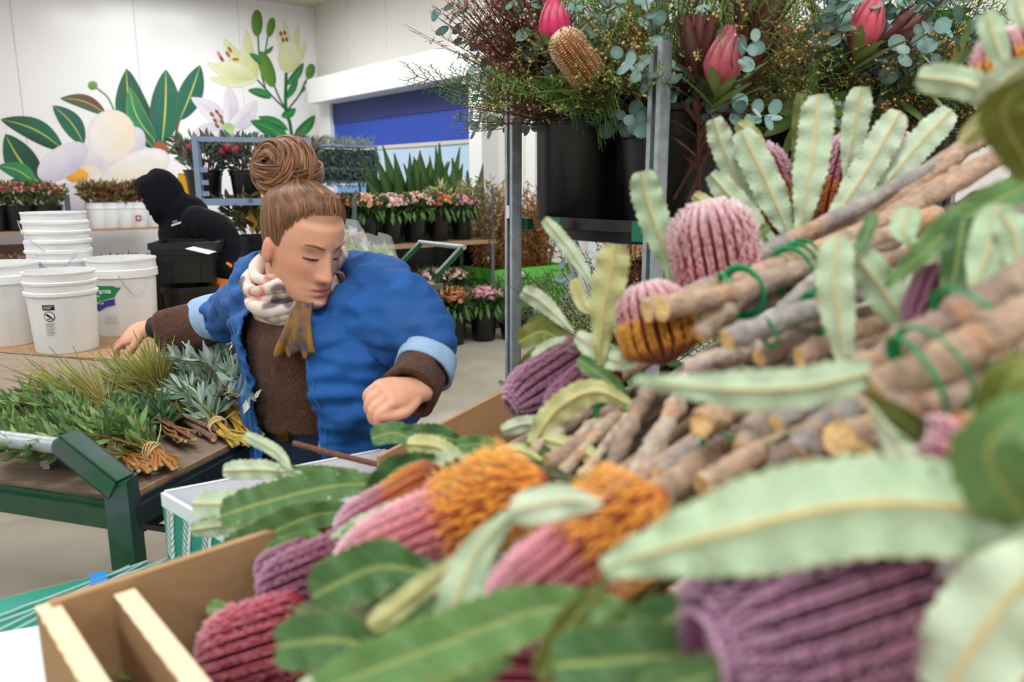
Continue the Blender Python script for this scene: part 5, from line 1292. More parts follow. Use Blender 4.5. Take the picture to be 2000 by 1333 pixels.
M_ORANGE = mat('orange_glove', c8(240, 122, 20), rough=.6, nscale=40, namt=.1)
gl = MB(); gd = V((-.25, -.3, -1)).normalized(); gs_ = V((1, 0, -.2)).normalized(); gn = gd.cross(gs_)
limb(gl, [mwr - gd * .03, mwr + gd * .05, mwr + gd * .10], [.048, .05, .048], n=7)
for i in range(4): finger(gl, mwr + gd * .10 + gs_ * (-.036 + .024 * i), (gd * .7 - gn * .6).normalized(), (gd * -.1 - gn).normalized(), (-gd * .8 - gn * .3).normalized(), .085, .0135)
finger(gl, mwr + gd * .04 - gs_ * .045, (gd * .8 - gs_ * .4 - gn * .4).normalized(), (gd * .8 + gs_ * .2 - gn * .4).normalized(), (gd * .8 + gs_ * .4).normalized(), .08, .015)
put('glove', remesh(gl, .0055, 2), M_ORANGE, man)
mb = LB(); c = m_(340, 436, -.16); 
lg = m_(345, 438, -.2); hit, loc, nrm, idx = ho.ray_cast(EYE - V(man.location), (lg - EYE).normalized())
if hit:
    q = V(loc) + V(man.location) + V(nrm) * .004; X_ = V((.95, 0, .3)).normalized(); N_ = V(nrm); X_ = (X_ - N_ * X_.dot(N_)).normalized(); Y_ = N_.cross(X_)
    mb.box(q, (.062, .012, .003), c8(190, 200, 210), ax=(X_, Y_, N_)); mb.box(q + Y_ * .018 - X_ * .004, (.03, .010, .003), c8(120, 130, 142), ax=(X_, Y_, N_)); mb.build('chest_logo', M_FLAT, man)
# push bar the glove holds
mb = LB(); pp = mwr + gd * .115 - gn * .02
mb.tube([pp + V((.10, .1, .10)), pp, pp + V((-.20, -.2, -.22)), pp + V((-.25, -.25, -.5))], .017, 10)
o = mb.build('push_bar', M_GALV, None, True); tag(o, 'bent steel push bar gripped by the orange glove', 'bar')
# ================================================================== GREEN FLATBED CART WITH CUT FOLIAGE
ZT = .80
tN, tF = atz(247, 972, ZT), atz(525, 832, ZT)
gyv = V((tF.x - tN.x, tF.y - tN.y, 0)).normalized(); gxv = V((-gyv.y, gyv.x, 0)) * 1.0
if gxv.x > 0: gxv = -gxv                                     # gxv points image-left along the front edge
def T(x, y, z=ZT): return V((tN.x, tN.y, 0)) + gxv * x + gyv * y + V((0, 0, z))
gcart = thing('foliage_cart', 'worn green flatbed cart with wooden top and steel handle bar', 'cart', T(.6, .55, 0))
TL, TWD = .92, 1.9
mb = LB(); mb.box(T(TWD / 2, TL / 2, ZT - .011), (TWD, TL, .018), ax=(gxv, gyv, Zv)); mb.build('deck', M_PLY, gcart)
mb = LB(); mb.bar(T(0, .0, ZT - .010), T(0, TL, ZT - .010), .004, .024); mb.build('deck_edge', M_PLYE, gcart)
for (a, b, m) in (((-.012, 0), (-.012, TL), M_DARKST), ((0, -.016), (TWD, -.016), M_GREENP), ((0, TL + .016), (TWD, TL + .016), M_GREENP), ((TWD + .012, 0), (TWD + .012, TL), M_DARKST)):
    mb = LB(); mb.bar(T(*a, ZT - .036), T(*b, ZT - .036), .026, .042); mb.build('deck_rail', m, gcart)
    mb = LB(); mb.bar(T(*a, ZT - .010), T(*b, ZT - .010), .008, .012); mb.build('deck_rail', m, gcart)
for (x, y) in ((0, 0), (0, TL), (TWD, 0), (TWD, TL)):
    mb = LB(); mb.bar(T(x, y - .01, .12), T(x, y - .01, ZT + (.045 if y == 0 else -.02)), .046, .046); mb.build('post', M_GREENW, gcart)
    mb = LB(); mb.lathe([(0, -.02), (.052, -.02), (.06, -.012), (.06, .012), (.052, .02), (0, .02)], 18, T(x, y, .06), axis=gxv); mb.build('caster_wheel', M_BLACKR, gcart, True, 40)
    mb = LB(); mb.bar(T(x + .03, y, .06), T(x + .03, y, .125), .04, .006); mb.bar(T(x - .03, y, .06), T(x - .03, y, .125), .04, .006); mb.bar(T(x - .035, y, .125), T(x + .035, y, .125), .05, .006); mb.build('caster_fork', M_GREYST, gcart)
mb = LB(); mb.bar(T(0, .36, .20), T(0, .36, ZT - .04), .036, .036); mb.build('mid_post', M_GREENP, gcart)
def front_plane(px, py, off=-.016):
    n = gyv; base = T(0, off); d = ray(px, py); t = n.dot(base - EYE) / n.dot(d); return EYE + d * t
hb = front_plane(128, 862)
c_top = T(0, -.016, ZT + .035)
def hollow(mb, p, q, w_, th, up):
    Yd = (q - p).normalized(); Xd = Yd.cross(up).normalized(); Zd = Xd.cross(Yd)
    for (sx, sz, a, b) in ((1, 0, th, w_), (-1, 0, th, w_), (0, 1, w_, th), (0, -1, w_, th)):
        mb.box((p + q) / 2 + Xd * sx * (w_ - th) / 2 + Zd * sz * (w_ - th) / 2, (a, (q - p).length, b), ax=(Xd, Yd, Zd))
mb = LB(); hollow(mb, c_top - (hb - c_top).normalized() * .008, hb, .046, .004, gyv); mb.build('handle_arm', M_GREENW, gcart)
c_l = T(TWD, -.016, ZT + .035); hb2 = c_l - gxv * (hb - c_top).dot(gxv) + Zv * (hb.z - c_top.z)
mb = LB(); hollow(mb, c_l, hb2, .046, .004, gyv); mb.build('handle_arm', M_GREENW, gcart)
mb = LB(); mb.tube([hb + gxv * .02 - Zv * .012, hb2 - gxv * .02 - Zv * .012], .0165, 16); mb.build('handle_bar', M_GALV, gcart, True, 50)
# mesh tray under the deck
zm = .60
for i in range(4):
    mb = LB(); mb.bar(T(.02 + i * .09, .22, zm), T(.02 + i * .09, .66, zm), .012, .014); mb.build('mesh_bar', M_DARKST, gcart)
for i in range(5):
    mb = LB(); mb.bar(T(.0, .23 + i * .105, zm + .012), T(.31, .23 + i * .105, zm + .012), .012, .014); mb.build('mesh_bar', M_DARKST, gcart)
mb = LB(); mb.box(atz(95, 905, ZT + .006), (.03, .012, .012)); mb.box(atz(95, 905, ZT + .012), (.014, .02, .02)); o = mb.build('steel_clip', M_GALV); tag(o, 'small steel clip lying on the wooden cart deck', 'clip')

def needle_stem(path, label, seed, nl=.17, n=260, cut=True, up=.12):
    rnd = random.Random(seed); P = spline(path, 22); t = thing('needle_leaf_stem', label, 'foliage stem', P[0], 0, 'needle-leaved stems on the cart')
    mb = LB(); mb.tube(P, [.0075 - .0035 * i / 21 for i in range(22)], 8, [mixc(c8(120, 98, 84), c8(150, 110, 70), i / 21) for i in range(22)], True, c8(206, 176, 120), rn=lambda i, k: .12 * sin(i * 2.3 + k * 1.7)); mb.build('stem', M_BARK, t, True)
    f = LB()
    for i in range(n):
        u = .42 + .58 * rnd.random() ** .8; k = min(20, int(u * 21)); p = P[k].lerp(P[k + 1], u * 21 - k) if u < 1 else P[21]; T_ = (P[min(21, k + 1)] - P[k]).normalized()
        side = rvec(rnd); side = (side - T_ * side.dot(T_)).normalized(); op = .30 + .75 * rnd.random() * (1.15 - u)
        d = (T_ + side * op + Zv * up * 1.5).normalized()
        c0 = mixc(c8(186, 130, 60), c8(150, 150, 60), rnd.random()); c1 = jit(rnd.choice([c8(150, 160, 74), c8(116, 140, 58), c8(170, 176, 96), c8(96, 124, 54)]), .15, rnd)
        f.blade(p, d, rvec(rnd), nl * rnd.uniform(.6, 1.15), .0062, c0, c1, 4, rnd.uniform(-.12, .12), lambda s: (1 - s * .75) * min(1, .5 + s * 6))
    f.build('needles', M_LEAF, t)['kind'] = 'stuff'
    return t
def tz(px, py, h): return atz(px, py, ZT + h)
needle_stem([tz(470, 860, .015), tz(390, 826, .03), tz(300, 782, .05), tz(240, 748, .07)], 'needle-leaved stem with grey bark fanning up under the reaching hand', 1, .13, 420)
needle_stem([tz(418, 858, .012), tz(345, 805, .03), tz(312, 750, .09), tz(335, 728, .07)], 'needle-leaved stem with red-brown bark in the middle of the pile', 2, .135, 340)
needle_stem([tz(394, 846, .012), tz(330, 790, .04), tz(300, 745, .10), tz(255, 742, .07)], 'needle-leaved stem leaning toward the white pails', 3, .13, 300)
needle_stem([tz(300, 862, .015), tz(235, 815, .04), tz(190, 785, .06), tz(130, 770, .07)], 'needle-leaved stem lying across the green branches', 4, .17, 320, up=.03)
def leafy_bunch(label, tie_px, stem_px, fan, seed, n_st, leafc, ln, wd, stemc, n_leaf, spread, tie=True, h0=.02, name='foliage_bouquet', hi=.1):
    """stems fan from cut ends at stem_px through the tie to points along the fan list"""
    rnd = random.Random(seed); tp = tz(*tie_px, .03); t = thing(name, label, 'foliage', tp, 0, 'tied foliage on the cart')
    f = LB(); s = LB()
    for i in range(n_st):
        e = fan[i % len(fan)]; end = tz(e[0] + rnd.uniform(-spread, spread), e[1] + rnd.uniform(-spread * .5, spread * .5), rnd.uniform(.02, hi))
        st = tz(stem_px[0] + rnd.uniform(-26, 26), stem_px[1] + rnd.uniform(-14, 14), rnd.uniform(.006, .03)); j = tp + rvec(rnd) * .012
        P = spline([st, j, j.lerp(end, .5) + Zv * rnd.uniform(0, .03) + rvec(rnd) * .015, end], 16); c = jit(stemc, .2, rnd)
        s.tube(P, [.0042 - .0026 * k / 15 for k in range(16)], 6, c, True, c8(220, 196, 130))
        for k in range(n_leaf):
            u = rnd.uniform(.42, 1.0); q = min(14, int(u * 15)); p = P[q].lerp(P[q + 1], u * 15 - q); T_ = (P[q + 1] - P[q]).normalized(); sd = rvec(rnd) + Zv * .35
            f.blade(p, (T_ * .8 + sd * .75).normalized(), rvec(rnd) + Zv * .6, ln * rnd.uniform(.7, 1.2), wd * rnd.uniform(.8, 1.2), jit(rnd.choice(leafc), .18, rnd), None, 2, rnd.uniform(-.1, .2))
    s.build('stems', M_TWIG, t, True)['kind'] = 'stuff'; f.build('leaves', M_LEAF, t)['kind'] = 'stuff'
    if tie:
        mb = LB(); ax = (tz(*fan[0], .04) - tz(*stem_px, .02)).normalized(); q = Zv.rotation_difference(ax)
        for k in range(5):
            mb.tube([tp + ax * (.006 * k - .012) + q @ V((.021 * cos(a), .017 * sin(a), .004 * sin(a * 2 + k))) for a in [2 * pi * j / 16 for j in range(17)]], .0016, 5, cap=False)
        mb.tube([tp + q @ V((.02, 0, 0)), tp + q @ V((.05, .01, .02)), tp + q @ V((.06, .03, .05))], .0012, 4); mb.build('raffia_tie', M_TWINE, t, True)
    return t
SILV = [c8(196, 214, 208), c8(216, 228, 222), c8(172, 196, 186), c8(134, 164, 142)]
leafy_bunch('silver leaved bunch with yellow stems tied beside the blue jacket', (435, 785), (490, 838), [(400, 690), (440, 690), (480, 735), (500, 770), (370, 700), (420, 680)], 31, 30, SILV, .055, .017, c8(190, 150, 50), 26, 26, hi=.16)
leafy_bunch('silver leaved bunch lying lower with thick olive stems', (425, 832), (478, 862), [(350, 740), (340, 765), (365, 725), (390, 715)], 32, 18, SILV[1:] + [c8(96, 130, 96)], .055, .017, c8(176, 146, 50), 24, 22, hi=.10)
GRNF = [c8(84, 122, 62), c8(108, 148, 76), c8(62, 100, 54), c8(142, 170, 104)]
leafy_bunch('green leafy bunch with orange stems tied with raffia nearest the deck edge', (300, 884), (325, 903), [(120, 830), (180, 800), (230, 790), (90, 850), (200, 840)], 33, 30, GRNF, .045, .014, c8(170, 110, 50), 34, 34, hi=.10)
leafy_bunch('green leafy bunch tied with raffia behind the steel handle bar', (232, 884), (275, 908), [(30, 850), (60, 830), (10, 870), (100, 810), (0, 840)], 34, 30, GRNF, .045, .014, c8(160, 104, 50), 34, 40, hi=.10)
leafy_bunch('green leafy branches spreading over the back of the cart', (190, 830), (240, 850), [(-30, 800), (20, 780), (60, 765), (-60, 830), (0, 815)], 35, 26, GRNF + [c8(120, 120, 70)], .05, .013, c8(150, 96, 50), 32, 40, False, hi=.09)
leafy_bunch('dark green leafy branches between the needle stems and silver bunch', (330, 838), (360, 850), [(280, 790), (300, 770), (250, 800)], 36, 16, [c8(50, 90, 56), c8(80, 120, 84)], .045, .013, c8(130, 90, 50), 28, 26, False, hi=.06)
# ================================================================== STEEL FLOWER TROLLEY WITH BUCKETS
ZSH = 1.298
tA, tB = V((.014, 2.15, 0)), V((.325, 1.72, 0))
sv = (tB - tA); SW_ = sv.length; sv.normalize(); lv = V((-sv.y, sv.x, 0)); LT_ = 1.32
def Q(s, l, z): return tA + sv * s + lv * l + V((0, 0, z))
trl = thing('steel_flower_trolley', 'tall galvanised steel flower trolley with black shelves', 'trolley', Q(SW_ / 2, LT_ / 2, 0))
def chan(p, h0, h1, parent):
    """folded C-channel post with punched slots"""
    mb = LB(); c = V((p.x, p.y, (h0 + h1) / 2)); H_ = h1 - h0
    mb.box(c, (.038, .003, H_), ax=(sv, lv, Zv)); mb.box(c + sv * .0175 - lv * .014, (.003, .028, H_), ax=(sv, lv, Zv)); mb.box(c - sv * .0175 - lv * .014, (.003, .028, H_), ax=(sv, lv, Zv))
    mb.box(c + sv * .012 - lv * .028, (.011, .003, H_), ax=(sv, lv, Zv)); mb.box(c - sv * .012 - lv * .028, (.011, .003, H_), ax=(sv, lv, Zv))
    o = mb.build('post', M_GALV, parent)
    z = h0 + .1
    while z < h1:
        mb = LB(); mb.box(V((p.x, p.y, z)) - lv * .0022, (.010, .002, .026), ax=(sv, lv, Zv)); s_ = mb.build('slot', M_BLACKR, o); s_.location = V((0, 0, 0)); z += .10
        break
    return o
ztop_a, ztop_b = 1.64, 1.69
posts = [chan(Q(0, 0, 0), .16, ztop_a, trl), chan(Q(SW_, 0, 0), .16, ztop_b, trl), chan(Q(0, LT_, 0), .16, 1.72, trl), chan(Q(SW_, LT_, 0), .16, 1.58, trl)]
for s in (0, SW_):
    for l in (.03, LT_ - .03):
        mb = LB(); mb.lathe([(0, -.02), (.055, -.02), (.062, -.012), (.062, .012), (.055, .02), (0, .02)], 18, Q(s, l, .062), axis=sv); mb.build('caster_wheel', M_BLACKR, trl, True, 40)
        mb = LB(); mb.bar(Q(s - .03, l, .062), Q(s - .03, l, .16), .04, .005); mb.bar(Q(s + .03, l, .062), Q(s + .03, l, .16), .04, .005); mb.build('caster_fork', M_GREYST, trl)
def tray(z, name='shelf'):
    """rounded black plastic tray with a stepped rim"""
    mb = LB(); n = 40
    def ring(gr, zz):
        out = []
        for k in range(n):
            t = 2 * pi * k / n; e = .32; x = abs(cos(t)) ** e * (1 if cos(t) > 0 else -1); y = abs(sin(t)) ** e * (1 if sin(t) > 0 else -1)
            bow = .035 * (1 - x * x) * (1 if y < 0 else 0)           # front bows out
            out.append(Q(SW_ / 2 + x * (SW_ / 2 - .03 + gr), LT_ / 2 + y * (LT_ / 2 - .03 + gr) - bow, zz))
        return out
    prof = [(-.03, z - .004), (-.02, z - .004), (0, z + .014), (.008, z + .014), (.01, z - .014), (.002, z - .016), (0, z - .040), (-.02, z - .044)]
    vs = []; [vs.extend(ring(*p)) for p in prof]
    m = len(prof); fs = [(i * n + k, i * n + (k + 1) % n, (i + 1) * n + (k + 1) % n, (i + 1) * n + k) for i in range(m - 1) for k in range(n)]
    fs += [tuple(range(n)), tuple(reversed(range((m - 1) * n, m * n)))]
    mb.add(vs, fs); return mb.build(name, M_BLACKP, trl, True, 35)
tray(ZSH); tray(.62); tray(.20)
for (s, l) in ((0, 0), (SW_, 0), (0, LT_), (SW_, LT_)):
    mb = LB(); mb.box(Q(s + (.03 if s == 0 else -.03), l + (.012 if l == 0 else -.012), ZSH - .01), (.03, .02, .03), ax=(sv, lv, Zv)); mb.build('shelf_bracket', M_GREENP, trl)
M_GTAPE = mat('green_tape', c8(10, 110, 86), rough=.4)
mb = LB(); mb.box(Q(SW_ * .42, -.046, ZSH), (.045, .006, .030), ax=(sv, lv, Zv)); mb.build('green_tape', M_GTAPE, trl)
mb = LB(); mb.box(Q(SW_ - .04, -.012, ZSH - .008), (.05, .012, .045), ax=(sv, lv, Zv)); mb.build('green_tape', M_GTAPE, trl)
for s_, z_ in ((0, 1.32), (SW_, 1.385)):
    mb = LB(); mb.box(Q(s_, -.031, z_), (.012, .003, .035), ax=(sv, lv, Zv)); mb.build('paper_scrap', M_CARDW, trl)
PZ = ZSH - .002
BKT_A = MB(); BKT_A.lathe([(0, 0), (.128, 0), (.131, .006), (.134, .272), (.139, .275), (.139, .285), (.130, .285), (.126, .02), (0, .02)], 48); BKT_A = BKT_A.mesh('bucket', True, 30)
BKT_B = MB(); BKT_B.lathe([(0, 0), (.108, 0), (.112, .008), (.131, .205), (.134, .208), (.137, .262), (.143, .266), (.143, .280), (.132, .280), (.106, .02), (0, .02)], 48); BKT_B = BKT_B.mesh('bucket', True, 30)
def atp(px, y): d = ray(px, 400); return V((d.x / d.y * y, y, PZ))
spots = [(1140, 2.20, BKT_A, 'straight sided black bucket in the corner of the top shelf'), (1312, 1.95, BKT_B, 'ribbed black bucket behind the front steel post'), (1560, 2.22, BKT_B, 'black bucket hidden behind pale banksia leaves'), (1745, 2.42, BKT_A, 'black bucket at the far end of the trolley shelf')]
bpos = []
for px, y, me, lb in spots:
    p = atp(px, y); o = obj('flower_bucket', me, M_BLACKP, None, p); tag(o, lb, 'bucket', 'black buckets on the steel trolley'); bpos.append(p + V((0, 0, .26)))

# ---- spray library (stem along +Z from the origin)
def euc_mesh(seed, L=.36, r=.021, c=None):
    rnd = random.Random(seed); mb = MB(); bend = rvec(rnd) * .05; P = spline([V((0, 0, 0)), V((bend.x, bend.y, L * .5)), V((bend.x * 2.5, bend.y * 2.5, L))], 14)
    mb.tube(P, [.0028 - .0018 * i / 13 for i in range(14)], 5, c8(110, 90, 80), False)
    cols = [c8(120, 160, 156), c8(156, 188, 182), c8(92, 130, 122), c8(130, 172, 160)]
    for i in range(3, 14):
        for s in (0, 1):
            a = i * 1.57 + s * pi + rnd.uniform(-.3, .3); d = V((cos(a), sin(a), rnd.uniform(-.1, .7))).normalized(); rr = r * rnd.uniform(.75, 1.15) * (1 - .35 * i / 14)
            n = (V((0, 0, 1)) + rvec(rnd) * .6); n = (n - d * n.dot(d)).normalized(); s2 = d.cross(n); ce = P[i] + d * (rr * 1.25); col = jit(rnd.choice(cols), .15, rnd)
            vs = [ce - n * rr * .12] + [ce + d * cos(t) * rr + s2 * sin(t) * rr * .92 for t in [2 * pi * k / 12 for k in range(12)]]
            mb.add(vs, [(0, 1 + k, 1 + (k + 1) % 12) for k in range(12)], [mixc(col, (.7, .8, .75, 1), .15)] + [col] * 12)
    return mb.mesh('eucalyptus_sprig', True)
def fern_mesh(seed, L=.34, cols=None, fan=.12, lf=.016, lw=.006):
    rnd = random.Random(seed); mb = MB(); cols = cols or [c8(84, 136, 60), c8(112, 162, 78), c8(68, 116, 54)]; b = rvec(rnd) * .04
    P = spline([V((0, 0, 0)), V((b.x, b.y, L * .5)), V((b.x * 2, b.y * 2, L))], 16); mb.tube(P, [.002 - .0012 * i / 15 for i in range(16)], 4, c8(100, 100, 50), False)
    nrm = V((rnd.uniform(-1, 1), rnd.uniform(-1, 1), 0)).normalized()
    for i in range(4, 16):
        for s in (-1, 1):
            T_ = (P[i] - P[i - 1]).normalized(); sd = T_.cross(nrm).normalized() * s; ln = fan * (1.1 - .75 * (i - 4) / 12) * rnd.uniform(.7, 1.1); d = (sd * .75 + T_ * .7 + rvec(rnd) * .12).normalized(); c = jit(rnd.choice(cols), .2, rnd)
            e = P[i] + d * ln; mb.tube([P[i], e], [.0012, .0006], 3, c, False)
            k = 0
            while k * .009 < ln:
                q = P[i] + d * (k * .009); s2 = (d.cross(nrm)).normalized() * (1 if k % 2 else -1)
                mb.blade(q, d * .8 + s2 * .7, nrm, lf, lw, c, mixc(c, c8(150, 180, 90), .3), 1); k += 1
    return mb.mesh('fern_sprig', False)
def filler_mesh(seed, L=.36, lc=None, bc=None, nb=9, bl=.012, lw=.0045, bud=.0028, dens=16):
    rnd = random.Random(seed); mb = MB(); lc = lc or [c8(146, 146, 64), c8(120, 128, 58), c8(176, 162, 86)]; bc = bc or [c8(236, 206, 160), c8(220, 180, 110)]
    for j in range(nb):
        a = rnd.uniform(0, 6.28); r = rnd.uniform(0, .10); p1 = V((r * cos(a), r * sin(a), L * rnd.uniform(.7, 1.05))); P = spline([V((0, 0, L * .12 * rnd.random())), V((r * .35 * cos(a), r * .35 * sin(a), L * .5)), p1], 12)
        sc = jit(c8(120, 84, 50), .2, rnd); mb.tube(P, [.0016 - .001 * i / 11 for i in range(12)], 4, sc, False)
        for k in range(dens):
            u = rnd.uniform(.3, 1); q = min(10, int(u * 11)); p = P[q].lerp(P[q + 1], u * 11 - q); mb.blade(p, (rvec(rnd) + V((0, 0, .8))), rvec(rnd), bl * rnd.uniform(.7, 1.3), lw, jit(rnd.choice(lc), .2, rnd), None, 1)
            if rnd.random() < .35: mb.ball(p + rvec(rnd) * .006, bud, jit(rnd.choice(bc), .15, rnd), 5, 3)
    return mb.mesh('filler_sprig', False)
def leuca_mesh(seed, c=None):
    rnd = random.Random(seed); mb = MB(); c = c or [c8(74, 22, 32), c8(104, 36, 44), c8(60, 18, 28)]; L = .34
    mb.tube([V((0, 0, 0)), V((.005, 0, L))], [.004, .003], 6, c8(90, 50, 44), False)
    for k in range(4):
        for j in range(5):
            a = 2 * pi * (j + .5 * k) / 5; rad = V((cos(a), sin(a), 0)); r = .012 + .007 * (3 - k)
            mb.blade(V((.005, 0, L - .02 + .006 * k)) + rad * .006, rad * (.55 - .13 * k) + V((0, 0, 1)), -rad + V((0, 0, .3)), .105 - .008 * k, .034 - .003 * k, jit(rnd.choice(c), .15, rnd), jit(c[1], .2, rnd), 5, .18)
    for k in range(16):
        a = k * 2.4; mb.blade(V((.004, 0, L * (.35 + .04 * k))), V((cos(a), sin(a), .9)), V((-cos(a), -sin(a), .5)), .075, .015, jit(c8(96, 60, 50), .2, rnd), jit(c8(110, 40, 44), .2, rnd), 3, -.1)
    return mb.mesh('leucadendron_flower', True)
def skirt(mb, base, ax, n, ln, wd, cols, rnd, out=.8):
    q = Zv.rotation_difference(V(ax).normalized())
    for k in range(n):
        a = k * 2.4; rad = q @ V((cos(a), sin(a), 0)); mb.blade(V(base) - V(ax).normalized() * (.008 * (k % 6)), rad * out + V(ax).normalized() * .75, -rad + V(ax).normalized() * .6, ln * rnd.uniform(.8, 1.15), wd * rnd.uniform(.85, 1.1), jit(rnd.choice(cols), .15, rnd), None, 5, -.12)
EUC = [euc_mesh(s) for s in (1, 2, 3)]; FERN = [fern_mesh(s) for s in (4, 5, 6)]; FILL = [filler_mesh(s) for s in (7, 8, 9)]
GFILL = [filler_mesh(s, .36, [c8(110, 140, 58), c8(138, 162, 78), c8(90, 118, 54)], [c8(190, 190, 110)], 10, .019, .0062) for s in (21, 22)]
REDT = [filler_mesh(s, .40, [c8(104, 38, 40), c8(130, 60, 56), c8(84, 30, 36)], [c8(236, 196, 190), c8(220, 150, 140)], 9, .020, .005) for s in (23, 24)]
LEUC = [leuca_mesh(31), leuca_mesh(32)]
OVALC = [c8(84, 116, 52), c8(108, 138, 66), c8(128, 150, 80)]
def oval_spray(seed):
    rnd = random.Random(seed); mb = MB(); L = .34; mb.tube([V((0, 0, 0)), V((0, 0, L))], [.004, .003], 6, c8(120, 90, 60), False)
    for k in range(15):
        a = k * 2.4; mb.blade(V((0, 0, .12 + .015 * k)), V((cos(a), sin(a), .8)), V((-cos(a), -sin(a), .7)), .115, .030, jit(rnd.choice(OVALC), .15, rnd), None, 6, -.1, lambda s: sin(pi * min(1, .1 + s * .86)) ** .6)
    return mb.mesh('oval_leaf_spray', True)
OVAL = [oval_spray(41)]
def sprig(me, m, root, d, roll, sc, off=V((0, 0, 0)), name=None):
    q = Zv.rotation_difference(V(d).normalized()) @ Quaternion((0, 0, 1), roll); return obj(name or me.name.split('.')[0], me, m, root, off, q, sc)
KIT = {'euc': (EUC, M_LEAF, 'eucalyptus_sprig'), 'fern': (FERN, M_LEAF, 'fern_sprig'), 'fill': (FILL, M_LEAF, 'filler_sprig'), 'gfill': (GFILL, M_LEAF, 'filler_sprig'), 'red': (REDT, M_LEAF, 'red_twig_sprig'), 'leuc': (LEUC, M_LEAFG, 'leucadendron_flower'), 'oval': (OVAL, M_LEAFG, 'oval_leaf_spray')}
def banksia_head(mb, base, tip, r, rnd, zones, ncol=26, nrow=22, fl=1.0, th=1.0):
    """cylindrical flower spike: core plus columns of hooked florets. zones: list of (t, (root, mid, tip colours), reach)"""
    base, tip = V(base), V(tip); ax = (tip - base); L = ax.length; ax.normalize(); q = Zv.rotation_difference(ax)
    prof = lambda t: (min(1, (t / .10) ** .6 if t < .10 else 1)) * (sqrt(max(0, 1 - max(0, (t - .70) / .318) ** 2)))
    mb.lathe([(max(.002, r * .62 * prof(max(.01, min(.985, i / 12)))), L * i / 12) for i in range(13)], 16, base, [zones_col(zones, i / 12)[0] for i in range(13)], ax)
    tc_ = zones_col(zones, 1.0)
    for k in range(70):
        a = k * 2.4; f_ = sqrt((k + .5) / 70); rad = V((cos(a), sin(a), 0)); R1 = r * .50 * f_; z0 = L * .99 + r * .16 * (1 - f_ * f_)
        vs = [base + q @ (rad * R1 * .7 + Zv * (L * .85) + V((cos(a + b_) * r * .03, sin(a + b_) * r * .03, 0))) for b_ in (0, 2.1, 4.2)] + [base + q @ (rad * R1 * rnd.uniform(1, 1.15) + Zv * (z0 + r * .12) + V((cos(a + b_) * r * .035, sin(a + b_) * r * .035, 0))) for b_ in (0, 2.1, 4.2)]
        mb.add(vs, [(0, 1, 4, 3), (1, 2, 5, 4), (2, 0, 3, 5), (3, 4, 5)], [tc_[1]] * 3 + [jit(tc_[2], .12, rnd)] * 3)
    for j in range(nrow):
        t = (j + .6) / nrow; R0 = r * prof(t); (c0, c1, c2), reach = zones_col(zones, t), zones_reach(zones, t)
        for k in range(ncol):
            a = 2 * pi * (2 * (k // 2) + (.64 if k % 2 else -.02) + .2) / ncol + rnd.uniform(-.35, .35) / ncol; rad = V((cos(a), sin(a), 0))
            up = .26 + .25 * max(0, t - .6); so = rnd.uniform(.92, 1.12) if zones_reach(zones, t) < 1.2 else rnd.uniform(.80, 1.22)
            if zones_reach(zones, t) > 1.2: a += rnd.uniform(-.12, .12); rad = V((cos(a), sin(a), 0))
            p0 = rad * (R0 * .5) + Zv * (L * t); p1 = rad * (R0 * .88 * reach) + Zv * (L * t + .12 * r); p2 = rad * (R0 * 1.02 * reach) + Zv * (L * t + r * up * fl); p3 = rad * (R0 * so * reach) + Zv * (L * t + r * up * 1.35 * fl)
            w0_ = r * 1.05 / ncol * th; tang = V((-rad.y, rad.x, 0)); b = jit(c1, .12, rnd); e = jit(c2, .1, rnd)
            vs, cs = [], []
            for p, ww, cc in ((p0, w0_, c0), (p1, w0_ * .9, b), (p2, w0_ * .9, mixc(b, e, .12)), (p3, w0_ * 1.2, e)):
                vs += [base + q @ (p - tang * ww), base + q @ (p + rad * ww * 1.2), base + q @ (p + tang * ww)]; cs += [cc] * 3
            fs = []
            for i in range(3):
                o_ = i * 3; fs += [(o_, o_ + 1, o_ + 4, o_ + 3), (o_ + 1, o_ + 2, o_ + 5, o_ + 4)]
            fs.append((9, 10, 11)); mb.add(vs, fs, cs)
def zones_col(z, t):
    if t <= z[0][0]: return z[0][1]
    for (t0, c0, r0), (t1, c1, r1) in zip(z, z[1:]):
        if t <= t1: u = (t - t0) / (t1 - t0); return tuple(mixc(a, b, u) for a, b in zip(c0, c1))
    return z[-1][1]
def zones_reach(z, t): return float(np.interp(t, [a[0] for a in z], [a[2] for a in z]))

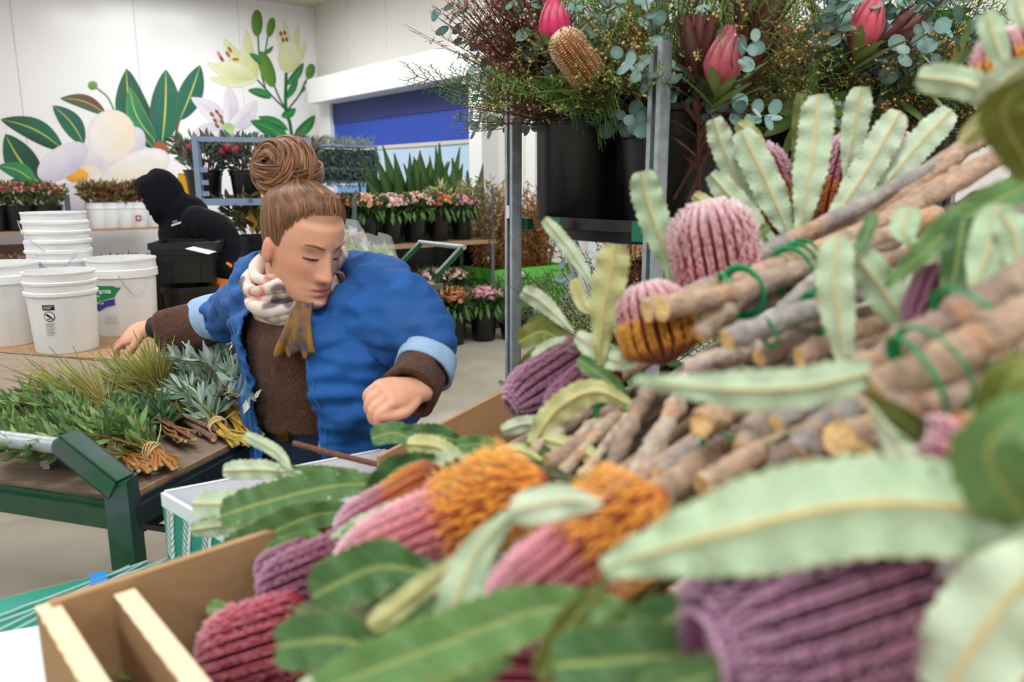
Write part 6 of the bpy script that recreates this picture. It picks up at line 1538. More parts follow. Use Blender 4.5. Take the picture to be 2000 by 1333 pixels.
def bouquet(idx, label, mix, seed, n=46, spread=1.15, tilt=V((0, 0, 0)), sc=1.0):
    rnd = random.Random(seed); root = thing('mixed_bouquet', label, 'bouquet', bpos[idx], 0, 'mixed native bouquets'); names = list(mix)
    for i in range(n):
        u = (i + .5) / n; th = spread * sqrt(u); a = i * 2.39996 + rnd.uniform(-.3, .3); d = V((sin(th) * cos(a), sin(th) * sin(a), cos(th))) + tilt
        k = rnd.choice(names); ms, m, nm = KIT[k]
        o = sprig(rnd.choice(ms), m, root, d, rnd.uniform(0, 6.28), sc * rnd.uniform(.85, 1.2) * (1 - .12 * u), V((cos(a), sin(a), 0)) * (.07 * rnd.random()) + V((0, 0, -.02 + .04 * rnd.random())), nm)
    return root
BQ = [bouquet(0, 'mixed bouquet with pink protea and tan banksia over the straight bucket', ['euc', 'fern', 'fill', 'red', 'gfill', 'gfill', 'euc'], 51, 105, 1.5, V((-.10, -.1, .05)), 1.12),
      bouquet(1, 'mixed bouquet with rosy protea and maroon leucadendron behind front post', ['fern', 'gfill', 'fill', 'fill', 'gfill', 'fern', 'euc'], 52, 95, 1.4, V((.12, -.05, .05)), 1.1),
      bouquet(2, 'mixed bouquet of blue-green eucalyptus and half open pink protea', ['euc', 'euc', 'euc', 'oval', 'fern', 'gfill', 'fill'], 53, 105, 1.5, V((.05, -.16, .0)), 1.15),
      bouquet(3, 'mixed bouquet of fine greenery at the far trolley end', ['fern', 'gfill', 'fill', 'fern', 'euc'], 54, 100, 1.5, V((.12, -.14, .0)), 1.15)]
rnd = random.Random(77)
for k in range(16):                                             # dark red wispy sprigs fanning out past the corner post
    sprig(REDT[k % 2], M_LEAF, BQ[0], V((-.75 + .5 * rnd.random(), -.45 + .3 * rnd.random(), .55 + .5 * rnd.random())), k, 1.15, V((-.05, -.05, 0)), 'red_twig_sprig')
for k in range(12):
    sprig(EUC[k % 3], M_LEAF, BQ[2], V((.5 * rnd.uniform(-1, 1), -.75, .45 + .5 * rnd.random())), k, 1.25, V((.02, -.06, 0)), 'eucalyptus_sprig')
def bloom_part(root, kind, px, py, y, ax, r, L, seed, cols=PROT):
    y -= .13; r *= 1.08
    rnd = random.Random(seed); p = at(px, py, y) - V(root.location); ax = V(ax).normalized(); mb = MB(); base = p - ax * L * .5
    if kind == 'protea':
        protea(mb, base, ax, r, L, cols, rnd, .18, 6); o = mb.build('protea_flower', M_PETAL, root, True)
        lf = MB(); skirt(lf, base - ax * .012, ax, 12, L * 1.05, .026, OVALC, rnd); lf.tube([base, V((0, 0, -.05))], .006, 6, c8(120, 80, 60), False); lf.build('leaf_collar', M_LEAFG, o, True)
    elif kind == 'banksia':
        Z = [(0, (c8(170, 110, 50), c8(226, 166, 90), c8(236, 188, 120)), 1.0), (1, (c8(190, 120, 70), c8(240, 196, 150), c8(250, 226, 198)), 1.0)]
        banksia_head(mb, base, base + ax * L, r, rnd, Z, 30, 26, .5, .9); o = mb.build('banksia_spike', M_FLORET, root, True)
        lf = MB(); skirt(lf, base, ax, 16, .15, .012, [c8(120, 130, 50), c8(90, 110, 44)], rnd, .9); lf.tube([base, V((0, 0, -.05))], .006, 6, c8(120, 80, 60), False); lf.build('leaf_collar', M_LEAF, o, True)
    elif kind == 'leuc':
        q = Zv.rotation_difference(ax); sprig(LEUC[seed % 2], M_LEAFG, root, ax, seed, L / .105, base - q @ V((0, 0, .32 * L / .105)), 'leucadendron_flower')
bloom_part(BQ[0], 'protea', 1083, 42, 1.98, (-.12, -.25, 1), .034, .10, 1, [c8(214, 30, 90), c8(232, 56, 116), c8(246, 150, 180)])
bloom_part(BQ[0], 'banksia', 1128, 118, 1.93, (-.62, -.35, .72), .038, .135, 2)
bloom_part(BQ[1], 'protea', 1414, 112, 1.78, (.08, -.3, 1), .036, .115, 3, [c8(186, 70, 86), c8(208, 96, 112), c8(236, 170, 176)])
bloom_part(BQ[1], 'leuc', 1365, 80, 1.80, (-.1, -.2, 1), 0, .11, 4); bloom_part(BQ[1], 'leuc', 1440, 8, 1.84, (0, -.2, 1), 0, .13, 5); bloom_part(BQ[1], 'leuc', 1486, 26, 1.84, (.3, -.2, 1), 0, .13, 6); bloom_part(BQ[1], 'leuc', 1476, 100, 1.84, (.4, -.3, .9), 0, .10, 7)
bloom_part(BQ[2], 'protea', 1694, 42, 1.98, (.12, -.3, 1), .034, .13, 8, [c8(214, 80, 96), c8(236, 96, 124), c8(244, 150, 160)])
bloom_part(BQ[2], 'protea', 1516, 62, 2.05, (-.1, -.3, 1), .030, .09, 9); bloom_part(BQ[2], 'leuc', 1760, 64, 2.0, (.8, -.3, .6), 0, .10, 10)
bloom_part(BQ[3], 'banksia', 1838, 128, 2.1, (.2, -.2, .9), .034, .10, 11)
# low bouquet on the lower shelf, seen below the tray
pl_ = at(1228, 590, 2.05); o = obj('flower_bucket', BKT_B, M_BLACKP, None, Q(SW_ * .5, .22, .62)); tag(o, 'black bucket on the lower trolley shelf behind the banksias', 'bucket'); bpos.append(Q(SW_ * .5, .22, .62 + .25))
lowb = bouquet(4, 'mixed bouquet with dusky red tips on the lower trolley shelf', ['fill', 'red', 'fern', 'euc'], 55, 34, .95, V((.0, 0, .2)), 1.05)
for k, (px, py) in enumerate(((1238, 545), (1252, 580))): bloom_part(lowb, 'leuc', px, py, 2.1, (.1 * k, -.1, 1), 0, .10, 12 + k)
# ================================================================== CARTONS UNDER AND AROUND THE BANKSIAS
def panel(pts, th, name, m, parent, edge=None, edge_m=None):
    """thick board from four world points (top a, top b, bottom b, bottom a), thickness away from the box centre"""
    a, b, c, d = [V(p) for p in pts]; n = (b - a).cross(d - a).normalized() * th
    mb = LB(); mb.add([a, b, c, d, a + n, b + n, c + n, d + n], [(0, 1, 2, 3), (7, 6, 5, 4), (0, 4, 5, 1), (1, 5, 6, 2), (2, 6, 7, 3), (3, 7, 4, 0)]); o = mb.build(name, m, parent)
    if edge_m:
        e = LB(); k = 40; vs = []; rnd = random.Random(3); u = V((0, 0, 1))
        for i in range(k + 1):
            p = a.lerp(b, i / k); w_ = .0012 * sin(i * 2.6)
            vs += [p - n * .02 + u * .0015, p + n * 1.02 + u * (.0015 + w_) + n.normalized() * w_]
        e.add(vs, [(2 * i, 2 * i + 1, 2 * i + 3, 2 * i + 2) for i in range(k)]); e.build('cut_edge', edge_m, o if False else parent)
    return o
ZK0, ZK1 = .706, 1.0
k0, k1 = atz(95, 1172, ZK1), atz(700, 976, ZK1)
k1 = k0 + (k1 - k0).normalized() * .60
kd = V((k1.x - k0.x, k1.y - k0.y, 0)).normalized(); kn = V((kd.y, -kd.x, 0))                 # kn points to image right / inside
kbox = thing('kraft_carton', 'open kraft cardboard flower carton with thick pale corrugated edges', 'carton', V((k0.x, k0.y, ZK0)) + kd * .5 + kn * .25)
def dn(p, z=ZK0): return V((p.x, p.y, z))
kW = .52
panel([k0, k1, dn(k1), dn(k0)], -.010, 'long_wall', M_KRAFT, kbox)
q0, q1 = k0 + kn * kW, k1 + kn * kW
panel([q0 - V((0, 0, .03)), q1 - V((0, 0, .03)), dn(q1), dn(q0)], .010, 'long_wall', M_KRAFT, kbox)
panel([k1, q1, dn(q1), dn(k1)], -.010, 'end_wall', M_KRAFT, kbox)
mb = LB(); mb.add([dn(k0), dn(k1), dn(q1), dn(q0)] + [dn(p, ZK0 + .008) for p in (k0, k1, q1, q0)], [(3, 2, 1, 0), (4, 5, 6, 7), (0, 1, 5, 4), (1, 2, 6, 5), (2, 3, 7, 6), (3, 0, 4, 7)]); mb.build('carton_floor', M_KRAFT, kbox)
for (pa_, pb_, ya, yb) in (((112, 1174), (262, 1410), .690, .545), ((262, 1152), (470, 1408), .722, .53)):
    a, b = at(*pa_, ya), at(*pb_, yb); d = (b - a); b = a + d * 1.9
    panel([a, b, dn(b), dn(a)], -.019, 'end_flap', M_KRAFT, kbox, True, M_KRAFTE)
# raised back flap of a second kraft carton
f0, f1 = at(742, 893, 1.22), at(1036, 738, 1.58)
f2, f3 = at(1060, 900, 1.5), at(800, 985, 1.18)
kb2 = thing('kraft_carton', 'kraft carton flap standing up beside the purple banksia', 'carton', V((f3.x, f3.y, .706)))
panel([f0, f1, dn(f1, .72), dn(f0, .72)], .008, 'side_wall', M_KRAFT, kb2)
g0, g1 = f0 + kn * .45, f1 + kn * .45
panel([f1, g1, dn(g1, .72), dn(f1, .72)], -.008, 'side_wall', M_KRAFT, kb2); panel([g0 - V((0, 0, .1)), g1, dn(g1, .72), dn(g0, .72)], .008, 'side_wall', M_KRAFT, kb2)
panel([dn(f0, .73), dn(f1, .73), dn(g1, .73), dn(g0, .73)], .008, 'carton_floor', M_KRAFT, kb2)
# white and teal printed carton
zc1 = .86
c1, cf, cn = atz(322, 962, zc1), atz(745, 880, zc1), atz(452, 1036, zc1)
e1v = V((cf.x - c1.x, cf.y - c1.y, 0)); e2v = V((cn.x - c1.x, cn.y - c1.y, 0)); e2v = e2v.normalized() * .26
wbx = thing('printed_carton', 'white lined carton printed teal with white leafy branches', 'carton', V((c1.x, c1.y, .706)) + (e1v + e2v) / 2)
tp_ = lambda a, b, z=zc1: V((c1.x, c1.y, z)) + e1v * a + e2v * b
for (a0, b0, a1, b1, out) in ((0, 0, 0, 1, 1), (0, 0, 1, 0, -1), (1, 0, 1, 1, -1), (0, 1, 1, 1, 1)):
    pa, pb = tp_(a0, b0), tp_(a1, b1); cen_ = tp_(.5, .5); nn_ = (pb - pa).cross(dn(pa) - pa).normalized(); out = 1 if nn_.dot(pa - cen_) > 0 else -1
    panel([pa, pb, dn(pb), dn(pa)], .006 * out, 'carton_wall', M_TEAL, wbx)
    panel([pa + V((0, 0, .001)), pb + V((0, 0, .001)), pb - V((0, 0, .024)), pa - V((0, 0, .024))], .0075 * out, 'white_band', M_CARDW, wbx)
    panel([pa - V((0, 0, .001)), pb - V((0, 0, .001)), dn(pb, .72), dn(pa, .72)], -.0012 * out, 'white_lining', M_CARDW, wbx)
mb = LB(); mb.add([tp_(0, 0, .714), tp_(1, 0, .714), tp_(1, 1, .714), tp_(0, 1, .714)], [(0, 1, 2, 3)]); mb.build('carton_floor', M_CARDW, wbx)
n_ = e2v.normalized().cross(Zv).normalized()
if n_.dot(tp_(0, .5) - tp_(1, .5)) < 0: n_ = -n_
E2u = e2v.normalized()
for bi, (u0, lean) in enumerate(((.02, .05), (.075, .1), (.14, .12), (.21, .1))):
    mb = LB(); o0 = V((c1.x, c1.y, .715)) + n_ * .0078; P = [o0 + E2u * (u0 + lean * .25 * sin(t * 1.6) * t) + Zv * (.125 * t) for t in [i / 10 for i in range(11)]]
    def ribn(pts, w_):
        vs = []
        for i, p in enumerate(pts):
            d = (pts[min(i + 1, len(pts) - 1)] - pts[max(i - 1, 0)]).normalized(); s = d.cross(n_) * w_ * (1 - .6 * i / len(pts)); vs += [p - s, p + s]
        mb.add(vs, [(2 * i, 2 * i + 1, 2 * i + 3, 2 * i + 2) for i in range(len(pts) - 1)], c8(232, 240, 240))
    ribn(P, .0018)
    for i in range(2, 10):
        for s in (-1, 1):
            d = (Zv * .8 + E2u * s * .6).normalized(); w_ = d.cross(n_) * .0035; L_ = .026; p = P[i]
            mb.add([p, p + d * L_ * .5 - w_, p + d * L_, p + d * L_ * .5 + w_], [(0, 1, 2, 3)], c8(232, 240, 240))
    mb.build('printed_branch', M_FLAT, wbx)
# twig lying on the carton edge
mb = LB(); mb.tube(spline([at(574, 866, 1.36), at(640, 884, 1.33), at(705, 900, 1.30), at(770, 915, 1.27)], 12), [.0055] * 12, 8, c8(110, 74, 56), True, c8(226, 206, 160)); mb.tube([at(626, 878, 1.33), at(622, 868, 1.33)], [.002, .001], 5, c8(150, 130, 80))
o = mb.build('bare_twig', M_BARK, None, True); tag(o, 'bare brown twig resting across the printed carton rim', 'twig')
# teal lidded cartons below, white sheet, straps
l0, l1 = atz(-160, 1204, .70), atz(348, 1083, .70)
ld = V((l1.x - l0.x, l1.y - l0.y, 0)).normalized(); lnr = V((ld.y, -ld.x, 0))
for i, (z0, z1, lb) in enumerate(((.352, .70, 'teal topped flat carton under the open kraft carton'), (0.0, .348, 'teal carton at the bottom of the stack on the floor'))):
    t = thing('teal_carton', lb, 'carton', V((l0.x, l0.y, z0)) + ld * .8 + lnr * .6)
    cc = V((l0.x, l0.y, 0)) + ld * .525 + lnr * .81
    mb = LB(); mb.box(V((cc.x, cc.y, (z0 + z1) / 2)), (1.05, 1.62, z1 - z0 - .006), ax=(ld, lnr, Zv)); mb.build('carton_body', M_KRAFT, t)
    mb = LB(); mb.box(V((cc.x, cc.y, z1 - .003)), (1.038, 1.608, .004), ax=(ld, lnr, Zv)); mb.build('teal_top', M_TEAL, t)
    if i == 0:
        top = t
for j, (a, b) in enumerate((((-20, 1210), (240, 1114)), ((-20, 1222), (300, 1102)), ((-20, 1240), (215, 1124)), ((10, 1240), (180, 1152)), ((60, 1235), (300, 1106)))):
    A0, B0 = atz(*a, .703), atz(*b, .703); mb = LB(); rnd = random.Random(j); dd = (B0 - A0).normalized(); o_ = V((l0.x, l0.y, .703))
    def lim(p, s_):
        ts = []
        for ax_, mx in ((ld, 1.045), (lnr, 1.61)):
            c_, v_ = (p - o_).dot(ax_), dd.dot(ax_) * s_
            if abs(v_) > 1e-4: ts.append(((mx if v_ > 0 else .005) - c_) / v_)
        return p + dd * s_ * max(0, min(ts))
    A0, B0 = lim(A0, -1), lim(B0, 1)
    mb.tube([A0.lerp(B0, k / 14) + V((rnd.uniform(-.002, .002), rnd.uniform(-.002, .002), 0)) for k in range(15)], .0022, 5); mb.build('strap', M_STRAP, top)
mb = LB(); p = atz(192, 1130, .7035); mb.box(p, (.045, .028, .003), c8(40, 140, 214), ax=(V((.5, -.86, 0)).normalized(), V((.86, .5, 0)).normalized(), Zv)); mb.build('blue_label', M_FLAT, top)
mb = MB(); w4 = [atz(-120, 1262, .705), atz(104, 1224, .705), atz(160, 1400, .705), atz(-120, 1440, .705)]
mb.add(w4 + [p + V((0, 0, .005)) for p in w4], [(3, 2, 1, 0), (4, 5, 6, 7), (0, 1, 5, 4), (1, 2, 6, 5), (2, 3, 7, 6), (3, 0, 4, 7)]); o = mb.build('white_sheet', M_CARDW); tag(o, 'white cardboard sheet lying on the teal carton', 'sheet')
# cartons that carry the right hand heap
def stack_box(lb, a0, a1, b0, b1, z0, z1):
    c = V((l0.x, l0.y, 0)) + ld * ((a0 + a1) / 2) + lnr * ((b0 + b1) / 2); t = thing('kraft_carton', lb, 'carton', V((c.x, c.y, z0)))
    mb = LB(); mb.box(V((c.x, c.y, (z0 + z1) / 2)), (a1 - a0, b1 - b0, z1 - z0), ax=(ld, lnr, Zv)); mb.build('carton_body', M_KRAFT, t)
    mb = LB(); mb.box(V((c.x, c.y, z1 + .001)), (.05, b1 - b0, .002), ax=(ld, lnr, Zv)); mb.build('packing_tape', M_KRAFTE, t)
stack_box('closed kraft carton under the upper stem bundles beside the trolley', .93, 1.5, .86, 1.32, .704, 1.02)
stack_box('closed kraft carton on the floor carrying the upper stem bundles', 1.07, 1.56, .62, 1.36, 0, .70)
stack_box('closed kraft carton under the nearest mauve banksia', .36, .90, 1.22, 1.60, .704, 1.0)

# ================================================================== BANKSIAS
UND = [c8(188, 210, 178), c8(200, 218, 190), c8(178, 204, 168)]; UNDY = [c8(206, 208, 146), c8(196, 200, 140)]; TOPG = [c8(88, 130, 74), c8(74, 116, 66), c8(104, 146, 84)]; OLV = [c8(112, 122, 46), c8(96, 108, 42)]
RIBU, RIBT = c8(222, 200, 136), c8(166, 182, 106)
def strap_leaf(pts, wd, up, face, under, rib, seed, nfold=.16, serr=.12, wav=.085, n=None, trunc=.55):
    """serrated strap leaf: upper skin 'face' looks along 'up', lower skin coloured 'under'"""
    rnd = random.Random(seed); L = sum((pts[i + 1] - pts[i]).length for i in range(len(pts) - 1)); n = n or max(24, int(L / .0052)); n = min(n, 64)
    P = spline(pts, n + 1); mb = LB(); xs = (-1, -.9, -.5, -.13, -.05, 0, .05, .13, .5, .9, 1); vs = []; cs = []; V2 = []; C2 = []
    ph = rnd.uniform(0, 6); ph2 = rnd.uniform(0, 6); N = V(up)
    for i in range(n + 1):
        u = i / n; T_ = (P[min(n, i + 1)] - P[max(0, i - 1)]).normalized(); N = (N - T_ * N.dot(T_)).normalized(); S = T_.cross(N)
        w_ = wd / 2 * min(1, .16 + 1.9 * u) ** .9 * (1 if u < .8 else (1 - (1 - trunc) * ((u - .8) / .2) ** 2))
        tooth = 1 + serr * (.55 if i % 2 else -.45)
        for j, x in enumerate(xs):
            ww = w_ * x * (tooth if abs(x) > .95 else 1); zz = nfold * w_ * abs(x) + wav * wd * (abs(x) ** 1.5) * sin(u * L * 190 + ph + (0 if x > 0 else 1.3)) + .022 * wd * sin(i * .8 + 2 * x) * abs(x)
            p = P[i] + S * ww + N * zz
            if j == 5: p = p - N * wd * .015
            vs.append(p); V2.append(p - N * (.0007 + (.0014 if j in (4, 5, 6) else 0)))
            f = jit(face, .04, rnd); g = jit(under, .04, rnd)
            if j in (4, 5, 6): f, g = mixc(f, rib, .75), mixc(g, rib, .85)
            elif j in (0, 10): f, g = mixc(f, c8(190, 180, 90), .3), mixc(g, c8(196, 186, 110), .3)
            elif (i * 7 + j * 3) % 5 == 0: f, g = mixc(f, (.75, .85, .6, 1), .05), mixc(g, (.9, .95, .8, 1), .07)
            cs.append(f); C2.append(g)
    m = len(xs); fs = [(i * m + j, i * m + j + 1, (i + 1) * m + j + 1, (i + 1) * m + j) for i in range(n) for j in range(m - 1)]
    mb.add(vs, fs, cs); mb.add(V2, [tuple(reversed(f)) for f in fs], C2)
    return mb
LEAF_SEED = [0]
def BL(root, pts, wpx, side='u', roll=0.0, **kw):
    """leaf from (px, py, depth) points; side says which skin looks at the viewer"""
    LEAF_SEED[0] += 1; s = LEAF_SEED[0]; rnd = random.Random(s)
    P = [at(*p) for p in pts]; ym = sum(p[2] for p in pts) / len(pts); wd = wpx * ym / 1500.0
    T_ = (P[-1] - P[0]).normalized(); mid = P[len(P) // 2]; view = (EYE - mid).normalized(); view = (view - T_ * view.dot(T_)).normalized()
    view = Quaternion(T_, roll + rnd.uniform(-.2, .2)) @ view
    fc, un = rnd.choice(TOPG), rnd.choice(UND)
    if side == 'y': un = rnd.choice(UNDY)
    if side == 'o': fc = rnd.choice(OLV)
    if side in 'uy': up = -view; rib = RIBU
    else: up = view; rib = RIBT
    mb = strap_leaf(P, wd, up, fc, un, rib, s, **kw); return mb.build('leaf', M_BANKL, root, True)
ZN = {
 'pink': [(0, (c8(150, 50, 60), c8(214, 90, 106), c8(236, 176, 184)), 1), (.5, (c8(170, 60, 70), c8(220, 110, 124), c8(248, 222, 228)), 1), (1, (c8(190, 110, 120), c8(228, 170, 182), c8(252, 236, 240)), 1)],
 'purple': [(0, (c8(90, 24, 40), c8(130, 44, 70), c8(176, 110, 140)), 1), (1, (c8(96, 34, 60), c8(140, 70, 110), c8(210, 172, 200)), 1)],
 'crimson': [(0, (c8(130, 24, 44), c8(176, 40, 60), c8(206, 110, 130)), 1), (1, (c8(130, 30, 50), c8(180, 50, 74), c8(222, 160, 176)), 1)],
 'yellowpink': [(0, (c8(120, 36, 50), c8(190, 110, 40), c8(226, 160, 50)), 1.12), (.5, (c8(180, 90, 40), c8(240, 170, 50), c8(250, 200, 80)), 1.12), (.62, (c8(180, 70, 90), c8(224, 130, 140), c8(240, 200, 206)), 1), (1, (c8(190, 100, 120), c8(230, 170, 180), c8(246, 224, 228)), 1)],
 'orangepink': [(0, (c8(170, 80, 30), c8(246, 160, 40), c8(255, 200, 80)), 1.35), (.42, (c8(190, 90, 40), c8(244, 164, 50), c8(252, 196, 90)), 1.3), (.5, (c8(180, 60, 80), c8(226, 120, 136), c8(244, 196, 200)), 1), (1, (c8(190, 90, 120), c8(232, 160, 184), c8(246, 222, 230)), 1)],
 'redorange': [(0, (c8(84, 22, 30), c8(120, 34, 40), c8(140, 50, 50)), .9), (.22, (c8(130, 50, 30), c8(214, 110, 40), c8(240, 160, 60)), 1.1), (.45, (c8(150, 60, 40), c8(220, 120, 50), c8(240, 170, 80)), 1.05), (.55, (c8(150, 40, 70), c8(196, 90, 120), c8(226, 180, 200)), 1), (1, (c8(170, 100, 130), c8(214, 160, 186), c8(236, 214, 226)), 1)]}
def BH(root, b, t, r, zone, seed, nc=28, nr=26, th=1.0, fl=1.0):
    nc = int(nc * .75) * 2; nr = int(nr * 1.25)
    mb = LB(); banksia_head(mb, at(*b), at(*t), r, random.Random(seed), ZN[zone], nc, nr, fl, th); return mb.build('banksia_spike', M_FLORET, root, True)
BARKC = [c8(160, 140, 126), c8(176, 150, 128), c8(154, 148, 144), c8(138, 122, 112), c8(186, 170, 156)]
def BS(root, pts, rpx, seed, knob=.10, tone=None, cut0=True):
    rnd = random.Random(seed); P = [at(*p) for p in pts]; ym = pts[0][2]; r = rpx * ym / 1500; n = 26; S_ = spline(P, n); c = tone or rnd.choice(BARKC); ph = rnd.uniform(0, 6)
    S_ = [p + rvec(rnd) * r * .10 for p in S_]
    rr = [r * (1 + knob * sin(i * .9 + ph) * sin(i * .37 + ph * 2) + (knob * 1.6 if rnd.random() < .14 else 0)) for i in range(n)]
    cols = [mixc(jit(c, .10, rnd), c8(196, 140, 92), .55 if rnd.random() < .12 else 0) for i in range(n)]
    mb = LB(); mb.tube(S_, rr, 14, cols, True, c8(232, 196, 138), rn=lambda i, k: .05 * sin(i * 1.9 + k * 2.4) + .03 * sin(k * 5 + i)); return mb.build('stem', M_BARK, root, True, 60)
def TIE(root, c, q, rpx, turns=2, seed=0, wpx=5):
    """green band looped round stems at pixel c, wrapped about the direction towards pixel q"""
    rnd = random.Random(seed); C = at(*c); ax = (at(*q) - C).normalized(); rot = Zv.rotation_difference(ax); r = rpx * c[2] / 1500; w_ = wpx * 1.5 * c[2] / 1500
    for k in range(turns):
        mb = LB(); tl = rnd.uniform(-.35, .35); ph = rnd.uniform(-.1, .1)
        mb.tube([C + ax * (k * w_ * 3 + tl * r * sin(a)) + rot @ V((r * (1.02 + .05 * k) * cos(a), r * (.95 + .05 * k) * sin(a), 0)) for a in [2 * pi * j / 28 for j in range(29)]], w_ * .8, 6, cap=False, flat=.45); mb.build('green_tie', M_TIE, root, True)
def BT(label, base): return thing('banksia_bouquet', label, 'banksia bouquet', at(*base), 0, 'banksia bouquets in the cartons')

# A: pale fan of leaves in front of the trolley
A1 = BT('banksia bouquet spreading a fan of pale ribbed leaves before the black buckets', (1560, 490, 1.08))
for pts, w_, sd in (([(1505, 475, 1.06), (1452, 380, 1.09), (1415, 295, 1.1), (1394, 232, 1.1)], 46, 'u'), ([(1548, 478, 1.04), (1505, 375, 1.06), (1448, 255, 1.08)], 60, 'u'), ([(1560, 482, 1.02), (1576, 370, 1.03), (1592, 265, 1.05), (1598, 185, 1.06)], 64, 'u'),
                    ([(1550, 465, 1.1), (1562, 330, 1.12), (1566, 182, 1.13)], 32, 'o'), ([(1650, 345, 1.12), (1668, 255, 1.13), (1682, 170, 1.13)], 48, 'u'), ([(1602, 465, 1.03), (1688, 340, 1.06), (1758, 218, 1.08)], 60, 'u'),
                    ([(1690, 410, 1.06), (1775, 305, 1.08), (1858, 215, 1.1)], 54, 'u'), ([(1530, 500, 1.0), (1450, 410, 1.03), (1388, 340, 1.05)], 46, 'u'), ([(1480, 470, 1.0), (1410, 425, 1.02), (1355, 380, 1.03)], 32, 'y'), ([(1520, 480, 1.12), (1590, 420, 1.13), (1660, 360, 1.15)], 50, 'u'), ([(1500, 300, 1.2), (1470, 265, 1.2), (1440, 240, 1.2)], 30, 'y')):
    BL(A1, pts, w_, sd)
BH(A1, (1548, 470, 1.14), (1478, 302, 1.17), .036, 'redorange', 1); BH(A1, (1500, 440, 1.2), (1452, 325, 1.22), .028, 'purple', 2); BH(A1, (1612, 470, 1.13), (1652, 285, 1.17), .034, 'redorange', 3); BH(A1, (1720, 400, 1.14), (1760, 280, 1.17), .03, 'redorange', 4)
for k, pts in enumerate(([(1480, 500, 1.05), (1540, 480, 1.08), (1650, 420, 1.12)], [(1530, 510, 1.0), (1620, 450, 1.05), (1760, 380, 1.1)])): BS(A1, pts, 14, 400 + k)
for k, (b, t) in enumerate((((1600, 480, 1.03), (1640, 430, 1.04)), ((1470, 475, 1.0), (1500, 440, 1.0)))): BL(A1, [b, ((b[0] + t[0]) / 2, (b[1] + t[1]) / 2, b[2]), t], 20, 't')
# B: upright pink head
B1 = BT('banksia bouquet with a rounded frosty pink flower head standing upright', (1415, 600, .92))
BH(B1, (1418, 612, .92), (1384, 428, .93), .050, 'pink', 5, 34, 26); BL(B1, [(1332, 585, .95), (1296, 480, .96), (1266, 395, .97), (1254, 335, .97)], 60, 'u')
BL(B1, [(1340, 560, 1.0), (1400, 470, 1.02), (1380, 400, 1.03)], 40, 'y'); BS(B1, [(1418, 612, .92), (1450, 680, .93), (1500, 740, .95)], 13, 410)
for k, (b, t) in enumerate((((1330, 590, .9), (1235, 590, .92)), ((1420, 620, .88), (1330, 660, .86)))): BL(B1, [b, ((b[0] + t[0]) / 2, b[1] - 14, b[2]), t], 30, 'y')
# C: yellow-pink head and the leaves at the steel post
C1 = BT('banksia bouquet with yellow and pink head and curling leaves by steel post', (1210, 740, .86))
BH(C1, (1300, 712, .84), (1266, 582, .86), .038, 'yellowpink', 6, 26, 24)
for pts, w_, sd in (([(1172, 715, .86), (1178, 620, .86), (1192, 540, .86), (1202, 478, .86)], 66, 'y'), ([(1240, 690, .88), (1215, 640, .9), (1190, 580, .92)], 40, 'u'), ([(1165, 570, .98), (1115, 490, 1.0), (1063, 428, 1.01)], 28, 'u'), ([(1120, 650, .98), (1060, 592, 1.0), (1020, 568, 1.0)], 36, 'u'), ([(1170, 615, .92), (1140, 595, .93), (1120, 545, .94)], 28, 'y'),
                    ([(1125, 690, .98), (1065, 648, .99), (1012, 668, .99)], 46, 'o'), ([(1115, 655, 1.0), (1070, 632, 1.0), (1030, 648, 1.01)], 38, 'o'), ([(1110, 705, .97), (1055, 695, .98), (1010, 735, .98)], 38, 'o'), ([(1160, 700, .95), (1095, 672, .96), (1040, 700, .96)], 30, 'u'), ([(1245, 715, .84), (1190, 700, .86), (1125, 655, .9)], 44, 'u'), ([(1225, 770, .84), (1190, 745, .85), (1130, 700, .88)], 34, 't'),
                    ([(1255, 690, .9), (1270, 640, .92), (1310, 600, .95)], 30, 'u')):
    BL(C1, pts, w_, sd)
# D: purple head lying to the left
D1 = BT('banksia bouquet with a long deep purple head lying on kraft flap', (1160, 730, .96))
BH(D1, (1165, 685, .98), (1016, 785, .93), .036, 'purple', 7, 26, 26); BH(D1, (1190, 715, .93), (1085, 800, .90), .026, 'purple', 8, 22, 22); BH(D1, (1215, 740, .9), (1150, 720, .91), .02, 'yellowpink', 81, 16, 14)
for pts, w_, sd in (([(1246, 800, .82), (1165, 765, .83), (1090, 800, .85), (1040, 870, .86)], 58, 'y'), ([(1090, 850, .86), (1035, 828, .88), (980, 842, .9)], 34, 'u'), ([(1195, 935, .74), (1145, 885, .78), (1062, 858, .82)], 38, 'y'), ([(1120, 900, .8), (1080, 870, .82), (1050, 905, .82)], 26, 'o')):
    BL(D1, pts, w_, sd)
for k, (pts, r) in enumerate((([(1188, 945, .72), (1214, 865, .74), (1246, 805, .78), (1275, 755, .82)], 19), ([(1235, 945, .68), (1288, 855, .72), (1330, 770, .76), (1350, 720, .8)], 22), ([(1050, 940, .78), (1125, 865, .82), (1205, 790, .86)], 15), ([(1090, 935, .76), (1160, 855, .8), (1220, 800, .84)], 15), ([(1020, 905, .82), (1105, 835, .86), (1170, 790, .9)], 14), ([(1130, 945, .73), (1185, 870, .77), (1230, 815, .8)], 13))):
    BS(D1, pts, r, 420 + k, .16, c8(186, 168, 148) if k > 1 else None)
TIE(D1, (1195, 812, .83), (1230, 785, .86), 34, 1, 1)
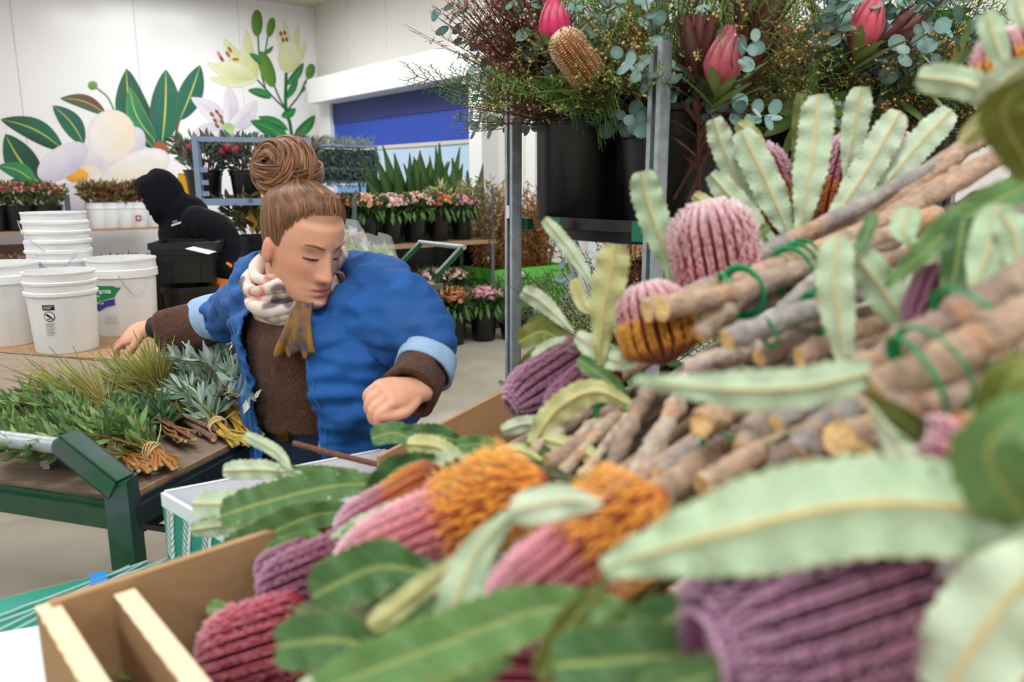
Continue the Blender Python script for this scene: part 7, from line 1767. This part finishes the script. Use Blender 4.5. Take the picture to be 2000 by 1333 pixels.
# E: upper right stem bundle with green ties
E1b = BT('tied bundle of long grey banksia stems reaching to the upper frame corner', (1270, 610, .8))
for k, (pts, r, tn) in enumerate((([(1262, 610, .80), (1450, 548, .84), (1700, 445, .92), (1980, 290, 1.0)], 22, BARKC[1]), ([(1290, 604, .76), (1430, 572, .79), (1560, 528, .84), (1830, 420, .92)], 22, BARKC[1]), ([(1366, 655, .77), (1425, 600, .79), (1490, 555, .81), (1750, 470, .90)], 22, BARKC[0]), ([(1320, 590, .86), (1500, 492, .92), (1700, 392, .99), (1890, 285, 1.06), (1950, 225, 1.1)], 18, BARKC[2]), ([(1290, 690, .84), (1385, 640, .85), (1500, 585, .88), (1700, 510, .93)], 21, BARKC[2]),
                                  ([(1690, 455, .96), (1850, 352, 1.0), (1995, 292, 1.02)], 17, BARKC[1]), ([(1560, 480, .96), (1720, 410, 1.0), (1870, 300, 1.05), (1950, 240, 1.1)], 20, BARKC[1]), ([(1420, 560, .9), (1600, 500, .94), (1800, 440, .98), (2010, 350, 1.0)], 20, BARKC[2]))):
    BS(E1b, pts, r, 440 + k, .10, tn)
TIE(E1b, (1425, 580, .81), (1520, 545, .83), 46, 2, 2, 7); TIE(E1b, (1545, 535, .85), (1640, 500, .88), 50, 3, 3, 5)
for pts, w_, sd in (([(1985, 215, .66), (1890, 165, .68), (1792, 150, .70)], 58, 'u'), ([(1970, 150, .68), (1945, 85, .69), (1928, 25, .70)], 42, 'u'), ([(2030, 110, .6), (1970, 150, .62), (1920, 200, .64)], 60, 'u'), ([(2040, 140, .46), (1960, 215, .48), (2020, 340, .5)], 84, 'o'), ([(2010, 190, .62), (1930, 230, .63), (1880, 280, .65)], 40, 'y'), ([(2010, 60, .62), (1990, 20, .63), (1985, -40, .64)], 36, 'u')):
    BL(E1b, pts, w_, sd)
BH(E1b, (2000, 200, .74), (1972, 92, .76), .032, 'yellowpink', 9, 24, 20)
# F: middle bundles of cut stems
F1 = BT('tied bundle of sawn banksia stems with pale cut ends in mid heap', (1430, 670, .68))
for k, (pts, r, tn) in enumerate((([(1418, 664, .64), (1500, 636, .66), (1620, 595, .70), (1760, 540, .74)], 23, BARKC[2]), ([(1480, 700, .68), (1600, 645, .71), (1740, 600, .74)], 20, BARKC[0]), ([(1500, 640, .75), (1600, 540, .80), (1700, 470, .84)], 16, BARKC[2]), ([(1560, 700, .66), (1660, 650, .68), (1780, 620, .7)], 20, BARKC[1]), ([(1340, 720, .74), (1440, 690, .75), (1560, 660, .78)], 20, BARKC[4]), ([(1600, 560, .8), (1700, 520, .83), (1830, 480, .86)], 18, BARKC[3]))):
    BS(F1, pts, r, 460 + k, .10, tn)
TIE(F1, (1592, 612, .70), (1660, 590, .72), 40, 3, 5, 5); TIE(F1, (1500, 650, .655), (1580, 620, .68), 30, 1, 6, 5)
F2 = BT('heap of short banksia stems with orange-brown sawn ends beneath long pale leaf', (1400, 850, .62))
for k, (pts, r, tn) in enumerate((([(1366, 832, .60), (1440, 800, .62), (1560, 775, .65)], 29, BARKC[1]), ([(1450, 878, .58), (1495, 815, .61), (1560, 755, .66)], 27, BARKC[0]), ([(1515, 835, .59), (1570, 800, .61), (1660, 770, .64)], 22, BARKC[2]), ([(1550, 890, .56), (1590, 840, .58), (1680, 790, .62)], 26, BARKC[2]), ([(1640, 858, .55), (1700, 840, .57), (1790, 810, .6)], 30, BARKC[1]), ([(1290, 930, .62), (1335, 890, .66), (1420, 850, .70)], 20, BARKC[2]),
                                  ([(1290, 965, .58), (1370, 905, .61), (1450, 870, .64)], 30, BARKC[1]), ([(1370, 950, .55), (1500, 875, .58), (1640, 830, .6)], 26, BARKC[1]), ([(1500, 900, .56), (1600, 880, .57), (1720, 860, .6)], 28, BARKC[3]), ([(1690, 890, .52), (1760, 860, .54), (1850, 800, .57)], 26, BARKC[0]), ([(1440, 760, .68), (1540, 730, .7), (1660, 700, .74)], 22, BARKC[3]))):
    BS(F2, pts, r, 480 + k, .14, tn)
TIE(F2, (1420, 900, .60), (1470, 860, .62), 62, 1, 7, 5)
# G: thick near stems at the right edge
G1 = BT('thick blurred banksia stems tied with green band at the frame edge', (1720, 740, .5))
for k, (pts, r, tn) in enumerate((([(1680, 730, .50), (1800, 660, .50), (1900, 605, .50), (2050, 515, .50)], 36, BARKC[0]), ([(1700, 765, .46), (1830, 715, .46), (1930, 655, .46), (2060, 590, .46)], 40, BARKC[1]), ([(1770, 690, .56), (1900, 575, .58), (2040, 470, .6)], 28, BARKC[3]), ([(1720, 800, .45), (1810, 795, .45), (1920, 750, .46), (2040, 700, .47)], 34, BARKC[0]), ([(1850, 700, .5), (1950, 600, .52), (2040, 540, .54)], 30, BARKC[3]))):
    BS(G1, pts, r, 500 + k, .10, tn)
TIE(G1, (1900, 640, .49), (1980, 590, .49), 92, 1, 8, 8); TIE(G1, (1790, 735, .455), (1880, 690, .455), 88, 2, 9, 8)
for pts, w_, sd in (([(1240, 742, .46), (1400, 760, .45), (1560, 758, .45), (1700, 728, .46)], 82, 'u'), ([(1660, 760, .62), (1640, 640, .63), (1630, 540, .64), (1638, 462, .65)], 68, 'u'), ([(1790, 670, .64), (1722, 565, .66), (1662, 488, .67)], 74, 'u'), ([(1730, 560, .64), (1810, 485, .63), (1900, 415, .62), (2030, 350, .6)], 62, 't'), ([(1780, 480, .66), (1766, 445, .67), (1775, 405, .68)], 52, 'u'), ([(1662, 500, .66), (1690, 462, .67), (1706, 415, .68)], 28, 't'),
                    ([(1850, 610, .6), (1868, 510, .61), (1882, 425, .62)], 58, 't'), ([(1900, 580, .56), (1930, 490, .57), (1952, 400, .58)], 74, 'u'), ([(1985, 560, .55), (1985, 470, .56), (1960, 420, .57)], 60, 'u'), ([(1760, 620, .65), (1790, 560, .66), (1830, 500, .66)], 50, 'u'), ([(2040, 680, .34), (1965, 760, .34), (1955, 860, .35)], 100, 'o'), ([(2060, 760, .32), (1930, 880, .32), (2010, 1020, .33)], 150, 't'), ([(1690, 765, .42), (1780, 830, .42), (1880, 890, .42)], 54, 'o'), ([(1700, 790, .44), (1760, 880, .42), (1800, 960, .40)], 60, 'u')):
    BL(G1, pts, w_, sd)
BH(G1, (1845, 515, .64), (1800, 625, .63), .018, 'purple', 10, 18, 16); BH(G1, (1900, 910, .42), (1810, 865, .42), .018, 'orangepink', 11, 18, 14); BH(G1, (1990, 560, .6), (1975, 450, .6), .025, 'purple', 12, 18, 16)
# H: left hand bouquet of green leaves over the printed carton
H1 = BT('banksia bouquet of broad green leaves pointing over the printed carton', (800, 980, .8))
for pts, w_, sd in (([(800, 948, .82), (660, 948, .86), (520, 980, .88), (430, 1008, .88)], 78, 't'), ([(760, 1000, .78), (620, 1005, .82), (500, 1055, .84), (432, 1092, .84)], 74, 't'), ([(560, 985, .93), (470, 985, .95), (376, 985, .96)], 62, 'u'), ([(520, 1020, .92), (450, 1025, .94), (374, 1036, .95)], 44, 'u'), ([(650, 1085, .8), (545, 1088, .82), (452, 1100, .83)], 46, 'u'), ([(590, 925, .95), (510, 918, .97), (436, 920, .98)], 42, 'u'), ([(572, 922, .95), (538, 882, .97), (478, 850, .98)], 26, 'u'),
                    ([(700, 920, .95), (620, 925, .96), (540, 925, .96)], 34, 't'), ([(840, 880, .98), (775, 846, 1.0), (725, 856, 1.0)], 46, 't'), ([(920, 875, .98), (855, 850, .99), (780, 852, 1.0)], 44, 't'), ([(1010, 895, .95), (945, 868, .96), (885, 872, .97)], 36, 't'), ([(930, 915, .88), (855, 875, .9), (795, 868, .9)], 44, 'y'), ([(985, 935, .82), (880, 908, .84), (790, 928, .86)], 60, 'u'), ([(850, 890, .84), (770, 920, .84), (715, 1005, .84)], 64, 't'), ([(880, 945, .76), (790, 950, .78), (700, 990, .78)], 42, 'u'),
                    ([(980, 960, .66), (860, 985, .68), (730, 1030, .70), (640, 1080, .72)], 74, 'u'), ([(840, 1005, .72), (730, 1045, .74), (620, 1105, .76)], 64, 't'), ([(700, 1080, .78), (600, 1060, .8), (520, 1085, .8)], 50, 't'), ([(455, 1210, .72), (430, 1190, .73), (405, 1185, .73)], 32, 't'), ([(455, 1262, .70), (425, 1245, .71), (396, 1240, .71)], 36, 't'), ([(1060, 900, .8), (1010, 880, .82), (960, 890, .84)], 30, 'y')):
    BL(H1, pts, w_, sd)
BH(H1, (880, 922, .78), (676, 1032, .78), .024, 'redorange', 13, 20, 24); BH(H1, (720, 1075, .72), (535, 1150, .74), .030, 'purple', 14, 24, 24); BH(H1, (620, 1080, .78), (520, 1120, .78), .022, 'purple', 15, 20, 18)
# I: bright orange and pink heads in front
I1 = BT('banksia bouquet with two pink heads ringed by orange open flowers', (1060, 1000, .55))
BH(I1, (1070, 930, .60), (690, 1095, .62), .030, 'orangepink', 16, 26, 30); BH(I1, (1300, 958, .48), (985, 1205, .46), .029, 'orangepink', 17, 26, 30)
for pts, w_, sd in (([(860, 1125, .50), (740, 1108, .51), (608, 1165, .52)], 118, 't'), ([(980, 1050, .46), (870, 1115, .46), (785, 1180, .46), (722, 1225, .46)], 52, 'y'), ([(1020, 985, .43), (935, 1075, .43), (890, 1180, .42), (876, 1245, .42)], 86, 'u'), ([(1175, 985, .42), (1090, 980, .42), (1000, 1000, .42)], 74, 'u')):
    BL(I1, pts, w_, sd)
# J: crimson head in the carton corner and the green leaves along the bottom
J1 = BT('banksia bouquet with a crimson head in the kraft carton corner', (640, 1230, .68))
BH(J1, (640, 1225, .70), (432, 1290, .68), .045, 'crimson', 18, 34, 26)
for pts, w_, sd in (([(800, 1285, .46), (660, 1250, .46), (540, 1262, .47)], 120, 't'), ([(1240, 1190, .40), (1060, 1190, .40), (860, 1260, .40), (620, 1350, .40)], 130, 't'), ([(1190, 1130, .38), (1105, 1230, .38), (1055, 1330, .38)], 66, 'o'), ([(1420, 1265, .36), (1260, 1285, .36), (1080, 1300, .37)], 160, 't'), ([(1390, 1165, .37), (1285, 1225, .37), (1210, 1340, .37)], 120, 't'), ([(730, 1265, .42), (655, 1310, .42), (585, 1345, .42)], 34, 'u'), ([(1000, 1290, .42), (860, 1330, .42), (700, 1380, .43)], 110, 't'), ([(900, 1200, .5), (820, 1210, .5), (740, 1260, .5)], 70, 't')):
    BL(J1, pts, w_, sd)
BH(J1, (1180, 1335, .46), (950, 1330, .46), .026, 'crimson', 19, 22, 18)
# K: nearest, strongly blurred
K1 = BT('nearest banksia bouquet with a big mauve head under a broad pale leaf', (1750, 1150, .35))
BH(K1, (1800, 1140, .37), (1440, 1255, .335), .046, 'purple', 20, 38, 26)
for pts, w_, sd in (([(1175, 1110, .335), (1400, 1045, .33), (1700, 985, .33), (2060, 1010, .34)], 210, 'u'), ([(2100, 1030, .30), (1960, 1180, .30), (1840, 1360, .30)], 210, 'u'), ([(2060, 960, .33), (1990, 950, .33), (1900, 930, .33)], 90, 'u'), ([(1420, 1290, .33), (1380, 1320, .33), (1250, 1360, .33)], 100, 't')):
    BL(K1, pts, w_, sd, serr=.08)
# filler leaves deep in the heap
def plane_z(x, y): return .90 + .743 * (x + .273) + .096 * (y - .75)
FLM = []
for s in range(5):
    rnd = random.Random(900 + s); P = [V((0, 0, 0)), V((.08, .01 * s - .02, .012)), V((.17, .0, -.004 * s)), V((.22, 0, -.02))]
    mb = strap_leaf(P, .034, V((0, 0, 1)), TOPG[s % 3], UND[s % 3], RIBT, 900 + s, n=26); FLM.append(mb.mesh('leaf', True))
rnd = random.Random(99); roots = [C1, D1, F1, F2, H1, I1, J1, E1b, G1]
for i in range(420):
    x, y = rnd.uniform(-.38, .75), rnd.uniform(.6, 1.15); z = plane_z(x, y) - rnd.uniform(.09, .30)
    if z < .735: z = .735 + .05 * rnd.random()
    if z > 1.10 or (y > .82 and x < .15): continue
    p = V((x, y, z)); side_ = (p - V((k0.x, k0.y, 0))).dot(kn)
    if side_ < .06 or (p - V((k0.x, k0.y, 0))).dot(kd) < .26: continue
    root = min(roots, key=lambda r: (V(r.location) - p).length); q = Quaternion((0, 0, 1), rnd.uniform(0, 6.28)) @ Quaternion((1, 0, 0), rnd.uniform(-.9, .9)) @ Quaternion((0, 1, 0), rnd.uniform(-.4, .4) - .4)
    obj('leaf', rnd.choice(FLM), M_BANKL, root, p - V(root.location), q, rnd.uniform(.8, 1.25))
for i in range(80):                                              # stems buried in the heap
    x, y = rnd.uniform(.02, .7), rnd.uniform(.5, 1.1); z = min(1.16, plane_z(x, y) - rnd.uniform(.07, .16)); p = V((x, y, max(.76, z))); d = V((.8, .55 + rnd.uniform(-.2, .2), .30)).normalized()
    root = min([E1b, F1, F2, G1, D1], key=lambda r: (V(r.location) - p).length); mb = LB(); n = 10
    mb.tube([p + d * (.35 * (k / 9 - .5)) + rvec(rnd) * .002 for k in range(n)], [.010 * rnd.uniform(.8, 1.2)] * n, 10, jit(rnd.choice(BARKC), .1, rnd), True, c8(226, 190, 134)); mb.build('stem', M_BARK, root, True, 60)
